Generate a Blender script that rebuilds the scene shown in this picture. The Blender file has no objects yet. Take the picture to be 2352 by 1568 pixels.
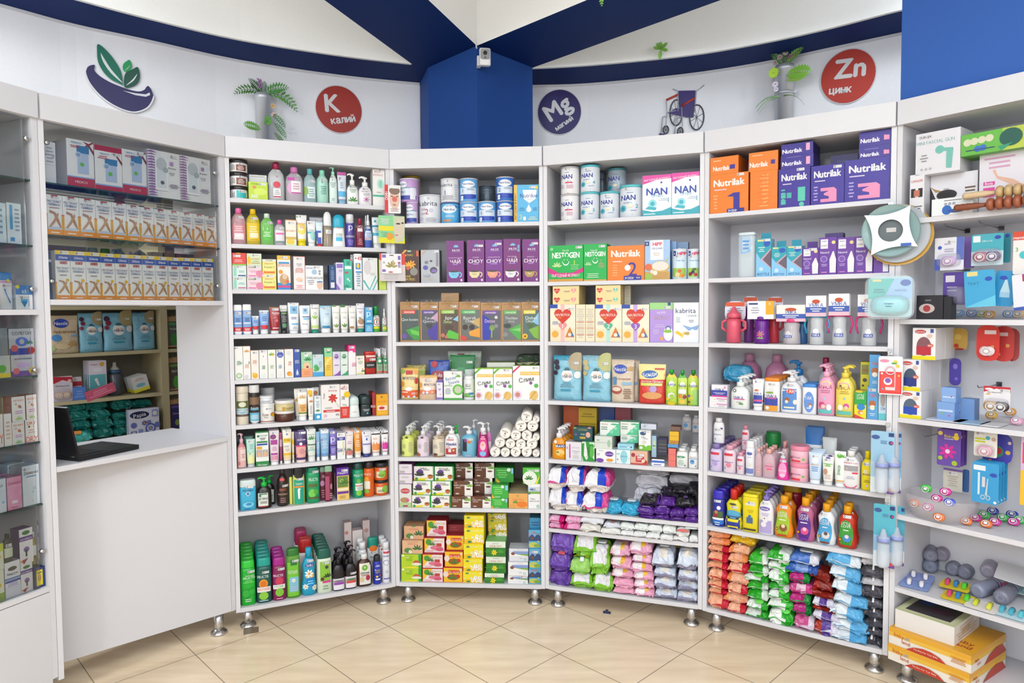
import bpy, bmesh, math, random
import numpy as np
from mathutils import Matrix, Vector, noise
S = bpy.context.scene
C = S.collection
# ------------------------------------------------------------------ camera
FPX, PITCH, ROLL, HC = 1563.14, .0454876, -.00730572, 1.478
Fw = np.array([0, math.cos(PITCH), -math.sin(PITCH)]); Rt = np.array([1., 0, 0]); Up = np.cross(Rt, Fw)
R2 = math.cos(ROLL)*Rt + math.sin(ROLL)*Up; U2 = -math.sin(ROLL)*Rt + math.cos(ROLL)*Up
cd = bpy.data.cameras.new('camera'); cam = bpy.data.objects.new('camera', cd); C.objects.link(cam)
cd.sensor_width = 36; cd.lens = FPX/2352*36; cd.clip_start = .05; cd.clip_end = 60
cam.matrix_world = Matrix(((R2[0], U2[0], -Fw[0], 0), (R2[1], U2[1], -Fw[1], 0), (R2[2], U2[2], -Fw[2], HC), (0, 0, 0, 1)))
S.camera = cam
S.view_settings.view_transform = 'Standard'; S.view_settings.look = 'None'
S.view_settings.gamma = 1; S.view_settings.use_curve_mapping = False
S.view_settings.exposure = 0.0
# ------------------------------------------------------------------ light
W = bpy.data.worlds.new('World'); S.world = W; W.use_nodes = True
W.node_tree.nodes['Background'].inputs[0].default_value = (.86, .92, 1, 1)
W.node_tree.nodes['Background'].inputs[1].default_value = .25
def area(name, loc, size, power, aim=None, col=(.88, .945, 1)):
 l = bpy.data.lights.new(name, 'AREA'); l.shape = 'RECTANGLE'; l.size, l.size_y = size; l.energy = power; l.color = col
 o = bpy.data.objects.new(name, l); C.objects.link(o); o.location = loc
 if aim: o.rotation_euler = (Vector(aim)-Vector(loc)).to_track_quat('-Z', 'Y').to_euler()
 o['label'] = 'unseen flat light panel added for fill'; o['category'] = 'light'
 return o
def globe(loc, power, r=.16, col=(.88, .945, 1)):
 l = bpy.data.lights.new('fill_lamp', 'POINT'); l.shadow_soft_size = r; l.energy = power; l.color = col
 o = bpy.data.objects.new('fill_lamp', l); C.objects.link(o); o.location = loc; o['label'] = 'unseen point lamp added to light the shop'; o['category'] = 'light'
for p_, w_ in (((-1.9, -2.4, 2.64), 135), ((1.9, -2.4, 2.64), 92), ((3.2, .2, 2.8), 18), ((-3.0, .2, 2.8), 44), ((2.15, 2.35, 3.22), 24), ((-1.95, 2.35, 3.22), 11)): globe(p_, w_)  # unseen fill lamps, added; only the right recess lamp follows a seen hot spot
area('fill_panel', (.1, .1, 3.19), (2.6, 1.6), 84)  # unseen panel, added to throw more light down on the floor
area('fill_panel', (-3.3, 3.6, 2.74), (.8, .8), 26)  # unseen panel, added to brighten the back room behind the hatch
# ------------------------------------------------------------------ materials
def lin(c):
 c = c/255
 return c/12.92 if c <= .04045 else ((c+.055)/1.055)**2.4
def rgb(h):
 if len(h) < 6: h = ''.join(x*2 for x in (h+'88')[:3])
 return tuple(lin(int(h[i:i+2], 16)) for i in (0, 2, 4))+(1,)
_M = {}
def mat(h, kind='paper'):
 """h: srgb hex, prefix ~ = translucent plastic"""
 k = (h, kind)
 if k in _M: return _M[k]
 clear = h[0] == '~'; c = rgb(h.strip('~'))
 if not clear and kind in ('paper', 'plastic', 'film', 'print'): c = tuple(q*.84 for q in c[:3])+(1,)
 m = bpy.data.materials.new(kind+'_'+h.strip('~')); m.use_nodes = True; nt = m.node_tree; b = nt.nodes['Principled BSDF']
 b.inputs['Base Color'].default_value = c
 r, bump, sc = dict(paper=(.42, 0, 0), plastic=(.28, 0, 0), film=(.3, .6, 34), metal=(.22, 0, 0), satin=(.42, 0, 0), board=(.5, .02, 300), cloth=(.9, .4, 60),
                       print=(.4, 0, 0), matte=(.8, 0, 0), kraft=(.75, .12, 40), leaf=(.55, 0, 0), paint=(.6, .06, 90))[kind]
 b.inputs['Roughness'].default_value = r
 if kind in ('metal', 'satin'): b.inputs['Metallic'].default_value = 1 if kind == 'metal' else .5
 if kind == 'paint': b.inputs['Specular IOR Level'].default_value = .12
 if clear:
  b.inputs['Alpha'].default_value = .2 if h[:2] == '~~' else .5; b.inputs['Roughness'].default_value = .12
 tc = nt.nodes.new('ShaderNodeTexCoord'); nz = nt.nodes.new('ShaderNodeTexNoise'); nz.inputs['Scale'].default_value = sc or 9
 nt.links.new(tc.outputs['Object'], nz.inputs['Vector'])
 if bump:
  bp = nt.nodes.new('ShaderNodeBump'); bp.inputs['Strength'].default_value = bump; bp.inputs['Distance'].default_value = .01 if kind != 'paint' else .002
  nt.links.new(nz.outputs['Fac'], bp.inputs['Height']); nt.links.new(bp.outputs['Normal'], b.inputs['Normal'])
 if kind in ('board', 'paint', 'kraft', 'matte'):
  mx = nt.nodes.new('ShaderNodeMixRGB'); mx.blend_type = 'MULTIPLY'; mx.inputs[0].default_value = .05
  mx.inputs[1].default_value = c; nt.links.new(nz.outputs['Fac'], mx.inputs[2]); nt.links.new(mx.outputs[0], b.inputs['Base Color'])
 _M[k] = m
 return m
def glass_mat():
 m = bpy.data.materials.new('pane_glass'); m.use_nodes = True; nt = m.node_tree; nt.nodes.clear()
 o = nt.nodes.new('ShaderNodeOutputMaterial'); mx = nt.nodes.new('ShaderNodeMixShader'); t = nt.nodes.new('ShaderNodeBsdfTransparent'); g = nt.nodes.new('ShaderNodeBsdfGlossy')
 t.inputs[0].default_value = (.975, .99, .985, 1); g.inputs['Roughness'].default_value = .03
 f = nt.nodes.new('ShaderNodeFresnel'); f.inputs[0].default_value = 1.45
 nt.links.new(f.outputs[0], mx.inputs[0]); nt.links.new(t.outputs[0], mx.inputs[1]); nt.links.new(g.outputs[0], mx.inputs[2]); nt.links.new(mx.outputs[0], o.inputs[0])
 return m
GLASS = glass_mat()
# ------------------------------------------------------------------ mesh builder
class MB:
 def __init__(s): s.v = []; s.f = []; s.mi = []; s.ms = []; s.sm = []
 def m(s, mt):
  if mt not in s.ms: s.ms.append(mt)
  return s.ms.index(mt)
 def quad(s, pts, mt, smooth=False):
  n = len(s.v); s.v += [tuple(p) for p in pts]; s.f.append(tuple(range(n, n+len(pts)))); s.mi.append(s.m(mt)); s.sm.append(smooth)
 def box(s, x0, x1, y0, y1, z0, z1, mt, ms=None):
  n = len(s.v); s.v += [(x, y, z) for z in (z0, z1) for x, y in ((x0, y0), (x1, y0), (x1, y1), (x0, y1))]
  F = [(0, 1, 5, 4), (1, 2, 6, 5), (2, 3, 7, 6), (3, 0, 4, 7), (4, 5, 6, 7), (3, 2, 1, 0)]
  for i, q in enumerate(F):
   s.f.append(tuple(n+k for k in q)); s.mi.append(s.m((ms or {}).get(i, mt))); s.sm.append(False)
 def hexa(s, P, mt):           # 8 points, bottom four then top four
  n = len(s.v); s.v += [tuple(p) for p in P]
  for q in [(0, 1, 5, 4), (1, 2, 6, 5), (2, 3, 7, 6), (3, 0, 4, 7), (4, 5, 6, 7), (3, 2, 1, 0)]:
   s.f.append(tuple(n+k for k in q)); s.mi.append(s.m(mt)); s.sm.append(False)
 def rings(s, R, mt, caps=True, smooth=True, mfun=None):
  k = len(R[0]); n = len(s.v)
  for r in R: s.v += [tuple(p) for p in r]
  for j in range(len(R)-1):
   for i in range(k):
    a, b = n+j*k+i, n+j*k+(i+1) % k
    s.f.append((a, b, b+k, a+k)); s.mi.append(s.m(mfun(j, i) if mfun else mt)); s.sm.append(smooth)
  if caps:
   s.f.append(tuple(n+i for i in range(k))[::-1]); s.mi.append(s.m(mfun(0, 0) if mfun else mt)); s.sm.append(False)
   s.f.append(tuple(n+(len(R)-1)*k+i for i in range(k))); s.mi.append(s.m(mfun(len(R)-2, 0) if mfun else mt)); s.sm.append(False)
 def lathe(s, prof, mt, cx=0, cy=0, z=0, n=20, e=2., ry=1., mfun=None, ang=0):
  R = []
  for zz, r in prof:
   R.append([sup(r, r*ry, 2*math.pi*i/n, e, cx, cy, z+zz) for i in range(n)])
  s.rings(R, mt, mfun=mfun)
 def tube(s, pts, r, mt, n=8, r2=None):
  R = []; pts = [Vector(p) for p in pts]; prev = None
  for i, p in enumerate(pts):
   d = (pts[min(i+1, len(pts)-1)]-pts[max(i-1, 0)]).normalized()
   a = d.orthogonal().normalized() if prev is None else (prev-d*prev.dot(d)).normalized()
   prev = a; b = d.cross(a); rr = r if r2 is None else r+(r2-r)*i/(len(pts)-1)
   R.append([p+a*rr*math.cos(t)+b*rr*math.sin(t) for t in [2*math.pi*k/n for k in range(n)]])
  s.rings(R, mt)
 def done(s, name, parent=None, loc=None, rz=0):
  me = bpy.data.meshes.new(name); me.from_pydata(s.v, [], s.f)
  for m in s.ms: me.materials.append(m)
  me.polygons.foreach_set('material_index', s.mi); me.polygons.foreach_set('use_smooth', s.sm); me.update()
  o = bpy.data.objects.new(name, me); C.objects.link(o)
  if parent: o.parent = parent
  if loc is not None: o.location = loc
  if rz: o.rotation_euler = (0, 0, rz)
  return o
def sup(a, b, t, e, cx=0, cy=0, z=0):
 c, s_ = math.cos(t), math.sin(t)
 return (cx+a*math.copysign(abs(c)**(2/e), c), cy+b*math.copysign(abs(s_)**(2/e), s_), z)
def tag(o, label=None, cat=None, group=None, kind=None):
 if label: o['label'] = label
 if cat: o['category'] = cat
 if group: o['group'] = group
 if kind: o['kind'] = kind
 return o
def empty(name, loc=(0, 0, 0), rz=0):
 o = bpy.data.objects.new(name, None); C.objects.link(o); o.location = loc; o.rotation_euler = (0, 0, rz); o.empty_display_size = .03
 return o
KIDS = {}
def dup(o, parent=None):
 c = o.copy(); C.objects.link(c)
 if parent: c.parent = parent
 for k in o.children: dup(k, c)
 return c
# ------------------------------------------------------------------ glyphs
CH = 'ABCDEFGHIJKLMNOPQRSTUVWXYZabcdefghijklmnopqrstuvwxyz0123456789АБВГДЕЖЗИЙКЛМНОПРСТУФХЦЧШЩЫЬЭЮЯабвгдежзийклмнопрстуфхцчшщыьэюя+-.,!%×:&é'
GL = {}
def build_glyphs():
 obs = []
 for ch in CH:
  cu = bpy.data.curves.new('g', 'FONT'); cu.body = ch; cu.resolution_u = 3; cu.offset = 0; cu.size = 1
  o = bpy.data.objects.new('g', cu); C.objects.link(o); obs.append((ch, o, cu))
 bpy.context.view_layer.update(); dg = bpy.context.evaluated_depsgraph_get()
 for ch, o, cu in obs:
  me = bpy.data.meshes.new_from_object(o.evaluated_get(dg)); me.calc_loop_triangles()
  V = [(v.co.x, v.co.y) for v in me.vertices]
  if not V: continue
  F = [tuple(t.vertices) for t in me.loop_triangles]
  x0 = min(v[0] for v in V); x1 = max(v[0] for v in V)
  GL[ch] = ([(x-x0, y) for x, y in V], F, x1-x0)
  bpy.data.meshes.remove(me)
 for ch, o, cu in obs: bpy.data.objects.remove(o); bpy.data.curves.remove(cu)
build_glyphs()
# ------------------------------------------------------------------ printed fronts
def gfx(mb, spec, fm, w, h, curved=False, base=0):
 """2-D print (0..1 face coordinates) laid on a front through fm(x, y, layer)"""
 if not spec: return
 ly = base
 def poly(pts, c, kind='print'):
  if curved != 2: return mb.quad([fm(x, y, ly) for x, y in pts], mat(c, kind))
  cx = sum(p[0] for p in pts)/len(pts); cy = sum(p[1] for p in pts)/len(pts); T = [((cx, cy), pts[i], pts[(i+1) % len(pts)]) for i in range(len(pts))]
  for _ in range(2 if len(pts) < 8 else 1):
   N = []
   for a, b, d in T:
    m = [((p[0]+q[0])/2, (p[1]+q[1])/2) for p, q in ((a, b), (b, d), (d, a))]; N += [(a, m[0], m[2]), (m[0], b, m[1]), (m[2], m[1], d), tuple(m)]
   T = N
  for t in T: mb.quad([fm(x, y, ly) for x, y in t], mat(c, kind))
 def rect(x0, y0, x1, y1, c):
  if curved == 2: return poly([(x0, y0), (x1, y0), (x1, y1), (x0, y1)], c)
  n = max(1, int(abs(x1-x0)*12)) if curved else 1; m = max(1, int(abs(y1-y0)*h/.02)) if curved == 2 else (max(1, int(abs(y1-y0)*8)) if curved else 1)
  for j in range(m):
   for i in range(n):
    a, b = x0+(x1-x0)*i/n, x0+(x1-x0)*(i+1)/n; p, q = y0+(y1-y0)*j/m, y0+(y1-y0)*(j+1)/m
    poly([(a, p), (b, p), (b, q), (a, q)], c)
 def ell(cx, cy, rx, ry, c, n=8):
  for i in range(n):
   a = -math.cos(math.pi*i/n); b = -math.cos(math.pi*(i+1)/n)
   ya, yb = math.sqrt(max(0, 1-a*a)), math.sqrt(max(0, 1-b*b))
   P = [(cx+a*rx, cy-ya*ry), (cx+b*rx, cy-yb*ry), (cx+b*rx, cy+yb*ry), (cx+a*rx, cy+ya*ry)]
   if ya < 1e-6: P = P[:3]
   elif yb < 1e-6: P = [P[0], P[1], P[3]]
   poly(P, c)
 def blob(cx, cy, a, b, ang, c, n=8):      # metric rotated ellipse, a/b in units of w
  poly([(cx+(math.cos(ang)*a*math.cos(t)-math.sin(ang)*b*math.sin(t)), cy+(math.sin(ang)*a*math.cos(t)+math.cos(ang)*b*math.sin(t))*w/h) for t in [2*math.pi*k/n for k in range(n)]], c)
 def text(s, cx, cy, hh, c, maxw=.92, rot=0, bold=0):
  s = s.replace('_', ' '); H = hh*h; adv = []; x = 0
  for ch in s:
   adv.append(x); x += (GL[ch][2]+.09) if ch in GL else .3
  tot = (x-.09); sc = H/.72; sx = min(sc, maxw*w/max(tot, .01))
  cr, sr = math.cos(rot), math.sin(rot)
  m = mb.m(mat(c, 'print'))
  for ch, ax in zip(s, adv):
   if ch not in GL: continue
   V, F, gw = GL[ch]; n = len(mb.v)
   for qi, (ex, ey) in enumerate(((0, 0), (-bold, 0), (bold, 0), (0, -bold), (0, bold)) if bold else ((0, 0), (.014, 0))):
    n = len(mb.v)
    for vx, vy in V:
     X = (vx+ex+ax-tot/2)*sx; Y = (vy+ey-.36)*sc
     mb.v.append(fm(cx+(X*cr-Y*sr)/w, cy+(X*sr+Y*cr)/h, ly+.18*qi))
    for t in F: mb.f.append(tuple(n+k for k in t)); mb.mi.append(m); mb.sm.append(False)
 rnd = random.Random(len(spec))
 for cmd in spec.split(';'):
  a = cmd.split()
  if not a: continue
  ly += 1; k = a[0]
  if k == 'R': rect(*map(float, a[1:5]), a[5])
  elif k == 'E': ell(*map(float, a[1:5]), a[5])
  elif k == 'C': r = float(a[3]); ell(float(a[1]), float(a[2]), r, r*w/h, a[4])
  elif k == 'T': text(a[1], float(a[2]), float(a[3]), float(a[4]), a[5], float(a[6]) if len(a) > 6 else .92, math.radians(float(a[7])) if len(a) > 7 else 0)
  elif k == 'B': text(a[1], float(a[2]), float(a[3]), float(a[4]), a[5], float(a[6]) if len(a) > 6 else .92, math.radians(float(a[7])) if len(a) > 7 else 0, .034)
  elif k == 'L':
   x0, y0, x1, y1 = map(float, a[1:5]); n = int(a[5]); dh = (y1-y0)/n
   for i in range(n):
    e = (x1-x0)*rnd.uniform(.55, 1); xm = (x0+x1)/2
    rect(xm-e/2, y0+i*dh+dh*.2, xm+e/2, y0+i*dh+dh*.62, a[6])
  elif k == 'S':
   cx, cy = float(a[1]), float(a[2]); sw = min(.030/w, .62); sh = .0105/h
   rect(cx-sw/2, cy-sh/2, cx+sw/2, cy+sh/2, 'f4f4f6'); ly += 1
   q = .0042; ell(cx-sw/2+q/w*1.3, cy, q/w, q/h, '3a2a33', 6); ly += 1; ell(cx-sw/2+q/w*1.3, cy, q*.5/w, q*.5/h, 'f4f4f6', 5)
   for i in range(2): rect(cx-sw*.12, cy+sh*(.12-.3*i), cx+sw*.42, cy+sh*(.24-.3*i), 'aaa')
  elif k == 'P': poly([tuple(map(float, q.split(','))) for q in a[2:]], a[1])
  elif k == 'F':
   cx, cy, r = map(float, a[1:4])
   for i in range(7):
    t = 2*math.pi*i/7; blob(cx+math.cos(t)*r*.6, cy+math.sin(t)*r*.6*w/h, r*.42, r*.22, t, a[4], 6)
   ly += 1; blob(cx, cy, r*.28, r*.28, 0, a[5] if len(a) > 5 else 'f0b020')
  elif k == 'V':
   cx, cy, r = map(float, a[1:4])
   for i in range(5):
    t = math.radians(20+35*i); blob(cx+math.cos(t)*r*.6, cy+math.sin(t)*r*.6*w/h, r*.5, r*.17, t, a[4], 6)
  elif k == 'H':
   cx, cy, r = map(float, a[1:4])
   P = []
   for i in range(20):
    t = 2*math.pi*i/20; P.append((cx+r*math.sin(t)**3, cy+r*w/h*(13*math.cos(t)-5*math.cos(2*t)-2*math.cos(3*t)-math.cos(4*t))/16))
   n = 20; ctr = (cx, cy+.1*r)
   for i in range(n): poly([ctr, P[i], P[(i+1) % n]][::-1], a[4])
  elif k == 'Q':     # cup
   cx, cy, r = map(float, a[1:4]); k2 = w/h
   for t0 in range(8):
    t = -math.pi/2+math.pi*t0/8; t1 = t+math.pi/8
    poly([(cx+r*1.05+math.cos(q)*r*rr, cy+math.sin(q)*r*rr*k2-.1*r*k2) for q, rr in ((t, .3), (t, .5), (t1, .5), (t1, .3))], a[4])
   poly([(cx-r, cy+.5*r*k2), (cx-.95*r, cy-.2*r*k2), (cx-.5*r, cy-.75*r*k2), (cx+.5*r, cy-.75*r*k2), (cx+.95*r, cy-.2*r*k2), (cx+r, cy+.5*r*k2)], a[4])
   ly += 1; ell(cx, cy+.5*r*k2, r, r*.16*k2, '443a33')
# ------------------------------------------------------------------ bay frames
J = [(-1.692, 2.468), (-1.285, 3.087), (-.596, 3.379), (.156, 3.328), (.8665, 3.074), (1.488, 2.651)]
d0 = (math.cos(math.radians(67)), math.sin(math.radians(67)))
J = [(J[0][0]-.75*d0[0], J[0][1]-.75*d0[1])]+J
J.append((J[-1][0]+.613*.753, J[-1][1]-.79*.753))
def rayp(x, y): return Fw+R2*((x-1176)/FPX)+U2*((784-y)/FPX)
def atz(x, y, z):           # pixel -> world point at height z (z above the camera's eye height)
 d = rayp(x, y)*1.; d = d*(z/d[2]); return Vector((d[0], d[1], z+HC))
class Bay:
 def __init__(s, A, B, name):
  s.A = np.array(A, float); s.B = np.array(B, float); s.w = np.linalg.norm(s.B-s.A); s.t = (s.B-s.A)/s.w; s.n = np.array((-s.t[1], s.t[0])); s.rz = math.atan2(s.t[1], s.t[0]); s.name = name
 def hit(s, x, y, d=0):
  A = s.A+s.n*d; r = rayp(x, y); k = (s.n@A)/(s.n@r[:2]); P = r*k
  return float((P[:2]-A)@s.t), float(P[2])
 def w2(s, u, d, z): p = s.A+s.t*u+s.n*d; return Vector((p[0], p[1], z+HC))
BAY = [Bay(J[i], J[i+1], n) for i, n in enumerate(['glass-door cabinet', 'hatch cabinet', 'shampoo rack', 'tea rack', 'formula rack', 'baby-care rack', 'pacifier rack'])]
BACKU = Bay((-2.75, 4.05), (-2.35, 4.54), 'cream back-room unit')
# ------------------------------------------------------------------ product builders (origin = base centre, front faces -Y)
RND = random.Random(5)
def flatfm(w, h, t, z0=0, eps=.00022):
 return lambda x, y, l: ((x-.5)*w, -t/2-eps*(l+.6), z0+y*h)
def curvefm(w, h, dp, z0, sf, e, eps=.0003):
 def fm(x, y, l):
  a, b = sf(y); X = (x-.5)*w; a = max(a*w/2, 1e-5); b = b*dp/2
  q = min(abs(X)/a, .985); X = math.copysign(q*a, X)
  return (X, -b*(1-q**e)**(1/e)-eps*(l+.6), z0+y*h)
 return fm
def prof(P):
 zs = [p[0] for p in P]; ws = [p[1] for p in P]; ds = [p[2] if len(p) > 2 else p[1] for p in P]
 return lambda y: (float(np.interp(y, zs, ws)), float(np.interp(y, zs, ds)))
def body(mb, P, w, dp, h, e, mt, z0=0, n=24, seg=1, mfun=None):
 R = []
 for p in P:
  a, b = p[1]*w/2, (p[2] if len(p) > 2 else p[1])*dp/2
  R.append([sup(a, b, 2*math.pi*i/n, e, 0, 0, z0+p[0]*h) for i in range(n)])
 mb.rings(R, mt, mfun=mfun)
PRE = {   # body profile, exponent, body height fraction, cap width fraction, cap kind
 'flat': ([(0, .9), (.02, 1), (.5, 1), (.9, .97), (1, .9)], 2.6, .76, .9, 'wide'),
 'slab': ([(0, .92), (.02, 1), (.95, 1), (1, .9)], 4, .8, 1.0, 'wide'),
 'neck': ([(0, .9), (.03, 1), (.7, 1), (.85, .9), (.95, .6), (1, .42)], 2.6, .84, .44, 'cyl'),
 'rneck': ([(0, .9), (.03, 1), (.68, 1), (.84, .9), (.94, .6), (1, .42)], 2, .86, .44, 'cyl'),
 'pump': ([(0, .92), (.03, 1), (.72, .98), (.88, .82), (.97, .5), (1, .42)], 2.6, .68, .42, 'pump'),
 'tpump': ([(0, .98), (.03, 1), (.5, .8), (.85, .6), (.97, .5), (1, .45)], 2.4, .72, .42, 'pump'),
 'rpump': ([(0, .95), (.02, 1), (.86, 1), (.94, .85), (.98, .45), (1, .42)], 2, .66, .4, 'pump'),
 'spray': ([(0, .9), (.03, 1), (.7, .98), (.9, .7), (1, .4)], 2.3, .72, .42, 'spray'),
 'roll': ([(0, 1), (.04, 1.02), (.4, .94), (.8, .86), (1, .8)], 2.6, .6, .9, 'dome'),
 'can': ([(0, .96), (.02, 1), (.92, 1), (1, .82)], 2, .78, .85, 'cyl'),
 'dome': ([(0, .96), (.02, 1), (.92, 1), (1, .88)], 2, .76, .86, 'dome'),
 'hour': ([(0, .8), (.04, .94), (.22, 1), (.45, .8), (.62, .78), (.82, .86), (.94, .6), (1, .42)], 2.6, .82, .42, 'cyl'),
 'powder': ([(0, .92), (.03, 1), (.8, .98), (.94, .85), (1, .6)], 2.3, .84, .6, 'cyl'),
}
def pump(mb, w, z0, z1, mt, dirx=-1, k=1.):
 H = z1-z0; r = w
 mb.lathe([(0, r), (H*.38, r), (H*.42, r*.85), (H*.44, r*.4), (H*.72, r*.4), (H*.74, r*.8), (H*.86, r*.8), (H*.88, r*.7)], mt, z=z0, n=14)
 a = z0+H*.8
 mb.tube([(0, 0, a+H*.08), (dirx*r*1.1, 0, a+H*.1), (dirx*r*2.1*k, 0, a+H*.07), (dirx*r*2.5*k, 0, a-H*.02)], r*.42, mt, 8, r*.26)
def mk_bottle(nm, w, h, t, cols, g, o):
 P, e, hb, cw, ck = PRE[o.get('p', 'flat')]
 hb = float(o.get('hb', hb)); t = t or w*(.62 if e > 2.2 else 1)
 r = empty(nm); b = MB(); c = cols+cols[-1:]
 kind = 'plastic'; bandc = o.get('bd')
 m1 = mat(c[0], kind); mf = None
 if bandc:   # lower band colour: bd=frac:hex
  fr, hx = bandc.split(':'); fr = float(fr)
  P2 = sorted(set(P) | {(fr, *prof(P)(fr)), (fr+.001, *prof(P)(fr+.001))}); P = P2; m2 = mat(hx, kind)
  mf = lambda j, i, P=P: m2 if P[j][0] < fr else m1
 body(b, P, w, t, h*hb, e, m1, mfun=mf)
 gfx(b, g, curvefm(w, h*hb, t, 0, prof(P), e, .0005), w, h*hb, 2 if o.get('p') in ('hour', 'tpump') else True)
 b.done('body', r)
 q = MB(); mc = mat(c[1], kind); z0 = h*hb-.001
 if ck == 'wide':
  body(q, [(0, .98), (.1, 1), (.75, .97), (.95, .9), (1, .8)], w*cw, t*cw, h-z0, e, mc, z0); q.done('cap', r)
 elif ck == 'cyl':
  body(q, [(0, 1), (.9, .96), (1, .85)], w*cw, (w if e <= 2 else w)*cw, h-z0, 2, mc, z0, 16); q.done('cap', r)
 elif ck == 'dome':
  body(q, [(0, .96), (.08, 1), (.6, .97), (.8, .85), (.93, .6), (1, .3)], w*cw, t*cw, h-z0, 2.2, mc, z0); q.done('cap', r)
 elif ck == 'pump':
  pump(q, w*cw*.5, z0, h, mc, float(o.get('pd', -1)), .8); q.done('pump_head', r)
 elif ck == 'spray':
  H = h-z0; q.lathe([(0, w*.21), (H*.4, w*.21), (H*.5, w*.13), (H*.95, w*.12), (H, w*.08)], mc, z=z0, n=14); q.done('spray_head', r)
 return r
def mk_tin(nm, w, h, t, cols, g, o):
 r = empty(nm); b = MB(); c = cols+cols[-1:]; P = [(0, .97), (.02, 1), (.98, 1), (1, .97)]
 fr = float(o.get('lid', .06)); hb = h*(1-fr)
 body(b, P, w, w, hb, 2, mat(c[0], 'plastic'), n=32)
 gfx(b, g, curvefm(w, hb, w, 0, prof(P), 2), w, hb, True)
 b.done('body', r); q = MB()
 body(q, [(0, 1), (.1, 1.03), (.85, 1.03), (1, .97)], w, w, h-hb, 2, mat(c[1], 'plastic'), hb, 32); q.done('lid', r)
 return r
def mk_tube(nm, w, h, t, cols, g, o):
 r = empty(nm); b = MB(); c = cols+cols[-1:]; t = t or w*.62; cp = float(o.get('cap', .14)); hb = h*(1-cp)
 P = [(0, .8, 1), (.05, .84, 1), (.5, .93, .7), (.9, 1, .16), (.93, 1, .05), (1, 1, .05)]
 P2 = P; mf = None; m1 = mat(c[0], 'plastic')
 body(b, P, w, t, hb, 2.2, m1, h*cp, mfun=mf)
 gfx(b, g, curvefm(w, hb, t, h*cp, prof(P), 2.2), w, hb, True)
 b.done('body', r); q = MB()
 body(q, [(0, .97), (.1, 1), (1, .96)], w*.78, t*.95, h*cp, 2.2, mat(c[1], 'plastic')); q.done('cap', r)
 return r
def mk_box(nm, w, h, t, cols, g, o):
 t = t or min(.09, max(w*.55, .025)); b = MB(); c = cols+cols[-1:]
 side = mat(c[1], 'paper'); f = mat(c[0], 'paper'); e = min(.0008, w*.02)
 b.box(-w/2, w/2, -t/2, t/2, 0, h, f, {1: side, 3: side, 4: side, 2: side})
 gfx(b, g, flatfm(w, h, t), w, h)
 if 'tab' in o:   # hanging tab on the carton top
  m = mat(o['tab'], 'paper'); b.box(-w*.32, w*.32, t*.2, t*.2+.001, h, h+.028, m)
 ob = b.done(nm)
 bv = ob.modifiers.new('bevel', 'BEVEL'); bv.width = .0007; bv.segments = 1; bv.limit_method = 'ANGLE'; bv.angle_limit = 1.2
 return ob
def mk_pouch(nm, w, h, t, cols, g, o):
 t = t or w*.45; c = cols+cols[-1:]; R = []; N = 28; sd = RND.random()*50
 top = float(o.get('top', .9)); fl = float(o.get('fl', .12))
 P = []
 for k in range(19):
  y = k/18
  wd = 1-.05*math.sin(min(1, y/.9)*math.pi) if 'spout' not in o else (1-.03*math.sin(y*3.14))*(1 if y < .86 else 1-(y-.86)*4.2)
  dd = (1-.25*(1-min(1, y/.12))**2)*(1-max(0, (y-.25))**1.1/.75**1.1*.93)
  if y > top: dd = .05
  P.append((y, wd*(1 if y > .03 else .95), dd))
 b = MB()
 for p in P:
  ring = []
  for i in range(N):
   th = 2*math.pi*i/N; x, y, z = sup(p[1]*w/2, p[2]*t/2, th, 2.5, 0, 0, p[0]*h)
   nn = noise.noise(Vector((x*30+sd, p[0]*h*22, math.copysign(1, y)*3)))
   k = .06*t*nn*math.sin(math.pi*min(1, p[0]*1.05))
   ring.append((x*(1+.03*nn), y+k*(1 if y > 0 else -1)*.8, z+(.004*nn if p[0] > .95 else 0)))
  R.append(ring)
 m1 = mat(c[0], 'film'); b.rings(R, m1, mfun=lambda j, i: mat(c[1], 'film') if j >= 18-round(18*fl) else m1)
 sf = prof(P); base = curvefm(w, h, t*1.06, 0, sf, 2.5, .0006)
 gfx(b, g, base, w, h, True, 1)
 if 'spout' in o:
  r = empty(nm); b.done('pouch_body', r); q = MB()
  q.lathe([(0, w*.13), (.008, w*.13), (.008, w*.2), (.022, w*.2), (.024, w*.16)], mat(o['spout'], 'plastic'), z=h-.004, n=14); q.done('spout_cap', r); return r
 return b.done(nm)
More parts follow.
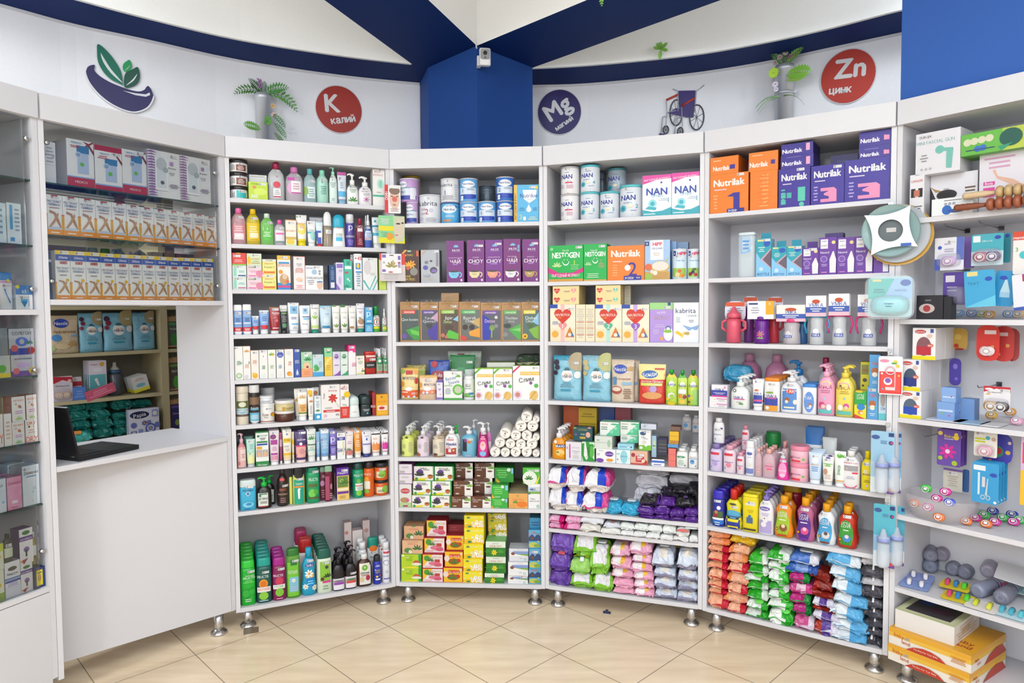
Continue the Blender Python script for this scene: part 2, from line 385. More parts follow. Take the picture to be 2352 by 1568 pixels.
def mk_wipe(nm, w, h, t, cols, g, o):
 """soft pack lying down: depth t, crimped fins front/back (or left/right with ax=x)"""
 t = t or .13; c = cols; n = 32; b = MB(); sd = RND.random()*90; R = []; K = 23
 def H(q): return max(1. if q < .66 else (1-((q-.66)/.28)**1.5*.88 if q < .94 else .07), .05)
 def cz(q): return h*.5 if q < .66 else h*(.5-.16*(q-.66)/.34)
 for k in range(K):
  s = k/(K-1); s = .5+.5*math.copysign(abs(2*s-1)**.8, 2*s-1); yy = (s-.5)*t; q = abs(2*s-1); hh = H(q); ww = 1.0 if q < .8 else 1+.05*(q-.8)/.2; ring = []
  for i in range(n):
   a = 2*math.pi*i/n; X, Z, _ = sup(w/2*ww, h/2*hh, a, 3.4)
   r1 = noise.noise(Vector((X*26+sd, yy*26, Z*30))); r2 = .5-abs(noise.noise(Vector((X*70+sd, yy*50, Z*60+9))))*2.2
   X += (r1*.05+r2*.03)*h*(1 if abs(X) > w*.4 else .3); Z += (r1*.10+r2*.06)*h*(1 if hh > .3 else .9); Y = yy+(r2*.012+r1*.01)*(1 if q > .5 else .2)*t/.13
   ring.append((X, Y, max(cz(q)+Z, .0)))
  R.append(ring)
 br = [float(q) for q in o.get('br', '').split('/') if q]; ms = [mat(q, 'film') for q in c]
 sl = float(o.get('sl', 0)); fps = [(mat(f.split(':')[0], 'film'), *map(float, f.split(':')[1:])) for f in o.get('fp', '').split('/') if f]
 def mf(j, i):
  p = R[j][i]; q = R[min(j+1, K-1)][(i+1) % n]
  x = (p[0]+q[0])/2/w+.5+sl*(p[1]/t); z = (p[2]+q[2])/2/h
  if p[1] < -.05*t:
   for f in fps:
    if f[1] < x < f[2] and z > f[3]: return f[0]
  if o.get('vt'): return ms[-1] if z < float(o['vt']) else ms[min(sum(x > a for a in br), len(ms)-2)]
  return ms[min(sum(x > a for a in br), len(ms)-1)]
 b.rings(R, ms[0], mfun=mf, smooth=False)
 def fm(x, y, l):
  q = .93-.5*y if y < .55 else .655-(y-.55)*1.2; X = (x-.5)*2*.92
  return (X*w/2, -q*t/2-.007, cz(q)+h/2*H(q)*(1-abs(X)**3.4)**(1/3.4)+h*.09+.003+.0004*l)
 if g: gfx(b, g, fm, w, t*.5+h*.5, 2)
 if 'lid' in o:
  r = empty(nm); b.done('pack', r); q = MB()
  body(q, [(0, 1), (.7, 1), (1, .9)], w*.5, t*.3, .007, 4, mat(o['lid'], 'plastic'), h*1.05); q.done('flip_lid', r); return r
 return b.done(nm)
def mk_kraft(nm, w, h, t, cols, g, o):
 t = t or .06; b = MB(); k = mat('b08a62', 'kraft')
 zt = h*.86
 b.hexa([(-w/2, -t/2, 0), (w/2, -t/2, 0), (w/2, t/2, 0), (-w/2, t/2, 0), (-w/2, -t/2+.002, zt), (w/2, -t/2+.002, zt), (w/2, t/2, zt), (-w/2, t/2, zt)], k)
 b.hexa([(-w/2, -t/2+.002, zt), (w/2, -t/2+.002, zt), (w/2, t/2, zt), (-w/2, t/2, zt), (-w/2, -t/2+.004, h), (w/2, -t/2+.004, h), (w/2, -t/2+.012, h), (-w/2, -t/2+.012, h)], k)
 gfx(b, g, lambda x, y, l: ((x-.5)*w, -t/2+.002*y-.0003*(l+1), y*h), w, h)
 r = empty(nm); b.done('paper_bag', r); q = MB(); z = h*.95; y = -t/2
 q.tube([(-w*.38, y, z), (0, y-.004, z+.004), (w*.38, y, z)], .0011, mat('c9a877', 'cloth'), 5)
 for s in (-1, 1):
  q.tube([(0, y-.003, z), (s*w*.12, y-.008, z+.02), (s*w*.2, y-.01, z+.012), (s*w*.05, y-.006, z)], .0011, mat('c9a877', 'cloth'), 5)
  q.tube([(0, y-.004, z), (s*w*.12, y-.007, z-.018), (s*w*(.2+.2*(s > 0)), y-.006, z-.02+.02*(s > 0))], .0011, mat('c9a877', 'cloth'), 5)
 q.done('twine', r); return r
def card_outline(w, h, rr):
 P = []
 for cx, cy, a in ((w/2-rr, h-rr, 0), (-w/2+rr, h-rr, 90), (-w/2+rr, rr, 180), (w/2-rr, rr, 270)):
  for k in range(4): q = math.radians(a+30*k); P.append((cx+rr*math.cos(q), cy+rr*math.sin(q)))
 return P
def slab(b, P, y0, y1, m):
 b.quad([(x, y0, z) for x, z in P][::-1], m); b.quad([(x, y1, z) for x, z in P], m)
 n = len(P)
 for i in range(n):
  p, q = P[i], P[(i+1) % n]; b.quad([(p[0], y0, p[1]), (q[0], y0, q[1]), (q[0], y1, q[1]), (p[0], y1, p[1])], m)
def mk_card(nm, w, h, t, cols, g, o):
 """hanging blister card; bub=hex or x,y,rx,ry,depth ; pac=colour draws a soother inside"""
 r = empty(nm); b = MB(); th = .0012; rr = float(o.get('rr', .006))
 slab(b, card_outline(w, h, rr), -th/2, th/2, mat(cols[0], 'paper'))
 b.ms and None
 gfx(b, g, flatfm(w, h, th), w, h); b.done('card', r)
 if 'bub' in o:
  x, y, rx, ry, dd = map(float, o['bub'].split(',')); q = MB(); R = []
  for k in range(5):
   s = math.sin(k/4*math.pi/2); c = math.cos(k/4*math.pi/2)*.98+.02
   R.append([((x-.5)*w+rx*w*c**.4*math.copysign(abs(math.cos(a))**.6, math.cos(a)), -th-dd*s, y*h+ry*h*c**.4*math.copysign(abs(math.sin(a))**.6, math.sin(a))) for a in [-2*math.pi*i/20 for i in range(20)]])
  q.rings(R, mat('~~'+(cols[1] if len(cols) > 1 else 'dde8ee'), 'plastic')); q.done('blister', r)
 if 'pac' in o:
  for i, cc in enumerate(o['pac'].split(',')):
   n = len(o['pac'].split(',')); px = ((i+.5)/n-.5)*w*.75; pz = float(o.get('py', .3))*h
   soother(cc, min(.021, w*.42/n+.004), r, (px, -.008, pz))
 return r
def soother(c, s, parent, loc, rx=0, name='soother'):
 q = MB(); m = mat(c, 'plastic'); wm = mat('f6f4f4', 'plastic')
 def ringp(rad, y, k=1.): return [(rad*math.cos(a)*1.2, y, rad*math.sin(a)*(.98-.2*math.exp(-(math.cos(a)*3)**2))) for a in [2*math.pi*i/20 for i in range(20)]]
 q.rings([ringp(s*.9, .003), ringp(s, .001), ringp(s*.95, -.003), ringp(s*.5, -.0045)], m)
 q.rings([[(x*.5, y, z*.6) for x, y, z in ringp(s*.6, yy)] for yy in (-.004, -.008, -.009)], wm)
 P = [(s*.68*math.cos(a), -.0095, -s*.12+s*.62*math.sin(a)) for a in [2*math.pi*i/18 for i in range(19)]]
 q.tube(P, s*.08, wm, 6)
 q.lathe([(0, s*.18), (.008, s*.2), (.016, s*.3), (.022, s*.25), (.025, .001)], mat('~e8d8b0', 'plastic'), n=10)
 k = len(q.v)-50
 for i in range(len(q.v)-50, len(q.v)): x, y, z = q.v[i]; q.v[i] = (x, z+.002, -y)
 o = q.done(name, parent, loc); o.rotation_euler = (rx, 0, 0)
 return o
def mk_sip(nm, w, h, t, cols, g, o):
 """training cup: bottle body, coloured collar, two handles, cardboard topper"""
 r = empty(nm); b = MB(); wb = w*.66; hb = h*.56
 P = [(0, .85), (.04, 1), (.45, .95), (.62, .84), (.9, .95), (1, .8)]
 body(b, P, wb, wb, hb, 2, mat(cols[0], 'plastic')); gfx(b, g, curvefm(wb, hb, wb, 0, prof(P), 2), wb, hb, True); b.done('cup_body', r)
 q = MB(); mc = mat(cols[1], 'plastic'); q.lathe([(0, wb*.45), (.012, wb*.45), (.02, wb*.3), (.034, wb*.12), (.04, wb*.12)], mc, z=hb, n=20); q.done('collar', r)
 if 'nh' not in o:
  for s in (-1, 1):
   q = MB(); q.tube([(s*wb*.42, 0, hb+.004), (s*w*.5, 0, hb-.002), (s*w*.56, 0, hb*.72), (s*w*.46, 0, hb*.42)], .0048, mc, 8, .0038); q.done('handle', r)
 q = MB(); tw, th = w*(.9 if 'nh' not in o else 1.1), h*.42; z0 = h-th
 tc = o.get('tc', 'fff'); q.box(-tw/2, tw/2, -.026, -.0248, z0, h, mat(tc, 'paper')); q.box(-tw/2, tw/2, .008, .0092, z0, h, mat(tc, 'paper')); q.box(-tw/2, tw/2, -.0248, .008, h-.001, h, mat(tc, 'paper'))
 gfx(q, o['tg'].replace('_', ' ') if 'tg' in o else ('R 0 .18 1 .45 3a5ab5;R 0 0 1 .18 f0c0d0;T УМКА .5 .55 .17 3a5ab5;L .2 .22 .8 .42 2 fff;E .5 .72 .2 .1 c8502a'), lambda x, y, l: ((x-.5)*tw, -.0263-.0003*l, z0+y*th), tw, th); q.done('cardboard_topper', r)
 return r
def mk_cup(nm, w, h, t, cols, g, o):
 r = empty(nm); b = MB(); wb = w*.62
 body(b, [(0, .85), (.04, 1), (.6, .95), (.8, 1), (1, .75)], wb, wb, h*.6, 2, mat(cols[0], 'plastic')); b.done('cup_body', r)
 q = MB(); q.lathe([(0, wb*.5), (h*.1, wb*.47), (h*.16, wb*.25), (h*.24, wb*.13), (h*.27, wb*.1)], mat(cols[0], 'plastic'), z=h*.6, n=18); q.done('spout_lid', r)
 for s in (-1, 1):
  q = MB(); q.tube([(s*wb*.45, 0, h*.56), (s*w*.5, 0, h*.5), (s*w*.5, 0, h*.35), (s*wb*.5, 0, h*.28)], .006, mat(cols[0], 'plastic'), 8); q.done('handle', r)
 q = MB(); slab(q, card_outline(w*.9, h*.5, w*.3), .02, .0215, mat('eef', 'paper'));
 for i, (x, y, z) in enumerate(q.v): q.v[i] = (x, y, z+h*.5)
 gfx(q, 'R .05 .75 .95 .95 e8603a;L .1 .3 .9 .7 4 99a', lambda x, y, l: ((x-.5)*w*.9, .0198-.0003*l, h*.5+y*h*.5), w*.9, h*.5); q.done('backing_card', r)
 return r
def mk_bb(nm, w, h, t, cols, g, o):
 r = empty(nm); b = MB()
 P = [(0, .85), (.05, 1), (.4, .96), (.55, .88), (.9, 1), (1, .7)]
 body(b, P, w, w, h*.66, 2, mat(cols[0], 'plastic'), n=20); gfx(b, g, curvefm(w, h*.66, w, 0, prof(P), 2), w, h*.66, True); b.done('bottle_body', r)
 q = MB(); q.lathe([(0, w*.44), (h*.08, w*.44), (h*.1, w*.36)], mat(cols[1], 'plastic'), z=h*.655, n=18); q.done('collar', r)
 q = MB(); q.lathe([(0, w*.34), (h*.06, w*.26), (h*.12, w*.12), (h*.2, w*.13), (h*.23, w*.06)], mat('~f4f0e8', 'plastic'), z=h*.75, n=14); q.done('teat', r)
 return r
def mk_roll(nm, w, h, t, cols, g, o):
 """cotton-wool roll lying end-on, twisted paper wrapper"""
 t = .2; b = MB(); r_ = w/2; R = []; sd = RND.random()*9
 for k, (y, rr) in enumerate([(-t/2+.004, .3), (-t/2+.001, .72), (-t/2+.006, .93), (-t/2+.02, 1), (0, 1), (t/2-.01, 1), (t/2, .8)]):
  R.append([((r_*rr*(1+.03*noise.noise(Vector((math.cos(a)*2, k, sd))))*math.cos(a)), y, r_+r_*rr*(1+.03*noise.noise(Vector((math.sin(a)*2, k, sd))))*math.sin(a)) for a in [2*math.pi*i/16 for i in range(16)]])
 b.rings(R, mat('efe9e2', 'cloth'), smooth=False); ang = RND.uniform(-40, 40)
 gfx(b, 'T НИКАМЕД .5 .72 .12 8a8480 .6 %d;T 100_г .5 .28 .13 8a8480 .4 %d;R .45 .45 .56 .58 33302e' % (ang, ang), lambda x, y, l: ((x-.5)*w*.9, -t/2-.0008-.0003*l, r_+(y-.5)*w*.9), w*.9, w*.9)
 ob = b.done(nm); return ob
def mk_gun(nm, w, h, t, cols, g, o): return mk_box(nm, w, h, t, cols, g, o)
KIND = dict(box=(mk_box, 'carton'), tin=(mk_tin, 'tin'), btl=(mk_bottle, 'bottle'), tube=(mk_tube, 'cream_tube'), pouch=(mk_pouch, 'pouch'), wipe=(mk_wipe, 'wipes_pack'),
   kraft=(mk_kraft, 'kraft_tea_bag'), card=(mk_card, 'blister_pack'), sip=(mk_sip, 'training_cup'), cup=(mk_cup, 'sippy_cup'), bb=(mk_bb, 'baby_bottle'), roll=(mk_roll, 'cotton_wool_roll'))
CATS = dict(box='box', tin='tin', btl='bottle', tube='tube', pouch='pouch', wipe='wipes', kraft='tea bag', card='blister pack', sip='cup', cup='cup', bb='baby bottle', roll='cotton wool')
ORD = ['', 'first', 'second', 'third', 'fourth', 'fifth', 'sixth', 'seventh', 'eighth', 'ninth', 'tenth', 'eleventh', 'twelfth', 'thirteenth', 'fourteenth', 'fifteenth', 'sixteenth', 'seventeenth', 'eighteenth']
REG = []
TEST = dict(tin=1, btl=.62, tube=.62, pouch=.45, sip=.7, cup=.7, bb=1)
def shelf(bay, z, ox, oy, sc, where, txt):
 B = BAY[bay] if isinstance(bay, int) else bay; SP_ = []
 rack_ = bay if isinstance(bay, int) else 'b'
 for ln in txt.strip().split('\n'):
  ln = ln.strip()
  if not ln or ln[0] == '#': continue
  P = [q.strip() for q in ln.split('|')]
  a = P[0].split(); o = dict(q.split('=') for q in (P[3].split() if len(P) > 3 else [])); kind = a[0]
  x0, x1, y = (float(a[1])/sc+ox, float(a[2])/sc+ox, float(a[3])/sc+oy); d = float(o.get('d', .012))
  ym = (y+(float(o['b'])/sc+oy if 'b' in o else y))/2
  u0, _ = B.hit(x0, y, d); u1, _ = B.hit(x1, y, d); xc = (x0+x1)/2; zt = B.hit(xc, y, d)[1]
  z0 = z if 'b' not in o else B.hit(xc, float(o['b'])/sc+oy, d)[1]
  if kind != 'card' and d > -.035 and isinstance(bay, int): u0 = max(u0, .0215); u1 = min(u1, B.w-.0215)
  if bay is BACKU: u0, u1 = (u0, min(u1, B.w-.014)) if x0 < 375 else (max(u0, B.w+.056), u1)
  w = u1-u0; t = float(o['t']) if 't' in o else (min(.09, max(w*.55, .025)) if kind == 'box' else .13 if kind == 'wipe' else .2 if kind == 'roll' else .06 if kind == 'kraft' else w*TEST.get(kind, .05))
  SP_.append(dict(k=kind, u0=u0, u1=u1, z0=z0, zt=zt, d=d, t=t*int(o.get('n', 1)), c=a[4].split(','), g=P[1], desc=P[2], o=o))
 SP_.sort(key=lambda s: s['z0'])
 L = [s for s in SP_ if s['k'] not in ('card', 'roll')]
 for i, s in enumerate(L):      # rest stacked goods on what carries them, part the neighbours
  if 'b' in s['o']:
   tops = [q['z0']+(q['zt']-q['z0'])*int(q['o'].get('k', 1)) for q in L[:i] if q is not s and q['d']-.03 < s['d'] < q['d']+max(q['t'], .05)+.04 and min(q['u1'], s['u1'])-max(q['u0'], s['u0']) > .3*(s['u1']-s['u0'])]
   tops = [q for q in tops if abs(q-s['z0']) < .045]
   if tops: s['z0'] = min(max(tops)+.0004, s['zt']-.012)
 for i, a in enumerate(L):
  for b in L[i+1:]:
   if min(a['zt'], b['zt'])-max(a['z0'], b['z0']) < .004 or min(a['d']+a['t'], b['d']+b['t'])-max(a['d'], b['d']) < .002: continue
   p, q = (a, b) if a['u0']+a['u1'] < b['u0']+b['u1'] else (b, a); ov = p['u1']-q['u0']
   if 0 < ov < .016: m_ = (p['u1']+q['u0'])/2; p['u1'] = m_-.0003; q['u0'] = m_+.0003
   elif ov >= .016 and a['k'] != 'wipe':      # standing one behind the other
    f, r_ = (a, b) if a['d'] <= b['d'] else (b, a)
    if r_['d'] < f['d']+f['t'] and r_['d']-f['d'] > .01: r_['d'] = min(f['d']+f['t']+.002, .24)
 for s in SP_:
  kind, o, d, desc = s['k'], s['o'], s['d'], s['desc']; u0, u1, z0, zt = s['u0'], s['u1'], s['z0'], s['zt']
  k = int(o.get('k', 1)); w = u1-u0-.0006
  if kind != 'card':
   up = min([q-(.0235 if rack_ == 'b' else .0195) for q in SHZ[rack_] if q > z0+.012]+[.697]); zt = min(zt, z0+(up-z0)/k-.001)
  h = zt-z0
  if h < .008 or w < .004: print('BAD ITEM', where, desc, round(w, 3), round(h, 3)); continue
  t = float(o['t']) if 't' in o else None
  fn, nm = KIND[kind]; nm = o.get('nm', nm); ob = fn(nm, w, h, t, s['c'], s['g'], o)
  if kind in ('tin', 'roll', 'sip', 'bb', 'cup'): tt = w if kind != 'roll' else .2
  else:
   xs = [v for q in [ob]+list(ob.children) if q.type == 'MESH' for v in (min(c[1] for c in q.bound_box), max(c[1] for c in q.bound_box))]
   tt = -2*min(xs) if kind != 'card' else 0
   if kind == 'box': tt = t or min(.09, max(w*.55, .025))
  if kind == 'sip': tt = max(w*.66, .054)
  uc = (u0+u1)/2; n = int(o.get('n', 1)); gp = max(float(o.get('g', 0)), tt+.0015) if kind != 'card' else float(o.get('g', .03)); m = int(o.get('m', 1))
  n = max(1, min(n, int((.33-d-tt)/gp)+1)) if kind != 'card' else n
  cat = o.get('cat', CATS[kind]).replace('_', ' ')
  for j in range(n):
   for i in range(k):
    for c in range(m):
     q = ob if (i, j, c) == (0, 0, 0) else dup(ob)
     jx = RND.uniform(-.0008, .0008) if (i or j) else 0
     q.location = B.w2(uc+c*(w+.001)+jx, d+tt/2+j*gp, z0+i*h+.0004)
     q.rotation_euler = (math.radians(float(o.get('rx', 0))), math.radians(float(o.get('ry', 0))), B.rz+math.radians(float(o.get('r', 0)))+(RND.uniform(-.01, .01) if j or i else 0))
     REG.append((q, desc, where, cat, round(uc+c*(w+.001), 3), j, i, z0, d))
def finish_labels():
 from collections import defaultdict
 D = defaultdict(list)
 for r in REG: D[(r[1], r[2])].append(r)
 for (desc, where), L in D.items():
  cols = []
  for u in sorted(r[4] for r in L):
   if not cols or u-cols[-1] > .012: cols.append(u)
  ci = lambda u: max(i for i, c in enumerate(cols) if u >= c-1e-6)
  G = defaultdict(list)
  for r in L: G[(ci(r[4]))].append(r)
  for c, M in G.items():
   deps = sorted({round(r[8]+r[5]*.03, 3) for r in M})
   for r in M:
    st = sorted({round(x[7]+x[6]*.01, 3) for x in M if round(x[8]+x[5]*.03, 3) == round(r[8]+r[5]*.03, 3)})
    s = desc
    if len(cols) > 1: s += ', '+('leftmost' if c == 0 else 'rightmost' if c == len(cols)-1 else ORD[c+1]+' from left')
    if len(deps) > 1:
     k = deps.index(round(r[8]+r[5]*.03, 3)); s += ', '+('frontmost' if k == 0 else ORD[k+1]+' from front')
    if len(st) > 1:
     k = st.index(round(r[7]+r[6]*.01, 3)); s += ', '+('bottom one' if k == 0 else 'top one' if k == len(st)-1 else ORD[k+1]+' from bottom')
    tag(r[0], s+', '+where, r[3], (desc+', '+where) if len(L) > 1 else None)
    if len(r[0]['label'].split()) > 16: r[0]['label'] = r[0]['label'].replace(' rack', '', 1) if 0 else r[0]['label'].replace(' from bottom', ' up').replace(' from front', ' back').replace(' one,', ',')
    if len(r[0]['label'].split()) > 16: print('LONG', r[0]['label'])
# ------------------------------------------------------------------ racks
WH = mat('d6d5da', 'board'); WE = mat('d2d1d6', 'board'); GB = mat('c0c0c4', 'board'); GB_LIT = mat('e4e4ea', 'board'); CHR = mat('c8c8ca', 'metal')  # back panels: likely one board, brighter light on right-hand racks put into the colour
SHZ = {'b': [.045, -.243, -.531, -.80], 1: [.481, .291, .0525], 0: [.48, .247, .016, -.2215, -.4625, -.6905, -.9965], 2: [.517, .311, .105, -.1015, -.309, -.518, -.719, -.92], 3: [.431, .1395, -.153, -.443, -.7305, -.985], 4: [.43, .1375, -.153, -.443, -.7325, -.983, -1.0765],
       5: [.4235, .137, -.153, -.4445, -.7355, -.9875], 6: [.337, -.045, -.427, -.809, -1.098]}
BOT = {2: -1.369, 3: -1.366, 4: -1.363, 5: -1.366, 6: -1.37}
DEP = .335
def leg_part(B, u, d, ztop, parent):
 p = B.w2(u, d, -HC); m = MB(); m.lathe([(.0, .021), (ztop+HC, .021)], CHR, n=20)
 o = m.done('leg', parent); inv = Matrix.Rotation(-B.rz, 4, 'Z')
 o.location = (u, d, -HC); q = MB(); q.lathe([(0, .036), (.006, .037), (.012, .034), (.017, .026), (.024, .0215)], CHR, n=24); q.done('foot', o)
RL = {2: ('tall white shelving rack of shampoos and creams, leftmost open one', 'shelving rack'), 3: ('tall white shelving rack of teas in front of blue column', 'shelving rack'), 4: ('tall white shelving rack of infant formula and wipes', 'shelving rack'),
      5: ('tall white shelving rack of baby care goods', 'shelving rack'), 6: ('tall white shelving rack of pacifiers at right edge', 'shelving rack')}
SIDE = .019
def part(r, name, boxes, mt=None, kind=None):
 m = MB()
 for b in boxes: m.box(*b, mt or WH)
 o = m.done(name, r); return o
def header(r, W_, k0, k1):
 m = MB(); d = .014; m.hexa([(k0*d+.0005, -d, .6965), (W_-k1*d-.0005, -d, .6965), (W_-.0005, .004, .6965), (.0005, .004, .6965), (k0*d+.0005, -d, .7885), (W_-k1*d-.0005, -d, .7885), (W_-.0005, .004, .7885), (.0005, .004, .7885)], WE); m.done('header_panel', r)
def rack(i):
 B = BAY[i]; W_ = B.w; r = empty('shelving_rack', B.w2(0, 0, 0), B.rz); tag(r, *RL[i], 'white shelving racks')
 zb = BOT[i]-.02; zt = .705
 for u in (.0006, W_-SIDE-.0006): part(r, 'side_panel', [(u, u+SIDE, .001, DEP, zb+.0005, zt-.008)])
 part(r, 'back_panel', [(.001, W_-.001, DEP, DEP+.006, zb, zt)], GB if i < 4 else GB_LIT)
 for z in SHZ[i]: part(r, 'shelf', [(SIDE+.001, W_-SIDE-.001, .002, DEP-.001, z-.0185, z)], WE)
 part(r, 'bottom_board', [(SIDE+.001, W_-SIDE-.001, -.001, DEP-.001, zb, BOT[i])], WE)
 part(r, 'top_board', [(.0006, W_-.0006, .02, DEP, zt-.007, zt+.010)])
 header(r, W_, .35, .35)
 for u, d in ((.052, .05), (W_-.052, .05), (.052, DEP-.05), (W_-.052, DEP-.05)): leg_part(B, u, d, zb, r)
 return r
R = {i: rack(i) for i in range(2, 7)}
m = MB()
for z in (.1, -.5, -1.05): m.lathe([(0, .003), (.0008, .003)], mat('8a8a8a', 'metal'), cx=0, z=0, n=8)
# peg hooks on the back panel of the pacifier rack
B = BAY[6]
for px, py in ((2222, 530), (2300, 524), (2222, 622), (2295, 882), (2290, 990), (2175, 990)):
 u, z = B.hit(px, py, DEP-.005); m = MB(); m.box(-.009, .009, -.006, 0, -.009, .009, mat('6a6a6e', 'metal')); m.tube([(0, -.004, 0), (0, -.1, .0), (0, -.22, .003), (0, -.235, .012)], .0022, mat('9a9a9e', 'metal'), 6)
 o = m.done('display_hook', R[6]); o.location = (u, DEP-.001, z);
for px, py in ((2046, 470), (2046, 640), (2047, 805), (2040, 975), (2040, 1150)):
 B5_ = BAY[5]; u, z = B5_.hit(px, py, 0); m = MB(); m.box(-.008, .008, -.003, .0, -.008, .008, mat('b8bcc0', 'metal')); m.tube([(0, -.002, 0), (0, -.03, -.006), (0, -.05, -.004)], .002, mat('b8bcc0', 'metal'), 6)
 o = m.done('display_hook', R[5]); o.location = (min(u, B5_.w-.012), 0, z)
for px, py in ((915, 430), (915, 505), (916, 588)):
 u, z = BAY[2].hit(px-6, py-4, 0); m = MB(); m.box(-.006, .006, -.003, .0, -.006, .006, mat('b8bcc0', 'metal')); m.tube([(0, -.002, 0), (0, -.03, -.004)], .002, mat('b8bcc0', 'metal'), 6)
 o = m.done('display_hook', R[2]); o.location = (min(u, BAY[2].w-.01), 0, z)
# hatch cabinet
B = BAY[1]; W_ = B.w; hc = empty('hatch_cabinet', B.w2(0, 0, 0), B.rz); tag(hc, 'white cabinet with glazed top, open service hatch and counter', 'cabinet')
HD = .385
part(hc, 'side_panel', [(.0006, SIDE, .001, HD, -1.36, .697)]); part(hc, 'side_panel', [(W_-SIDE-.0006, W_-.0006, .001, HD, -1.372, .697)])
part(hc, 'shelf', [(SIDE+.001, W_-SIDE-.001, .0, .30, .033, .0525)], WE)
part(hc, 'top_board', [(.0006, W_-.0006, .02, HD, .698, .715)]); header(hc, W_, .35, .35)
part(hc, 'counter_top', [(SIDE+.001, W_-SIDE-.001, -.004, HD+.06, -.583, -.563)], WE)
m = MB(); m.hexa([(SIDE+.002, .17, -1.372), (W_-SIDE-.002, .004, -1.372), (W_-SIDE-.002, .022, -1.372), (SIDE+.002, .188, -1.372), (SIDE+.002, .17, -.5835), (W_-SIDE-.002, .004, -.5835), (W_-SIDE-.002, .022, -.5835), (SIDE+.002, .188, -.5835)], WE); m.done('front_panel', hc)
part(hc, 'bottom_board', [(SIDE+.001, W_-SIDE-.001, .2, HD, -1.372, -1.354)])
for z in (.481, .291): part(hc, 'glass_shelf', [(SIDE+.001, W_-SIDE-.001, .022, .30, z-.006, z-.0003)], GLASS)
m = MB(); m.box(SIDE+.001, W_-SIDE-.001, .021, .0218, .475, .4807, mat('2a4a44', 'plastic')); m.box(SIDE+.001, W_-SIDE-.001, .021, .0218, .285, .2907, mat('2a4a44', 'plastic')); m.done('glass_shelf_edges', hc)
part(hc, 'glass_pane', [(SIDE+.002, W_-.04, .012, .016, .054, .69)], GLASS)
for u, z in ((.03, .62), (W_-.045, .62), (.03, .12), (W_-.045, .12)):
 m = MB(); m.lathe([(0, .008), (.008, .009), (.014, .004)], CHR, n=12); m.v = [(x, -z_, y) for x, y, z_ in m.v]; o = m.done('glass_clamp', hc); o.location = (u, .012, z)
leg_part(B, W_-.05, .06, -1.375, hc); leg_part(B, W_-.05, HD-.05, -1.372, hc); leg_part(B, .05, HD-.05, -1.372, hc)
# glass-door cabinet
B = BAY[0]; W_ = B.w; gc = empty('glass_cabinet', B.w2(0, 0, 0), B.rz); tag(gc, 'tall white medicine cabinet with glass doors at left edge', 'cabinet')
part(gc, 'side_panel', [(W_-SIDE-.0006, W_-.0006, .001, .36, -1.345, .697)]); part(gc, 'side_panel', [(.0006, SIDE, .001, .36, -1.345, .697)])
part(gc, 'lower_door', [(SIDE+.001, W_-SIDE-.001, .002, .02, -1.44, -1.019)], WE); part(gc, 'base_board', [(SIDE+.001, W_-SIDE-.001, .05, .34, -1.476, -1.445)], WE)
part(gc, 'plinth', [(W_-.1, W_+.03, .16, .36, -1.4775, -1.44)], WE)
for z in (.016, -.9965): part(gc, 'shelf', [(SIDE+.001, W_-SIDE-.001, .0, .33, z-.019, z)], WE)
for z in (.48, .247, -.2215, -.4625, -.6905): part(gc, 'glass_shelf', [(SIDE+.001, W_-SIDE-.001, .022, .33, z-.006, z-.0003)], GLASS); part(gc, 'glass_shelf_edge', [(SIDE+.001, W_-SIDE-.001, .021, .0217, z-.006, z-.0003)], mat('2a4a44', 'plastic'))
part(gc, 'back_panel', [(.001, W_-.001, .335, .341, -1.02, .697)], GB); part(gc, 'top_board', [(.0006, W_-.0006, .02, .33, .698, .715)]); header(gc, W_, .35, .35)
part(gc, 'glass_door', [(SIDE+.002, W_-.045, .012, .016, .018, .69)], GLASS); part(gc, 'glass_door', [(SIDE+.002, W_-.045, .012, .016, -.995, -.004)], GLASS)
for z in (.62, .09, -.2, -.86):
 m = MB(); m.lathe([(0, .008), (.008, .009), (.014, .004)], CHR, n=12); m.v = [(x, -z_, y) for x, y, z_ in m.v]; o = m.done('glass_clamp', gc); o.location = (W_-.038, .012, z)
for u in (.06, W_-.06): leg_part(B, u, .2, -1.444, gc)
# cream unit in the back room
B = BACKU; CR = mat('b9ae8c', 'board'); cu = empty('back_room_unit', B.w2(0, 0, 0), B.rz); tag(cu, 'cream shelving unit in back room seen through hatch', 'shelving rack')
L = B.w
part(cu, 'side_panel', [(-.30, -.28, 0, .3, -1.4775, .5)], CR); part(cu, 'upright', [(L+.004, L+.05, -.002, .3, -1.4775, .5)], CR); part(cu, 'back_panel', [(-.3, L+.6, .3, .306, -1.4775, .5)], mat('8a8474', 'board'))
for z in (.045, -.243, -.531, -.80, -1.2): part(cu, 'shelf', [(-.28, L+.003, 0, .299, z-.022, z)], CR); part(cu, 'shelf', [(L+.051, L+.6, 0, .299, z-.022, z)], CR)
part(cu, 'side_panel', [(L+.6, L+.62, 0, .3, -1.4775, .5)], CR)
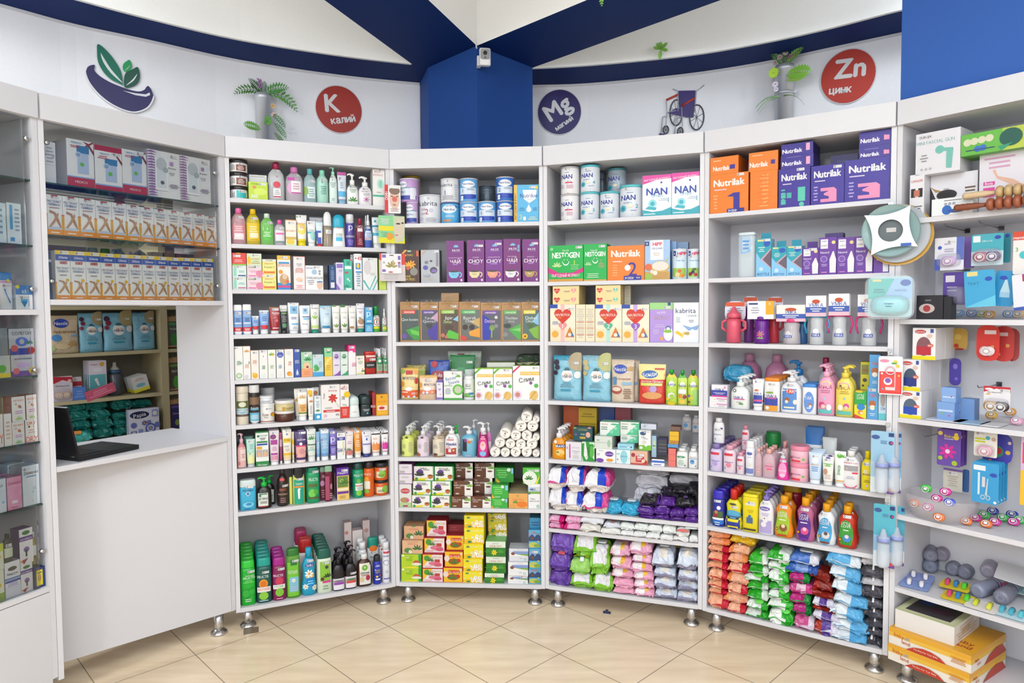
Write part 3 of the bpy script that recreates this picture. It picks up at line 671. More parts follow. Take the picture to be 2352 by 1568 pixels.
# ------------------------------------------------------------------ room
ZS = 1.42
def P(x, y, z=ZS): return atz(x, y, z)
def st(o, n): o.name = n; o['kind'] = 'structure'; return o
fm_ = bpy.data.materials.new('floor_tiles'); fm_.use_nodes = True; nt = fm_.node_tree; bs = nt.nodes['Principled BSDF']
tc = nt.nodes.new('ShaderNodeTexCoord'); mp = nt.nodes.new('ShaderNodeMapping'); mp.vector_type = 'POINT'
a_ = -.79500903; ox_, oy_, ts = -.33018, 2.87039, .37071
ca, sa = math.cos(-a_), math.sin(-a_)
mp.inputs['Rotation'].default_value = (0, 0, -a_); mp.inputs['Location'].default_value = (-(ca*ox_-sa*oy_), -(sa*ox_+ca*oy_), 0)
br = nt.nodes.new('ShaderNodeTexBrick'); br.offset = 0; br.inputs['Scale'].default_value = 1; br.inputs['Brick Width'].default_value = ts; br.inputs['Row Height'].default_value = ts
br.inputs['Mortar Size'].default_value = .0022; br.inputs['Mortar Smooth'].default_value = .3; br.inputs['Color1'].default_value = rgb('f6e2c6'); br.inputs['Color2'].default_value = rgb('f3ddbe'); br.inputs['Mortar'].default_value = rgb('9a8a76')
nt.links.new(tc.outputs['Object'], mp.inputs['Vector']); nt.links.new(mp.outputs[0], br.inputs['Vector'])
m2 = nt.nodes.new('ShaderNodeMapping'); m2.inputs['Scale'].default_value = (1.5, 9, 1); m2.inputs['Rotation'].default_value = (0, 0, -a_+.1); nt.links.new(tc.outputs['Object'], m2.inputs['Vector'])
nz = nt.nodes.new('ShaderNodeTexNoise'); nz.inputs['Scale'].default_value = 2.2; nz.inputs['Detail'].default_value = 6; nt.links.new(m2.outputs[0], nz.inputs['Vector'])
rp = nt.nodes.new('ShaderNodeValToRGB'); rp.color_ramp.elements[0].position = .3; rp.color_ramp.elements[0].color = (.86, .82, .77, 1); rp.color_ramp.elements[1].position = .7; rp.color_ramp.elements[1].color = (1, 1, 1, 1)
nt.links.new(nz.outputs['Fac'], rp.inputs[0]); mx = nt.nodes.new('ShaderNodeMixRGB'); mx.blend_type = 'MULTIPLY'; mx.inputs[0].default_value = 1; nt.links.new(br.outputs['Color'], mx.inputs[1]); nt.links.new(rp.outputs[0], mx.inputs[2]); nt.links.new(mx.outputs[0], bs.inputs['Base Color'])
bs.inputs['Roughness'].default_value = .22
bp = nt.nodes.new('ShaderNodeBump'); bp.inputs['Distance'].default_value = .001; bp.inputs['Strength'].default_value = .4; bp.invert = True; nt.links.new(br.outputs['Fac'], bp.inputs['Height']); nt.links.new(bp.outputs[0], bs.inputs['Normal'])
m = MB(); m.box(-6, 6, -3.5, 8, -.05, 0, fm_); st(m.done('floor'), 'floor')
WALL = mat('f8f8fb', 'paint'); BLUE = mat('0c2a66', 'paint'); BLUE2 = mat('274c92', 'paint'); CEIL = mat('eeeeec', 'paint')
ZC = 1.95+HC
m = MB(); m.box(-6, 6, -3.5, 8, ZC, ZC+.05, CEIL); st(m.done('ceiling'), 'ceiling')
m = MB(); m.box(-6, 6, -3.55, -3.5, 0, ZC, WALL); st(m.done('wall_back'), 'wall_back')
m = MB(); m.box(-6, -5.95, -3.5, 8, 0, ZC, WALL); st(m.done('wall_left'), 'wall_left')
m = MB(); m.box(5.95, 6, -3.5, 8, 0, ZC, WALL); st(m.done('wall_right'), 'wall_right')
m = MB(); m.box(-6, 6, 7.95, 8, 0, ZC, WALL); st(m.done('wall_front'), 'wall_front')
# sign walls behind the headers (their tops meet the blue soffit), soffit strips and their raised faces
def v2(p): return (p[0], p[1])
LW = [v2(P(*q)) for q in ((0, 8), (173, 55), (333, 89), (550, 137), (783, 172), (964, 190))]
RW = [v2(P(*q)) for q in ((1222, 195), (1351, 191), (1568, 170), (1745, 143), (1901, 110), (2056, 77))]
LE = [v2(P(*q)) for q in ((183, 0), (333, 40), (550, 91), (783, 128), (946, 147))]
RE = [v2(P(*q)) for q in ((1222, 157), (1351, 150), (1568, 129), (1745, 100), (1901, 66), (2056, 26), (2185, 0))]
def ext(p, q, t): return (p[0]+(p[0]-q[0])*t, p[1]+(p[1]-q[1])*t)
LW = [ext(LW[0], LW[1], 2.2)]+LW; LE = [ext(LE[0], LE[1], 3.5)]+[ext(LE[0], LE[1], 1.2)]+LE
def smooth(L, n=4):
 out = []
 for i in range(len(L)-1):
  p0 = L[max(i-1, 0)]; p1 = L[i]; p2 = L[i+1]; p3 = L[min(i+2, len(L)-1)]
  for k in range(n):
   t = k/n; out.append(tuple(.5*((2*p1[c])+(-p0[c]+p2[c])*t+(2*p0[c]-5*p1[c]+4*p2[c]-p3[c])*t*t+(-p0[c]+3*p1[c]-3*p2[c]+p3[c])*t**3) for c in (0, 1)))
 return out+[L[-1]]
def wallstrip(L, z0, z1, mt, th=.02):
 m = MB()
 for (x0, y0), (x1, y1) in zip(L, L[1:]):
  dx, dy = x1-x0, y1-y0; l = math.hypot(dx, dy); nx, ny = -dy/l*th, dx/l*th
  m.hexa([(x0, y0, z0), (x1, y1, z0), (x1+nx, y1+ny, z0), (x0+nx, y0+ny, z0), (x0, y0, z1), (x1, y1, z1), (x1+nx, y1+ny, z1), (x0+nx, y0+ny, z1)], mt)
 return m
st(wallstrip([(-5.5, 4.6), (-2.0, 6.6)], 0, ZC-.01, WALL, .05).done('wall_back_room'), 'wall_back_room')
LWs, RWs = smooth(LW), smooth(RW); RWs.append(ext(RWs[-1], RWs[-2], 4))
st(wallstrip(LWs, HC+.46, HC+ZS, WALL).done('wall_sign_left'), 'wall_sign_left'); st(wallstrip(RWs, 0, HC+ZS, WALL).done('wall_sign_right'), 'wall_sign_right')
st(wallstrip([q for q in LWs if q[0] > -1.62], 0, HC+.459, WALL).done('wall_low'), 'wall_low_left')
tr = MB()
for L in (LWs, RWs):
 q = wallstrip([(x, y-.004) for x, y in L], HC+ZS-.016, HC+ZS-.001, mat('dcdce0', 'paint'), .01); n = len(tr.v); tr.v += q.v; tr.f += [tuple(i+n for i in f) for f in q.f]; tr.mi += [tr.m(mat('dcdce0', 'paint'))]*len(q.f); tr.sm += q.sm
st(tr.done('trim_1'), 'trim_1')
NS = []
def stripslab(near, far, z0, z1, mt):
 """slab whose underside spans the two plan curves"""
 m = MB(); n = 48
 def samp(L, k):
  d = [0]
  for a, b in zip(L, L[1:]): d.append(d[-1]+math.dist(a, b))
  t = d[-1]*k/n; return tuple(float(np.interp(t, d, [p[c] for p in L])) for c in (0, 1))
 NS.clear(); NS.extend(samp(near, k) for k in range(n+1))
 for k in range(n):
  a, b, c, d = samp(near, k), samp(near, k+1), samp(far, k+1), samp(far, k)
  m.hexa([(*a, z0), (*b, z0), (*c, z0), (*d, z0), (*a, z1), (*b, z1), (*c, z1), (*d, z1)], mt)
 return m
LEs, REs = smooth(LE), smooth(RE)
RWx = RWs+[ext(RWs[-1], RWs[-2], 4)]
z0 = HC+ZS
st(stripslab(LEs, [(x, y+.05) for x, y in LWs], z0, z0+.02, BLUE).done('soffit_left'), 'trim_2'); NL = list(NS); st(stripslab(REs, [(x, y+.05) for x, y in RWx], z0, z0+.02, BLUE).done('soffit_right'), 'trim_3')
st(wallstrip([(x, y-.006) for x, y in NL], z0-.0008, ZC-.001, CEIL).done('wall_face_left'), 'wall_soffit_left')
NR = list(NS)
st(wallstrip([(x, y-.006) for x, y in NR], z0-.0008, ZC-.001, CEIL).done('wall_face_right'), 'wall_soffit_right')
# column and beams on the 45-degree grid
c0 = P(1095, 105); cl = P(983, 155); cr = P(1223, 155); cst = P(965, 190)
m = MB(); back = (cl[0]+cr[0]-c0[0], cl[1]+cr[1]-c0[1])
m.hexa([(c0[0], c0[1], .24), (cr[0], cr[1], .24), (back[0], back[1], .24), (cl[0], cl[1], .24), (c0[0], c0[1], z0), (cr[0], cr[1], z0), (back[0], back[1], z0), (cl[0], cl[1], z0)], BLUE2); m.hexa([(c0[0], c0[1], 0), (cr[0], cr[1], 0), (back[0], back[1], 0), (cl[0], cl[1], 0), (c0[0], c0[1], .2398), (cr[0], cr[1], .2398), (back[0], back[1], .2398), (cl[0], cl[1], .2398)], mat('b09a7c', 'paint')); st(m.done('column'), 'wall_column')
m = MB(); m.hexa([(cst[0], cst[1], 1.9), (cl[0], cl[1], 1.9), (cl[0]+.1, cl[1]+.15, 1.9), (cst[0]+.1, cst[1]+.15, 1.9), (cst[0], cst[1], z0), (cl[0], cl[1], z0), (cl[0]+.1, cl[1]+.15, z0), (cst[0]+.1, cst[1]+.15, z0)], BLUE2); st(m.done('column_return'), 'wall_column_return')
def beam(a, b, c, d, nm):
 m = MB(); zt = ZC-.001; m.hexa([(*v2(a), z0), (*v2(b), z0), (*v2(c), z0), (*v2(d), z0), (*v2(a), zt), (*v2(b), zt), (*v2(c), zt), (*v2(d), zt)], CEIL)
 for i in range(6): pass
 m.mi[5] = m.m(BLUE); m.mi[4] = m.m(CEIL); st(m.done(nm), nm)
def farp(p, q, L): d = ((q[0]-p[0]), (q[1]-p[1])); l = math.hypot(*d); return (p[0]+d[0]/l*L, p[1]+d[1]/l*L)
lA = P(984, 0); lB0 = P(946, 147); lB1 = P(745, 0)
beam(v2(c0), farp(v2(c0), v2(lA), 3.2), farp(v2(lB0), v2(lB1), 3.4), v2(lB0), 'trim_4')
rA = P(1348, 0); rB0 = P(1222, 156); rB1 = P(1656, 0)
beam(v2(c0), v2(rB0), farp(v2(rB0), v2(rB1), 3.2), farp(v2(c0), v2(rA), 3.0), 'trim_5')
m = MB(); q = (v2(lB0), v2(c0), v2(rB0), (v2(rB0)[0]-.0, v2(rB0)[1]+.35), (cst[0], cst[1]+.1), (lB0[0]-.02, lB0[1]+.2))
m.quad([(x, y, z0+.0005) for x, y in q][::-1], BLUE); m.quad([(x, y, z0+.02) for x, y in q], BLUE); st(m.done('soffit_knot'), 'trim_6')
# blue wall above the right rack
B = BAY[6]; a = B.w2(.004, .012, 0); b = B.w2(1.6, .012, 0)
m = wallstrip([v2(a), v2(b)], HC+.72, z0-.001, mat('3a61ac', 'paint'), .03); st(m.done('wall_blue'), 'wall_blue_right')
# ------------------------------------------------------------------ signs on the curved wall
def wallhit(px, py):
 d = rayp(px, py); best = None
 for L in (LWs, RWs):
  for (x0, y0), (x1, y1) in zip(L, L[1:]):
   ex, ey = x1-x0, y1-y0; den = d[0]*ey-d[1]*ex
   if abs(den) < 1e-9: continue
   k = (x0*ey-y0*ex)/den; s_ = ((d[0]*k-x0)*ex+(d[1]*k-y0)*ey)/(ex*ex+ey*ey)
   if k > 0 and -.001 <= s_ <= 1.001 and (best is None or k < best[0]): best = (k, math.atan2(ey, ex))
 k, ang = best; return Vector((d[0]*k, d[1]*k, d[2]*k+HC)), ang, k
def sign(px, py, wpx, hpx, cols, g, label, extra=None, rim='e8e8ec'):
 c, ang, k = wallhit(px, py); s = k/FPX; a, _, _ = wallhit(px-wpx/2, py); b, _, _ = wallhit(px+wpx/2, py); w = (Vector((a.x, a.y))-Vector((b.x, b.y))).length; h = hpx*s*1.0
 n = Vector((math.sin(ang), -math.cos(ang), 0)); m = MB()
 if cols:
  for r, y, cc in ((1.0, -.004, rim), (.965, -.0065, cols)):
   R_ = [[(w/2*r*math.cos(t), yy, h/2*r*math.sin(t)) for t in [-2*math.pi*i/40 for i in range(40)]] for yy in (y+.004, y)]; m.rings(R_, mat(cc, 'print'), smooth=False)
 gfx(m, g, lambda x, y, l: ((x-.5)*w, -.0068-.0004*l, (y-.5)*h), w, h)
 if extra: extra(m, w, h)
 o = m.done('wall_sign', None, c+n*.003, ang); tag(o, label, 'sign')
sign(778, 252, 109, 109, 'b8352a', 'B K .36 .62 .36 f4f0f0 .5 4;B калий .58 .3 .14 f4f0f0 .6 12', 'round red wall sign with white K and word beneath')
sign(1285, 258, 102, 104, '2a1f6e', 'B Mg .45 .6 .36 f2f2f4 .82 33;B магний .6 .25 .1 f2f2f4 .55 33', 'round dark violet wall sign with white Mg')
sign(1948, 176, 129, 124, 'cc3a2a', 'B Zn .54 .65 .34 f4f2f2 .66 -4;B цинк .37 .28 .13 f4f2f2 .5 -4', 'round red wall sign with white Zn and word beneath')
def mortar(m, w, h):
 def pl(P, c, l=0): m.quad([((x-.5)*w, -.007-.0005*l, (y-.5)*h) for x, y in P], mat(c, 'print'))
 def shape(P, c, l=0):
  P = sm(P); cx = sum(p[0] for p in P)/len(P); cy = sum(p[1] for p in P)/len(P)
  for i in range(len(P)): pl([(cx, cy), P[i], P[(i+1) % len(P)]], c, l)
 # bowl: strip between upper and lower curves
 def sm(P, n=4):
  m_ = len(P); out = []
  for i in range(m_):
   p0, p1, p2, p3 = P[i-1], P[i], P[(i+1) % m_], P[(i+2) % m_]
   for k in range(n):
    t = k/n; out.append(tuple(.5*(2*p1[c]+(p2[c]-p0[c])*t+(2*p0[c]-5*p1[c]+4*p2[c]-p3[c])*t*t+(3*p1[c]-p0[c]-3*p2[c]+p3[c])*t**3) for c in (0, 1)))
  return out
 up = [(.02, .6), (.06, .64), (.13, .66), (.12, .58), (.2, .5), (.35, .43), (.5, .39), (.65, .36), (.78, .36), (.86, .4), (.9, .46), (.93, .47), (.97, .42), (.99, .35)]
 lo = [(.0, .54), (.01, .48), (.04, .4), (.09, .32), (.18, .22), (.3, .13), (.42, .07), (.55, .03), (.68, .02), (.8, .06), (.9, .13), (.96, .22), (.99, .3), (1, .34)]
 up = smooth(up); lo = smooth(lo)
 for i in range(52): pl([lo[i], lo[i+1], up[i+1], up[i]], '2f2a63')
 for i in range(52): pl([(lo[i][0]*1.03-.015, lo[i][1]-.022), (lo[i+1][0]*1.03-.015, lo[i+1][1]-.022), lo[i+1], lo[i]], 'f6f6f8')
 pl([(.53, .33), (.72, .29), (.88, .29), (.95, .33), (.94, .37), (.88, .33), (.72, .32)], 'f2f2f6', 1)
 shape([(.19, 1), (.17, .88), (.18, .72), (.25, .58), (.36, .48), (.5, .43), (.53, .42), (.52, .6), (.45, .75), (.33, .9)], '0f7a62')
 shape([(.22, .87), (.26, .8), (.38, .62), (.52, .47), (.5, .47), (.36, .58), (.25, .74)], 'f2f6f4', 1)
 shape([(.54, .71), (.56, .77), (.6, .81), (.65, .84), (.68, .75), (.64, .66), (.57, .64), (.55, .66)], '25a862')
 shape([(.57, .66), (.62, .7), (.66, .77), (.62, .71)], 'f2f6f4', 1)
 shape([(.56, .56), (.6, .64), (.68, .69), (.77, .75), (.8, .62), (.77, .5), (.68, .42), (.56, .39)], '1c5a4c')
 shape([(.58, .42), (.7, .52), (.76, .64), (.68, .53)], 'f2f6f4', 1)
sign(276, 184, 152, 142, None, '', 'wall sign of violet mortar bowl with green leaves', mortar)
def chair(m, w, h):
 K = mat('4a4a55', 'print'); V = mat('3a2a78', 'print'); Rr = mat('d8432c', 'print')
 X = lambda x, y, l=0: ((x-.5)*w, -.006-.0015*l, (y-.5)*h)
 def tb(P, r, mt, l=0): m.tube([X(x, y, l) for x, y in P], r, mt, 6)
 def wheel(cx, cy, rx, ry, l):
  tb([(cx+rx*math.cos(t), cy+ry*math.sin(t)) for t in [2*math.pi*i/20 for i in range(21)]], .004, K, l)
  for i in range(4): t = math.pi*i/4+.3; tb([(cx-rx*math.cos(t), cy-ry*math.sin(t)), (cx+rx*math.cos(t), cy+ry*math.sin(t))], .0012, K, l)
 wheel(.38, .48, .14, .27, 0); wheel(.83, .34, .155, .26, 1); wheel(.15, .14, .06, .08, 0); wheel(.47, .07, .06, .09, 1)
 m.quad([X(.42, .93, 2), X(.8, .9, 2), X(.78, .62, 2), X(.75, .48, 2), X(.45, .52, 2)][::-1], V); m.quad([X(.2, .48, 2.2), X(.62, .36, 2.2), X(.76, .5, 2.2), X(.36, .57, 2.2)], V); m.quad([X(.55, .62, 2.4), X(.78, .6, 2.4), X(.76, .34, 2.4), X(.58, .36, 2.4)], V)
 tb([(.16, .76), (.42, .85)], .006, Rr, 3); tb([(.5, .6), (.78, .74)], .006, Rr, 3)
 for L in ([(.3, .98), (.42, .93), (.42, .5)], [(.99, .99), (.82, .88), (.78, .45)], [(.16, .74), (.17, .5), (.38, .52)], [(.5, .58), (.52, .2), (.47, .1)], [(.18, .42), (.08, .42), (.04, .06)], [(.5, .38), (.38, .36), (.34, .02)], [(.15, .2), (.17, .48)]): tb(L, .003, mat('c4c6ce', 'print'), 1)
 tb([(.0, .06), (.12, .04)], .004, V, 1); tb([(.22, .02), (.34, .01)], .004, V, 1)
sign(1566, 256, 104, 108, None, '', 'wall sign of violet wheelchair with red armrests', chair)
# ------------------------------------------------------------------ wall vases with artificial plants
def frond(m, p0, d, L, c, n=9, wl=.03, droop=.6, lw=.28):
 p = Vector(p0); d = Vector(d).normalized(); mt = mat(c, 'leaf'); pts = [p.copy()]
 for i in range(n):
  d = (d+Vector((0, 0, -droop/n))).normalized(); p = p+d*(L/n); pts.append(p.copy())
 m.tube(pts, .0014, mt, 5)
 for i in range(1, n+1):
  q = pts[i]; dd = (pts[i]-pts[i-1]).normalized(); s = dd.cross(Vector((0, -1, .2))).normalized(); k = wl*math.sin(math.pi*(.15+.85*i/(n+1)))
  for sg in (-1, 1):
   tip = q+s*sg*k+dd*k*.6; mid = q+(tip-q)*.5; wv = dd*k*lw
   m.quad([q, mid-wv+Vector((0, -.002, 0)), tip, mid+wv+Vector((0, .002, 0))], mt)
def bloom(m, p, r, c, cc='e8c860', n=9):
 for i in range(n):
  a = 2*math.pi*i/n; t = Vector((math.cos(a)*r, -.004, math.sin(a)*r)); s = Vector((-math.sin(a), 0, math.cos(a)))*r*.22
  m.quad([Vector(p), Vector(p)+t*.6-s, Vector(p)+t, Vector(p)+t*.6+s], mat(c, 'leaf'))
 m.lathe([(0, r*.2), (.004, r*.15)], mat(cc, 'leaf'), cx=p[0], cy=p[1]-.004, z=p[2], n=8)
def vase(px, pt, pb, wpx, label, plants, clamp=0):
 c, ang, k = wallhit(px, (pt+pb)/2); s = k/FPX; n = Vector((math.sin(ang), -math.cos(ang), 0)); r = wpx*s/2; top, _, _ = wallhit(px, pt);
 z1 = top.z; z0_ = z1-.36; e = empty('wall_vase', Vector((c.x, c.y, z0_))+n*(r+.012), ang); tag(e, label, 'vase', 'silver wall vases with plants'); h = z1-z0_
 m = MB(); al = mat('c8ccd2', 'satin'); m.lathe([(0, r), (h-.03, r), (h-.028, r*1.06), (h-.01, r*1.06), (h-.008, r), (h, r)], al, n=20); m.done('pipe', e)
 if clamp:
  m = MB(); m.lathe([(0, r*1.1), (.012, r*1.1)], al, z=h*.55, n=20); m.box(-r*1.5, r*1.5, -.006, .006, h*.55, h*.55+.014, al); m.done('clamp', e)
 plants(e, h, r)
def plants1(e, h, r):
 for p, d, L, c, wl, dr in (((0, 0, h), (-.9, -.2, .5), .17, '4a7a3a', .03, 1.3), ((0, 0, h), (-.5, -.3, .6), .11, '3a6a38', .025, .6), ((.01, 0, h), (.7, -.3, .7), .14, '4a8a3c', .035, .9), ((.02, 0, h), (.9, -.2, .5), .2, '5a9a44', .035, 1.9), ((0, 0, h), (.1, -.4, 1), .07, '5a7a68', .02, .2)):
  m = MB(); frond(m, p, d, L, c, 10, wl, dr); m.done('frond', e)
 for p, d, L, c, wl, dr in (((-.02, -r, h*.42), (-.9, -.3, .25), .1, '6aa848', .028, .3), ((.03, -r, h*.7), (.5, -.3, -.3), .12, '5a8a58', .02, .8), ((.05, -r, h*.55), (.5, -.3, -.5), .11, '6a9a6a', .02, .6), ((.0, -r, h*.5), (.2, -.4, .3), .06, '5a9a3c', .025, .2), ((.05, -r, h*.4), (.6, -.2, -.6), .09, '5a8a40', .015, .4)):
  m = MB(); frond(m, p, d, L, c, 9, wl, dr, .35); m.done('frond', e)
 m = MB()
 for i in range(12): t = i/12; bloom(m, (-.02+RND.uniform(-.008, .008), -.02, h+.03+t*.045), .011, 'a87aa8', '8a5a90', 5)
 m.done('flower_spike', e); m = MB(); bloom(m, (.045, -.045, h*.8), .016, 'd8b078', 'b88a50'); bloom(m, (.05, -.05, h*.66), .02, 'd8c0b8', 'a86a5a'); m.done('blossoms', e)
def plants2(e, h, r):
 for p, d, L, c, wl, dr in (((0, 0, h), (-.5, -.3, .8), .1, '5a8a48', .022, .5), ((0, 0, h), (.6, -.3, .6), .13, '7ab050', .028, .6), ((0, 0, h), (.1, -.3, 1), .1, '4a6a40', .022, .3), ((.02, -r, h*.8), (.9, -.4, .1), .15, '8ac848', .045, .5), ((.02, -r, h*.72), (.8, -.4, .4), .12, 'a8d060', .035, 1.0)):
  m = MB(); frond(m, p, d, L, c, 9, wl, dr, .4); m.done('frond', e)
 for i in range(10):
  m = MB(); sgn = -1 if i < 6 else 1; a = RND.uniform(.1, .9); pts = [Vector((sgn*.01, -r, h*.5))]; d = Vector((sgn*1., -.2, a if sgn < 0 else .2)).normalized()
  for k in range(7): d = (d+Vector((0, 0, -.22))).normalized(); pts.append(pts[-1]+d*.021)
  m.tube(pts, .0028, mat('88b078' if sgn < 0 else '98c058', 'leaf'), 4, .0006); m.done('grass_blade', e)
 m = MB(); bloom(m, (-.04, -r-.02, h*.86), .032, 'b8e040', 'd8e868', 14); m.done('green_daisy', e); m = MB(); bloom(m, (-.03, -r-.02, h*.68), .02, 'e8dcec', 'c8b0d0', 9); bloom(m, (-.025, -r-.02, h*.6), .016, 'e8dcec', 'c8b0d0', 9); bloom(m, (-.02, -.02, h+.045), .018, 'b8a0a0', '8a7070'); bloom(m, (.01, -.02, h+.06), .016, 'c8b0b0', '8a7070'); bloom(m, (-.045, -.02, h+.02), .016, 'b8a8a0', '8a7070'); m.done('blossoms', e)
 m = MB()
 for i in range(9): bloom(m, (.03+.006*i, -.02, h+.035+.002*i), .01, 'c06a90', 'a05078', 5)
 m.done('flower_spike', e)
vase(600, 222, 320, 33, 'silver pipe vase with drooping ferns, between bowl and K signs', plants1)
vase(1808, 158, 275, 40, 'silver pipe vase with green daisy, left of Zn sign', plants2, 1)
# sprig on the raised white face, and one higher
def facehit(px, py, L):
 d = rayp(px, py)
 for (x0, y0), (x1, y1) in zip(L, L[1:]):
  ex, ey = x1-x0, y1-y0; den = d[0]*ey-d[1]*ex; k = (x0*ey-y0*ex)/den; s_ = ((d[0]*k-x0)*ex+(d[1]*k-y0)*ey)/(ex*ex+ey*ey)
  if k > 0 and 0 <= s_ <= 1: return Vector((d[0]*k, d[1]*k, d[2]*k+HC)), math.atan2(ey, ex)
c, ang = facehit(1515, 118, REs); e = empty('hanging_sprig', c+Vector((0, -.03, 0)), ang); tag(e, 'small light green artificial sprig on white face above blue band', 'plant')
for d, L in (((-.6, -.3, .3), .045), ((.5, -.3, .5), .05), ((.1, -.5, .2), .04), ((-.1, -.3, -1), .06), ((.7, -.3, -.1), .045), ((0, -.4, .8), .04), ((-.4, -.3, .8), .04)):
 m = MB(); frond(m, (0, 0, 0), d, L, '7ab838', 7, .012, .5, .5); m.done('frond', e)
c = Vector(atz(1379, 2, ZS-.05)); e = empty('hanging_sprig', c, 0); tag(e, 'tiny green tendril hanging from blue beam at top', 'plant'); m = MB(); frond(m, (0, 0, .05), (.1, 0, -1), .07, '7ab848', 6, .012, .3, .4); m.done('tendril', e)
# security camera on the column corner
e = empty('security_camera', c0+Vector((.045, -.05, -.08)), math.radians(8)); tag(e, 'white square security camera on corner of blue column', 'camera')
m = MB(); body(m, [(0, .85), (.06, 1), (.94, 1), (1, .85)], .06, .028, .09, 5, mat('eeeef0', 'plastic'), -.045); m.done('housing', e)
m = MB(); slab(m, card_outline(.05, .055, .01), -.0155, -.014, mat('9a9ca2', 'plastic')); m.v = [(x, y, z-.015) for x, y, z in m.v]; m.done('front_plate', e)
m = MB(); m.lathe([(0, .011), (.006, .01)], mat('1a1a20', 'plastic'), n=16); m.v = [(x, -.016-z, y+.018) for x, y, z in m.v]; m.done('lens', e)
m = MB(); m.lathe([(0, .005), (.003, .004)], mat('55555c', 'plastic'), n=10); m.v = [(x, -.016-z, y-.006) for x, y, z in m.v]; m.done('sensor', e)
m = MB(); m.box(-.04, -.02, .01, .05, -.04, .012, mat('e4e4e6', 'plastic')); m.tube([(-.03, .03, 0), (0, .012, 0)], .006, mat('e4e4e6', 'plastic')); m.done('bracket', e)
kn = Vector((c0.x, c0.y, 0)); m = MB(); m.tube([(c0.x, c0.y-.012, z0-.02), (c0.x-.012, c0.y-.016, z0+.06), (c0.x-.02, c0.y-.02, z0+.2), (c0.x-.006, c0.y-.014, z0+.33), (c0.x, c0.y-.01, z0+.5)], .0035, mat('f0f0f0', 'plastic')); m.box(c0.x-.012, c0.x+.012, c0.y-.02, c0.y, z0+.33, z0+.35, mat('a0a0a0', 'plastic'))
tag(m.done('camera_cable'), 'white cable running up wall corner to security camera', 'cable')
# ------------------------------------------------------------------ laptop on the counter
zt = -.5625
a = atz(157, 1062, zt); b = atz(297, 1032, zt); cpt = atz(236, 1010, zt); d_ = atz(150, 1016, zt)
x = (b-a); xl = x.length; ang = math.atan2(x.y, x.x); e = empty('laptop', a+Vector((.034, .012, 0)), ang); tag(e, 'open black laptop standing on white hatch counter', 'laptop')
BK = mat('17171b', 'plastic'); dl = .22; xl = max(xl, .24)
m = MB(); m.box(0, xl, 0, dl, .001, .018, BK); m.box(.02, xl*.52, .02, dl-.02, .018, .0186, mat('0c0c0e', 'plastic')); m.box(xl*.6, xl*.85, dl*.35, dl*.65, .018, .0184, mat('25252a', 'plastic')); o = m.done('base', e)
bv = o.modifiers.new('bevel', 'BEVEL'); bv.width = .004; bv.segments = 2; bv.limit_method = 'ANGLE'
m = MB()
for i in range(5):
 for j in range(12): m.box(.024+i*.019, .04+i*.019, .024+j*.0145, .0365+j*.0145, .0186, .0202, mat('1d1d22', 'plastic'))
m.done('keyboard', e)
m = MB(); t = math.radians(101); m.hexa([(-.004, 0, .014), (.004, 0, .018), (.004, dl, .018), (-.004, dl, .014)]+[(px_+math.cos(t)*.2, y, z_+math.sin(t)*.2) for px_, y, z_ in ((-.004, 0, .014), (.002, 0, .018), (.002, dl, .018), (-.004, dl, .014))], BK)
m.done('screen_lid', e)
m = MB(); m.tube([(0, .02, .016), (0, dl-.02, .016)], .006, mat('101014', 'plastic')); m.done('hinge', e)
# small things on the floor
p = atz(1394, 1408, -HC); m = MB(); m.box(-.018, .018, -.006, .006, 0, .008, mat('24305a', 'plastic')); m.box(-.006, .006, -.004, .004, .008, .018, mat('24305a', 'plastic')); tag(m.done('plastic_clip', None, p, -.3), 'tiny dark blue plastic clip lying on floor tiles', 'clip')
p = atz(578, 1448, -HC); m = MB(); m.box(-.035, .03, -.03, .03, 0, .002, mat('8a7a66', 'paper')); tag(m.done('floor_pad', None, p, .35), 'small brown square pad under rack foot', 'pad')
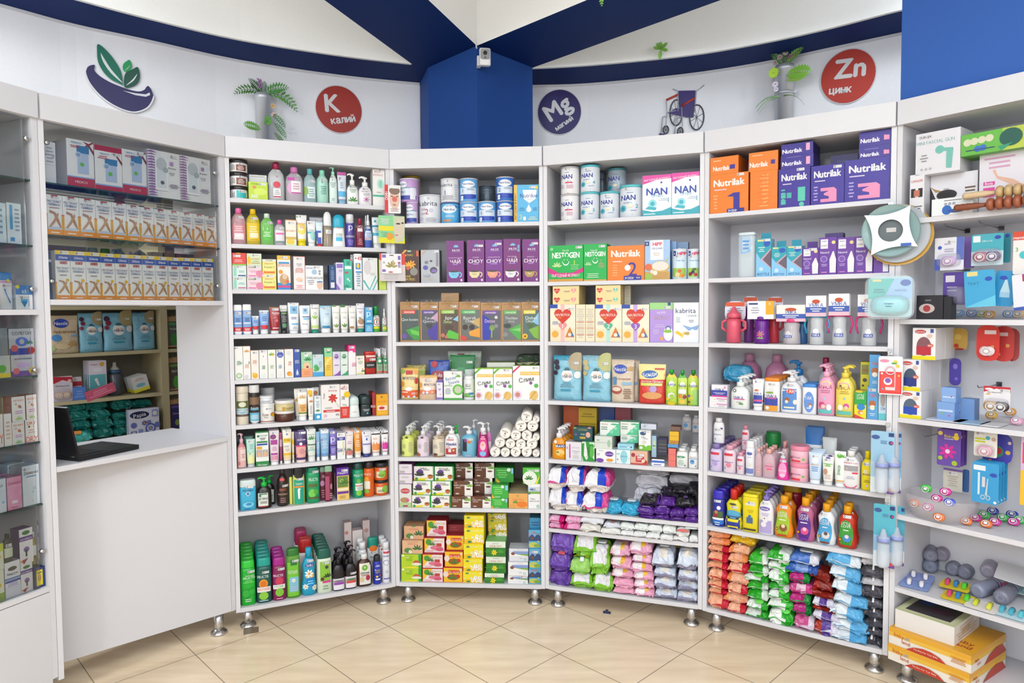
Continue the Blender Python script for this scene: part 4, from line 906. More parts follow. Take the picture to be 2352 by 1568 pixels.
# ------------------------------------------------------------------ goods: shampoo rack
w_ = 'top shelf of shampoo rack'
A = (500, 340, 4.611)
shelf(2, .517, *A, w_, '''
tin 113 318 395 fff,2a2226|R .35 .1 .9 .9 3cc4c4;L .05 .2 .3 .8 4 777;S .7 .8|white jar with teal label and black lid|lid=.3 nm=cosmetic_jar cat=jar
tin 113 318 248 fff,2a2226|R .35 .1 .9 .8 8a4a3a;L .4 .2 .85 .7 3 eee;L .05 .2 .3 .8 4 777;S .7 .9|white jar with brown label and black lid|lid=.3 nm=cosmetic_jar cat=jar b=392
tin 113 315 108 fff,2a2226|R .35 .1 .9 .8 8a4a3a;L .4 .2 .85 .7 3 eee;L .05 .2 .3 .8 4 777;S .7 .9|white jar topmost of black lidded jars|lid=.3 nm=cosmetic_jar cat=jar b=246
box 330 520 285 e8e8e6|L .1 .9 .9 .98 1 bbb|pale grey carton behind lime packet|d=.06
box 325 528 360 c4e030,b8d428|E .6 .45 .35 .2 d8ec60;T ТРАВЫ .35 .88 .1 5a9a20 .5;L .1 .08 .5 .3 3 fff;E .3 .7 .1 .08 e88a60;S .72 .88|lime green soap packet|t=.04
btl 528 706 150 ~dfe3e6,a01848|E .52 .5 .22 .1 d83a50;R .3 .08 .75 .38 f4f4f6;R .3 .1 .75 .14 c03050;L .35 .18 .7 .35 3 aaa;T B .55 .75 .06 c03050;S .6 .93|clear bottle with crimson cap|p=neck nm=micellar_bottle
btl 718 905 195 ~dcd0dc,d07ab8|E .35 .45 .28 .2 e0a8d0;R .3 .3 .85 .7 f6f2f6;R .3 .28 .85 .32 c850a0;L .35 .4 .8 .65 3 c9a;R .1 .72 .5 .82 d04ab0;S .7 .9|clear lilac bottle with grey pink cap|p=neck nm=micellar_bottle
btl 912 1042 215 ~b8d8dc,58b8c0|R .25 .15 .9 .55 e8f2f4;L .3 .2 .85 .5 4 6aa;E .1 .4 .25 .15 90b850;S .7 .75|clear blue bottle with teal cap|p=neck nm=micellar_bottle
btl 1045 1180 225 b4e6d6,8ee0c0|T B .45 .72 .07 3a5a60;L .3 .3 .8 .6 5 5a9a90;S .6 .8|mint green bottle with round shoulders|p=rneck nm=lotion_bottle
btl 1178 1278 195 dff0ea,a4e6cc|T B .4 .82 .05 3a5a60;L .1 .55 .8 .75 3 8aa;L .2 .1 .7 .2 2 8aa;S .5 .92|white lotion bottle with mint pump|p=pump hb=.78 nm=lotion_bottle
tube 1255 1368 250 d8e4f0,8ab8d8|R 0 .88 1 1 c050a0;R 0 .1 1 .3 58b8e8;T P .3 .75 .12 c04060;L .2 .4 .7 .65 3 9ab;R .4 .3 .7 .35 fff|pale blue tube with purple crimp|
btl 1362 1490 258 fafafa,fff|V .5 .15 .42 3a8a30;L .2 .6 .8 .8 3 7a7;S .5 .9;R .25 .98 .75 1 6c6|white pump bottle printed with green leaves|p=pump hb=.62 nm=pump_bottle
btl 1492 1638 292 f6f2f6,fafafa|F .55 .3 .25 c8a8c0 b08;T интимо .45 .72 .08 a8a0b0 .6;L .3 .5 .8 .65 2 aab;S .5 .85|white pump bottle printed with lilac flowers|p=pump hb=.65 nm=pump_bottle
box 1640 1785 225 f2f2ee,e4e4e0|E .65 .6 .3 .13 b8e4d4;E .65 .6 .12 .1 8ad4bc;T INTIMATE .45 .84 .05 d8909a .8;R 0 .25 1 .3 40b8a0;L .2 .35 .8 .4 1 aaa;T ECLO .4 .93 .05 c03a4a;S .75 .97|tall white carton with mint flower|t=.06
card 1765 1935 392 fafafa|R 0 0 .22 1 e03038;E .62 .5 .33 .36 e8c8b4;E .62 .8 .34 .14 8a7060;E .62 .5 .16 .1 e06a5a;E .45 .6 .07 .02 4a3a3a;E .78 .6 .07 .02 4a3a3a;E .6 .3 .12 .03 c07a70;R .22 .88 1 1 f0f0f0;L .3 .05 .9 .18 3 b99;T СКИН .11 .6 .1 fff .5 90|face patch packet hanging on side panel|d=-.025 b=690 nm=hanging_packet
''')
w_ = 'second shelf of shampoo rack'
shelf(2, .311, *A, w_, '''
btl 138 295 632 ~e8b0b8,f070b0|R .15 .15 .85 .35 f6e6ea;R .05 .2 .97 .62 e0909c;L .2 .4 .8 .6 3 f4e4e8;R .2 .2 .85 .35 f6eef0;S .6 .86|pink micellar bottle with rose cap|p=neck hb=.86 nm=micellar_bottle
btl 297 447 642 ~f4d820,f0c818|R .05 .12 .95 .7 f2cc10;R .25 .22 .85 .38 f8f0d0;L .2 .4 .8 .62 3 fff6c0;L .2 .14 .8 .18 1 a80;S .6 .85|yellow micellar bottle|p=neck hb=.86 nm=micellar_bottle
btl 448 594 690 ~8ee070,d8f0e0|E .5 .35 .32 .2 5cc848;L .2 .3 .8 .5 3 e8ffe0;S .8 .82|green micellar bottle with pale cap|p=neck hb=.86 nm=micellar_bottle
btl 595 716 758 ~d8d4dc,f060b0|R .1 .2 .9 .7 ece8f0;R .15 .5 .85 .58 e86ab0;R .1 .14 .9 .18 5a9a80;S .6 .8|small clear bottle with pink cap|p=neck hb=.84 nm=micellar_bottle
box 715 832 760 f2f0e0,e8c8a0|T ВИТАМИН_С .5 .57 .07 e8903a;E .45 .15 .38 .12 f4d040;R 0 .24 1 .34 d8b858;R 0 0 1 .06 d8ecb0;R 0 .97 1 1 f0a050;S .55 .88|cream carton with lemon slice|t=.04
tube 828 947 705 f6f6f2,f0dc10|R 0 0 1 .08 f0dc10;E .5 .46 .42 .22 f6e268;T BRIGHT .5 .66 .08 e09040;L .15 .48 .85 .6 2 e8a050;V .1 .9 .15 7ab040;S .6 .94|white tube with yellow circle|cap=.16
tube 945 1040 770 f4f6f6,f4f6f6|R 0 .42 1 .5 50b8b8;E .7 .3 .4 .2 a8e0dc;L .1 .52 .8 .62 2 7aa;S .4 .9|white tube with teal ring|cap=.14
tube 1038 1115 780 d8ecf6,d83030|R 0 0 .7 .6 3a58c0;R .3 .3 1 .5 fff;L .2 .6 .8 .8 2 fff|blue and white tube with red cap|cap=.1
tube 975 1120 730 c8ccd4|S .6 .9|grey tube set behind blue tube|d=.06
btl 1112 1212 672 ~b8a890,eef0f2|R .3 .62 1 .8 f0eeee;L .4 .66 .9 .78 2 888|clear brown foam bottle with brush head|p=roll hb=.6 nm=foam_brush_bottle
btl 1210 1352 700 fafafa,20b0d0|R .25 .3 .75 .5 40c0e8;T GARNIER .5 .66 .06 6a9a40 .6;T ACTION .5 .57 .06 4a7ab0 .6;R .3 .98 .7 1 e04040|roll on deodorant with turquoise cap|p=roll nm=roll_on_deodorant
btl 1355 1455 697 50409a,f0f0f4|T р .5 .78 .22 f4f4ff;T КОЛЛАГЕН .5 .42 .07 fff .9;L .15 .08 .85 .3 4 a9f;R .1 .95 .9 1 ddd;S .4 .97|violet spray can with white cap|p=can nm=spray_can
btl 1462 1552 742 7a1838,a02848|T AVON .5 .9 .12 f4e0e0;R .2 .68 .8 .82 f0e4e4;L .2 .12 .8 .4 4 e0a0a8|dark red slim bottle|p=neck hb=.8 nm=body_mist_bottle
btl 1554 1648 705 4a70c0,f4f4f8|R .05 .35 .95 .75 dce8f6;L .15 .45 .85 .7 3 68c;R .05 .02 .95 .3 2a50b0;T ФИТО .5 .4 .07 c03050;S .4 .9|blue spray bottle|p=spray hb=.68 nm=spray_bottle
btl 1540 1600 712 c8d0e0,f4f4f8|| pale spray bottle behind blue one|p=spray hb=.68 d=.06 nm=spray_bottle
tube 1625 1745 730 f2f6f8,f2f2f2|R 0 .3 .6 .42 50b8d8;R 0 .62 .6 .7 2a90b8;L .1 .45 .6 .6 2 7ab;C .3 .85 .12 2a9ab8|white tube with teal droplet|cap=.14
card 1700 1978 718 8ed89a,9c9|R 0 .45 1 .62 f0e020;R 0 0 1 .2 e8e018;P c8d8b0 .62,0 .95,.1 1,.4 1,1 .55,1;P dcd0b8 .66,.06 .92,.2 .98,.5 .95,.95 .7,.9 .56,.5;E .75 .72 .09 .03 3a3038;E .92 .75 .05 .03 3a3038;E .68 .3 .07 .025 d07888;E .42 .25 .13 .13 f0a030;L .05 .68 .45 .9 4 eee;L .1 .22 .35 .42 3 8b9|green and yellow face mask sachet hanging on panel|d=-.03 b=1008 nm=hanging_sachet rr=.003
''')
w_ = 'third shelf of shampoo rack'
shelf(2, .105, *A, w_, '''
box 142 303 1370 e4f2ea,d8ece2|R .1 .1 .3 .8 9adcc8;L .4 .4 .9 .6 2 5aa;R .4 .1 .95 .18 d04a8a;S .55 .88;V .2 .85 .08 6a9a30|pale mint carton lowest of leftmost stack|t=.06
box 142 303 1243 e4f2ea,d8ece2|R .1 .1 .3 .8 9adcc8;L .4 .4 .9 .6 2 5aa;R .4 .1 .95 .2 2a4a9a;S .55 .88;V .2 .85 .08 6a9a30|pale mint carton in middle of leftmost stack|t=.06 b=1368
box 140 302 1110 e84038,d83830|L .1 .25 .8 .5 3 fcc;R 0 0 1 .12 8ac040;R .3 .95 .6 1 f0d030;S .35 .75|red carton on top of leftmost stack|t=.06 b=1241
box 308 468 1370 f2d8e0,e8c8d4|L .1 .4 .8 .6 2 d8a;E .85 .3 .25 .3 e888a8;R .1 .1 .6 .16 e0a;S .7 .88;T GARNIER .35 .85 .12 5a9a40 .5|pink carton lowest of its stack|t=.06
box 308 468 1243 f2d8e0,e8c8d4|L .1 .4 .8 .6 2 d8a;E .85 .3 .25 .3 e888a8;R .1 .1 .6 .16 e0a;S .7 .88;T GARNIER .35 .85 .12 5a9a40 .5|pink carton in middle of its stack|t=.06 b=1368
box 306 463 1117 dcecc4,d0e0b8|E .15 .4 .13 .35 f0c830;T Витамин_С .62 .55 .13 e8903a .6;R .3 .15 .9 .22 c8a050;S .6 .85;L .3 .3 .9 .4 1 8a6|green carton with yellow ampoule|t=.06 b=1241
box 470 620 1343 f6e468,e8d850|E .5 .55 .5 .38 f8ee90;T BRIGHT .5 .72 .12 c8904a .8;T Vitamin_C .5 .5 .14 5a7a3a .8;R .1 .1 .9 .22 e87a30;R 0 .9 1 1 f0ece0;S .55 .92|lower yellow vitamin carton|t=.05
box 470 618 1178 f6e468,e8d850|E .5 .55 .5 .38 f8ee90;T BRIGHT .5 .72 .12 c8904a .8;T Vitamin_C .5 .5 .14 5a7a3a .8;R .1 .1 .9 .22 e87a30;R 0 .85 1 1 f0ece0;T GARNIER .5 .92 .1 4a8a40 .5|upper yellow vitamin carton|t=.05 b=1341
box 628 768 1138 f8f2ec,e8c020|R 0 .88 1 1 f0c020;R 0 0 1 .2 2a90d8;R .02 .06 .98 .12 e04088;T КРЕМ_АТОЛЛ .5 .74 .05 e87a3a;T ПРОТИВ_ПЯТЕН .5 .69 .04 e87a3a;R .1 .76 .9 .81 3a9ad8;E .5 .3 .35 .16 c8a070;E .55 .38 .18 .08 e8c8a8;C .25 .52 .16 f0a020;C .75 .24 .12 f06a30;S .55 .94|white carton with orange top and bronzed face|t=.05
box 772 795 1145 4a4a52|| thin black carton edge beside white one|t=.08
box 797 922 1147 f6f0ee,e8a098|R 0 0 1 .015 e88a80;R 0 .985 1 1 e88a80;R 0 0 .02 1 e88a80;R .98 0 1 1 e88a80;T КРЕМ .5 .63 .05 e87a70;T ПРОТИВ .5 .58 .045 e87a70;T ЗАГАРА .5 .53 .045 e87a70;T 75 .6 .27 .06 5a6ab0;E .5 .3 .3 .05 f6d0b0;L .2 .7 .8 .8 2 aab;L .2 .05 .8 .15 3 e9a;S .55 .93|pink framed sun cream carton|t=.045
box 927 1115 1245 f8f8f8,e8e8ec|T ОЧИЩАЮЩАЯ .5 .49 .09 3a4a7a;C .5 .73 .15 a8c8e8;C .8 .66 .07 aaa;C .8 .77 .07 9aa;E .8 .2 .17 .18 f0c8b0;R .64 .3 .96 .36 5a9ad8;L .1 .2 .5 .42 3 99a;T Белита .3 .9 .08 8ab0d8 .5;S .65 .93|white carton with blue headband face|t=.05
box 1180 1247 1238 2a4a80,22406e|R .2 .08 .8 .3 e8e8f0;T B .5 .88 .08 6ac;L .2 .4 .8 .8 6 8ac|narrow navy carton with barcode|t=.06
box 1250 1333 1212 e4e0f2,d8d4ec|R .1 .8 .9 .95 8a70c8;P 8a70c8 0,.25 .5,.05 .5,0 0,0;L .3 .65 .9 .75 2 98c;E .5 .35 .2 .15 c8b8e4|lilac and white narrow carton|t=.06
box 1335 1438 1178 48c4a8,3ab498|R .1 .68 .9 .78 eafaf4;R .35 .82 .7 .93 2a8a78;R .1 .53 .5 .6 d8404a;C .45 .35 .14 d8f4ec;C .65 .3 .1 d8f4ec;V .3 .08 .4 2a9a80;R .2 0 .9 .06 e8faf4;R .7 .96 1 1 e05050|teal green carton with red stripe|t=.06
btl 1440 1532 1118 f6f8fa,f6f8fa|R .2 .6 .75 .78 3a90d8;E .48 .7 .17 .07 f8d030;T +45 .5 .92 .1 d8303a;L .2 .1 .8 .5 6 7a9ac0;R .2 .5 .9 .54 3a90d8|white sunscreen bottle with blue yellow square|p=slab hb=.95 nm=sunscreen_bottle
btl 1390 1460 1128 e8ecf2,e8ecf2|| white sunscreen bottle set further back|p=slab hb=.95 d=.06 nm=sunscreen_bottle
box 1535 1692 1163 f0f2f2,e0e4e6|P 48b8b8 0,.28 .08,.32 .42,.05 .38,.0;P 48b8b8 .4,0 .46,0 .9,.42 .86,.46;P 48b8b8 .62,.0 .7,.0 1,.3 1,.36;E .3 .7 .25 .22 dcd8dc;L .4 .45 .9 .55 2 bbb;S .55 .95|white carton with teal V stripes|t=.05
box 1705 1813 1175 cce060,b8d050|C .5 .25 .18 d8ec80;C .5 .25 .12 b8d050|yellow green carton behind hanging sachets|t=.05
card 1710 1985 1118 e8d8d4,d8c8c4|R 0 .75 .15 1 e85048;R .85 .6 1 1 e85048;R 0 .0 1 .3 dcd4d4;L .1 .05 .8 .25 3 bbb|red cornered sachet hanging behind cleanser sachet|d=-.022 b=1408 nm=hanging_sachet rr=.003
card 1732 1945 1120 f6f6f8,eee|V .5 .3 .3 a8a050;E .58 .5 .05 .2 c8b080;R .03 .8 .22 .95 8a70c0;C .12 .55 .07 ccc;R .82 .3 .95 .6 b8a8d8;R .82 .52 .95 .58 d04050;R .82 .7 .95 .9 8a70c0;R .03 .08 .2 .2 8a70c0;R .35 .04 .55 .1 d05050;R .4 .9 .6 .94 333|white sachet printed with oat ears, hanging|d=-.03 b=1328 nm=hanging_sachet rr=.003
''')
A = (520, 660, 4.9)
w_ = 'fourth shelf of shampoo rack'
shelf(2, -.1015, *A, w_, '''
btl 72 175 195 84b0e8,f4f6f8|R 0 0 1 .13 f6f6f8;R 0 .13 1 .3 d82a38;L .1 .16 .9 .26 2 fff;T АКНЕ .5 .8 .12 c8ddf6;R .1 .44 .9 .5 dce8f6;L .2 .54 .8 .7 3 3a5aa0;S .6 .9|blue acne bottle with red band|p=slab hb=.8 nm=lotion_bottle
btl 178 285 190 84b0e8,f4f6f8|R 0 0 1 .13 f6f6f8;R 0 .13 1 .3 d82a38;L .1 .16 .9 .26 2 fff;T АКНЕ .5 .8 .12 c8ddf6;R .1 .44 .9 .5 dce8f6;L .2 .54 .8 .7 3 3a5aa0;S .6 .9|blue acne bottle with red band|p=slab hb=.8 nm=lotion_bottle
tube 280 378 322 84b0e8,f4f6f8|R .02 0 .98 .25 d82a38;L .15 .5 .85 .7 3 3a5aa0;R 0 .92 1 1 e8eef6;S .6 .85|small blue tube with red band|cap=.26
tube 355 490 258 84b0e8,f4f6f8|R .06 .02 .94 .22 d82a38;L .25 .45 .8 .7 3 3a5aa0;R 0 .94 1 1 e8eef6;R .2 .34 .8 .38 dde;S .5 .88|larger blue tube with red band|cap=.2
tube 470 620 222 a8242c,e8e4e6|T Крем .62 .75 .1 f6e8e8 .7;T ДЛЯ_РУК .62 .66 .05 e8a0a0 .6;C .7 .42 .16 d87878;R .3 .08 .9 .12 f4dcdc;L .3 .52 .8 .6 2 e8b0b0;R 0 .94 1 1 a87048;S .6 .9|dark red hand cream tube|cap=.13
tube 580 688 200 3a3c3e,2a2a2c|R 0 .74 1 1 e8e8e8;T detoх .5 .82 .07 3a8a40 .8;R .3 .64 .9 .68 8ac860;C .6 .15 .3 5a9a6a;L .3 .3 .9 .55 3 999|black and white charcoal tube|cap=.16 d=.03
tube 690 832 172 f6f8fa,f0f2f4|R .2 .6 .85 .88 88c0e8;F .55 .75 .2 5a8ab0 368;L .1 .4 .9 .5 2 3a4a9a;R .3 .2 .9 .26 7ac0e8;L .3 .05 .9 .15 2 9ab;S .45 .96|tall white tube with blue square|cap=.1
tube 808 945 202 f6f8fa,f4f4f6|R .3 .65 .8 .9 a8d0ec;F .55 .8 .16 5a8ab0 368;L .25 .5 .95 .58 1 3a4a9a;R .35 .42 .95 .48 7ac8ec;T Floresan .5 .25 .06 8a8aa0 .5|white tube with pale blue square|cap=.12
tube 942 1048 190 eceeea,189078|V .5 .4 .5 9ac840;T Himalaya .5 .85 .06 8a7a6a .8;R .1 .06 .9 .16 c8e080;L .3 .6 .8 .7 2 aaa;S .4 .95|grey white tube with green leaf and cap|cap=.13
tube 1048 1192 205 c8e0ee,f4f6f8|R 0 0 .95 .1 2a88b8;T ГЕЛЬ .6 .62 .05 5a7a9a .5;C .55 .35 .25 dcecf4;R 0 .92 1 1 8ac8e4;S .55 .9|pale blue tube with dark blue band|cap=.18
tube 1185 1278 205 f2f2ec,f0f0ec|T botanic .5 .72 .07 b8b8b0 .7;V .5 .08 .5 7a9a40;L .2 .45 .8 .55 2 bbb;V .3 .95 .3 6a9a50|white tube with olive sprigs|cap=.12
tube 1280 1376 205 f2f2ec,f0f0ec|T botanic .5 .72 .07 b8b8b0 .7;V .5 .08 .5 5a8a30;L .2 .45 .8 .55 2 bbb;V .3 .93 .4 3a7a30|white tube with olive sprigs|cap=.12
tube 1375 1472 205 f2f2ec,f0f0ec|T botanic .5 .72 .07 b8b8b0 .7;E .4 .08 .3 .05 a87a50;L .2 .45 .8 .55 2 bbb;S .4 .95|white tube with brown nuts|cap=.12
tube 1455 1562 180 f0eef2,189078|T Himalaya .5 .8 .06 7a6a9a .8;E .55 .28 .4 .12 b89070;V .4 .4 .2 5a9a50;L .2 .6 .8 .7 2 b8a;R 0 .04 1 .1 c8a888;S .4 .95|white walnut scrub tube with green cap|cap=.13
box 1555 1645 222 58b4e8,48a0d8|T р .45 .75 .22 f4faff;R 0 .32 1 .35 222c40;L .1 .4 .9 .5 1 fff;L .1 .05 .9 .25 3 c8e4f8;S .55 .93|sky blue carton with white letter|t=.04
btl 1648 1732 207 58b848,18803a|R .08 .35 .95 .9 e8ece8;E .5 .62 .35 .22 d83038;E .5 .62 .28 .17 f4f4f4;R .44 .5 .56 .75 444;R .08 .2 .95 .32 f0e020;S .5 .95|green mosquito spray can|p=can hb=.62 nm=repellent_can
btl 1752 1835 238 ~b8dcc0,f4f6f8|R .08 .5 .95 .85 dce8ec;E .5 .62 .32 .2 d83038;E .5 .62 .26 .15 f4f4f4;R .44 .55 .56 .7 444;R .08 .05 .95 .35 8ac830;R .1 .2 .9 .3 f0e020;S .5 .93|clear mosquito repellent spray|p=spray hb=.66 nm=repellent_spray
''')
w_ = 'fifth shelf of shampoo rack'
G1 = 'C .5 .1 .36 %s;T %s .55 .42 .17 %s .9 90;T глицериновый .82 .5 .06 8a9a8a .6 90;C .6 .88 .22 eee'
shelf(2, -.309, *A, w_, '''
box 88 182 665 f6f6f2,a8c8a0|C .5 .12 .38 a8c898;F .5 .12 .25 fafafa;T ГЛИЦЕРИН .5 .5 .1 2a8a50 .58 90;T крем .78 .5 .05 8a9 .3 90;S .2 .95|tall white carton with daisies and green text|t=.05
box 184 268 662 f6f6f2,e89a50|V .5 .82 .4 e8a040;T ОБЛЕПИХА .5 .4 .1 e8903a .58 90;T крем .78 .5 .05 3a9a50 .4 90;C .4 .08 .3 ddd|tall white carton with orange berries|t=.05
box 272 362 710 f6f2ea,e8a060|C .5 .12 .36 f4b820;C .35 .18 .2 f8c840;T РЕТИНОЛ .5 .6 .12 e87a40 .5 90;S .55 .92|white carton with yellow capsules|t=.05
box 366 462 705 f4f4f0,a8b8a0|F .5 .78 .36 fff;C .5 .12 .25 eee;T РОМАШКА .5 .4 .1 3a8a50 .5 90;S .5 .95|white carton with chamomile and round seal|t=.05
box 464 552 702 f4f4f0,8ab860|V .5 .8 .42 6ab030;F .6 .82 .16 f4d020;C .5 .12 .25 eee;T ОГУРЕЦ .5 .4 .1 6ab040 .5 90|white carton with green and yellow leaves|t=.05
box 558 648 700 f4f4f0,a8a8a0|C .5 .82 .42 4a5ab8;V .5 .75 .3 8a9ad8;C .5 .12 .25 eee;T ЧЕРНИКА .5 .4 .1 3a90c8 .5 90;S .4 .95|white carton with blue flower print|t=.05
box 652 752 695 f4f4f0,e08040|C .5 .14 .28 f09a30;C .65 .1 .18 f8b850;C .5 .86 .25 e8e8e8;T ПЕРСИК .6 .5 .1 e87a40 .5 90|white carton with peach halves|t=.05
box 756 830 693 3a5ab0,4a62b0|P c8dcf8 .5,.3 .3,.16 .35,.08 .65,.08 .7,.16;T ГИАЛУРОН .5 .55 .14 e8f0ff .55 90;S .5 .94|royal blue carton with water drop|t=.05
box 838 966 727 a8dcb0,8ac898|R 0 0 1 .34 f4a878;C .5 .45 .32 f8c8a0;C .55 .4 .12 8a5a38;V .6 .65 .35 3a8a50;R .3 .82 .65 .9 e8f6ec;L .2 .08 .8 .25 2 e89060;S .6 .94|green carton with apricot|t=.08
box 968 1092 755 c8e0e8,a8c8d8|R 0 0 1 .2 4aa8e0;E .3 .45 .2 .1 58b868;E .4 .35 .2 .1 48a858;E .25 .3 .15 .08 58b868;L .5 .4 .9 .7 4 9ab;S .4 .93|blue carton with mint leaves|t=.08
box 1100 1190 680 8ed8a0,60b878|R 0 0 1 .68 f4cc48;P f8e080 0,.4 .3,.6 .9,.7 1,.65 .5,.5 .2,.3;R .3 .82 .75 .9 4a9a68;L .1 .2 .9 .4 3 c8a030;S .4 .92|yellow and green banana carton|t=.09
box 1194 1280 722 e8e0f2,68c088|R 0 .66 1 1 d8d0e8;C .5 .8 .3 7a48a8;R .2 .42 .8 .45 8a50b0;P 9058b8 0,0 1,0 1,.22 .6,.1;T BORO .5 .82 .05 fff .5|white and violet narrow carton|t=.06
box 1282 1366 722 e2f0e8,68c088|R 0 .66 1 1 d4e8dc;C .5 .8 .3 3a8a60;R .2 .42 .8 .45 444;P 3aa878 0,0 1,0 1,.22 .6,.1;T BORO .5 .82 .05 fff .5|white and green narrow carton|t=.06
box 1368 1453 652 f6f2f4,e83890|R 0 .76 1 1 e83890;E .35 .77 .3 .05 f6f2f4;T ПЯТКИ_ПЛЮС_20 .8 .35 .14 d83888 .55 90;S .5 .93|white carton with magenta top|t=.1
box 1458 1555 770 f2f0e6,e8d820|F .75 .3 .3 fff;L .2 .55 .8 .75 4 9a8;R .1 .05 .9 .09 e8e020;V .8 .15 .25 4a7a40;S .5 .85|cream carton with daisies and yellow top|t=.04
btl 1553 1687 722 b82418,c82c20|R .15 .84 .95 .92 f4d8d4;R .05 .3 .95 .6 222;C .4 .45 .3 1a1a1e;L .1 .4 .9 .5 2 ddd;S .7 .72|red shower gel bottle with black label|p=slab hb=.9 nm=shower_gel
btl 1690 1760 690 ~c8e0c0,f2f4f6|R .1 .55 .9 .9 2a8a58;C .5 .75 .25 e8f4ec;R .05 .05 .95 .15 d85a4a;L .1 .2 .8 .5 4 5a8a60|green label spray bottle|p=spray hb=.68 n=4 g=.035 nm=spray_bottle
btl 1768 1850 685 ~c8e0c0,f2f4f6|R .1 .55 .9 .9 2a8a58;C .5 .75 .25 e8f4ec;R .05 .05 .95 .15 d85a4a;L .1 .2 .8 .5 4 5a8a60|green label spray bottle|p=spray hb=.68 n=4 g=.035 nm=spray_bottle
''')
w_ = 'sixth shelf of shampoo rack'
shelf(2, -.518, *A, w_, '''
tin 100 248 1115 e8dcc8,e8dcc8|R 0 .52 1 .75 6a7a40;E .5 .64 .3 .08 e8e8d0;R 0 .33 1 .52 cfe8ee;T FRESH_JUICE .5 .47 .04 5a7a90 .8;R 0 .26 1 .33 6a5a50;L .2 .35 .8 .42 2 58a;R 0 .0 1 .26 e6dac6|tall cream jar of body butter|lid=.18 nm=cosmetic_jar cat=jar d=.015
tin 252 370 1100 2c2624,e8e8e8|R 0 .0 1 .1 e8e8e8;R 0 .1 1 .36 6ac0e0;R 0 .36 1 .5 3a2a28;T Keratin .5 .52 .06 fff .7;R 0 .62 1 .86 8a6a50;L .1 .15 .9 .3 4 fff;R .1 .45 .9 .49 5ac0e0|dark keratin hair cream bottle|lid=.2 nm=hair_cream_bottle cat=bottle d=.015
tin 378 545 1130 f0f0f2,e8e8ea|E .6 .35 .25 .15 3a7ad0;L .1 .5 .8 .7 2 aaa;S .5 .8|white jar at the back with blue emblem|lid=.2 nm=cosmetic_jar cat=jar d=.11
tin 378 545 1312 f6f2ee,f6f6f8|T Крем .35 .5 .16 6a3a2a .4;C .85 .5 .15 c87a3a;C .9 .45 .12 f0c020;R 0 .08 1 .12 a83a30;S .6 .85;L .2 .3 .6 .4 1 999|white cream jar with brown medallion|lid=.12 nm=cosmetic_jar cat=jar
tin 375 530 1225 eceef2,f6f6f8|L .1 .2 .8 .6 2 99a|pale jar stacked on white cream jar|lid=.25 nm=cosmetic_jar cat=jar b=1318
tin 550 770 1395 5a2e20,eeeae6|R 0 0 1 .1 4a2418|brown scrub tub with white lid|lid=.25 nm=scrub_tub cat=jar
tin 548 772 1275 d8c890,f0ece8|R 0 .1 .35 .6 e0d4b0;L .5 .2 .95 .5 3 8a8040;R .35 .1 .48 .6 c89a20|golden scrub tub with white lid|lid=.32 nm=scrub_tub cat=jar b=1392
tube 762 925 1140 f2ece2,f0eeea|C .2 .6 .12 e8a040;L .4 .7 .9 .85 3 cba;S .6 .92|cream tube behind oat tube|cap=.1 d=.05
tube 800 912 1178 f6f2e8,fafafa|V .5 .72 .42 d8b070;R .1 .15 .9 .5 f4bc70;L .2 .2 .8 .46 4 9a6a30;R .1 .1 .9 .15 4a8a30|white tube with oats and orange label|cap=.16 d=.015
tube 912 985 1135 f4f2ee,fafafa|C .5 .75 .3 e8a030;V .55 .5 .4 d88030;L .3 .1 .7 .4 5 89a;C .4 .85 .42 f0c010|narrow tube with yellow discount burst|cap=.12
tube 960 1050 1125 e8e6e2,eee|C .5 .8 .3 c88040;L .2 .5 .8 .7 3 999|white tube with brown badge behind|cap=.12 d=.06
box 985 1068 1220 eef4f6,d8e4e8|R 0 0 1 .26 30a8e0;C .55 .12 .25 e8f6fc;V .5 .35 .35 3a7a30;L .2 .5 .8 .8 5 9ab;S .55 .92|small white carton with blue base|t=.035
box 1055 1275 1095 f4f0ee,e4dedc|T Intime .62 .83 .07 c04a50 .5;F .62 .6 .26 c83028 4a2020;E .62 .62 .16 .09 d0382c;P 7a5a50 .72,.5 .73,.5 .96,.34 .95,.33;R .1 .2 .98 .27 d83038;L .12 .215 .85 .25 1 fff;L .15 .3 .6 .36 1 aaa;C .2 .1 .1 eac0d4;T 0% .85 .12 .06 444;T Dr.Sante .14 .68 .05 666 .3 90;S .62 .93|white carton with red poppy|t=.07
box 1278 1375 1092 f6f2f0,e8e0de|R 0 0 1 .34 e03a30;V .5 .85 .45 d84030;T Бальзам .3 .6 .12 555 .4 90;C .8 .7 .38 f0c818;L .2 .08 .8 .28 5 fbb;T Vita .5 .4 .06 3a8a40 .5;S .6 .9|white and red carton with yellow burst|t=.05
btl 1378 1505 1228 eef4f0,dcece8|R .3 .3 .75 .5 f8f8f8;T GARNIER .5 .42 .06 4a7a50 .5|white roll on with mint cap|p=roll nm=roll_on_deodorant n=3 g=.06
btl 1500 1640 1215 1c2c30,22383a|L .25 .4 .8 .6 2 ccc;C .6 .25 .08 4ab0e0|black roll on deodorant|p=roll nm=roll_on_deodorant n=2 g=.06 d=.02
box 1640 1680 1180 a83038,98282e|T LIPSY .5 .4 .3 f4e0e0 .8 90|dark red lip balm carton|t=.09 d=.03
box 1682 1838 1203 f0ac20,e89c18|T NATURE .5 .66 .1 d88a10 .8;R .1 .25 .9 .48 f4e0d0;E .45 .36 .25 .07 c83a30;R .05 .05 .9 .2 f4b830;E .45 .88 .1 .03 7a5a20|orange lip balm carton|t=.04
''')
A = (525, 960, 6.03)
w_ = 'seventh shelf of shampoo rack'
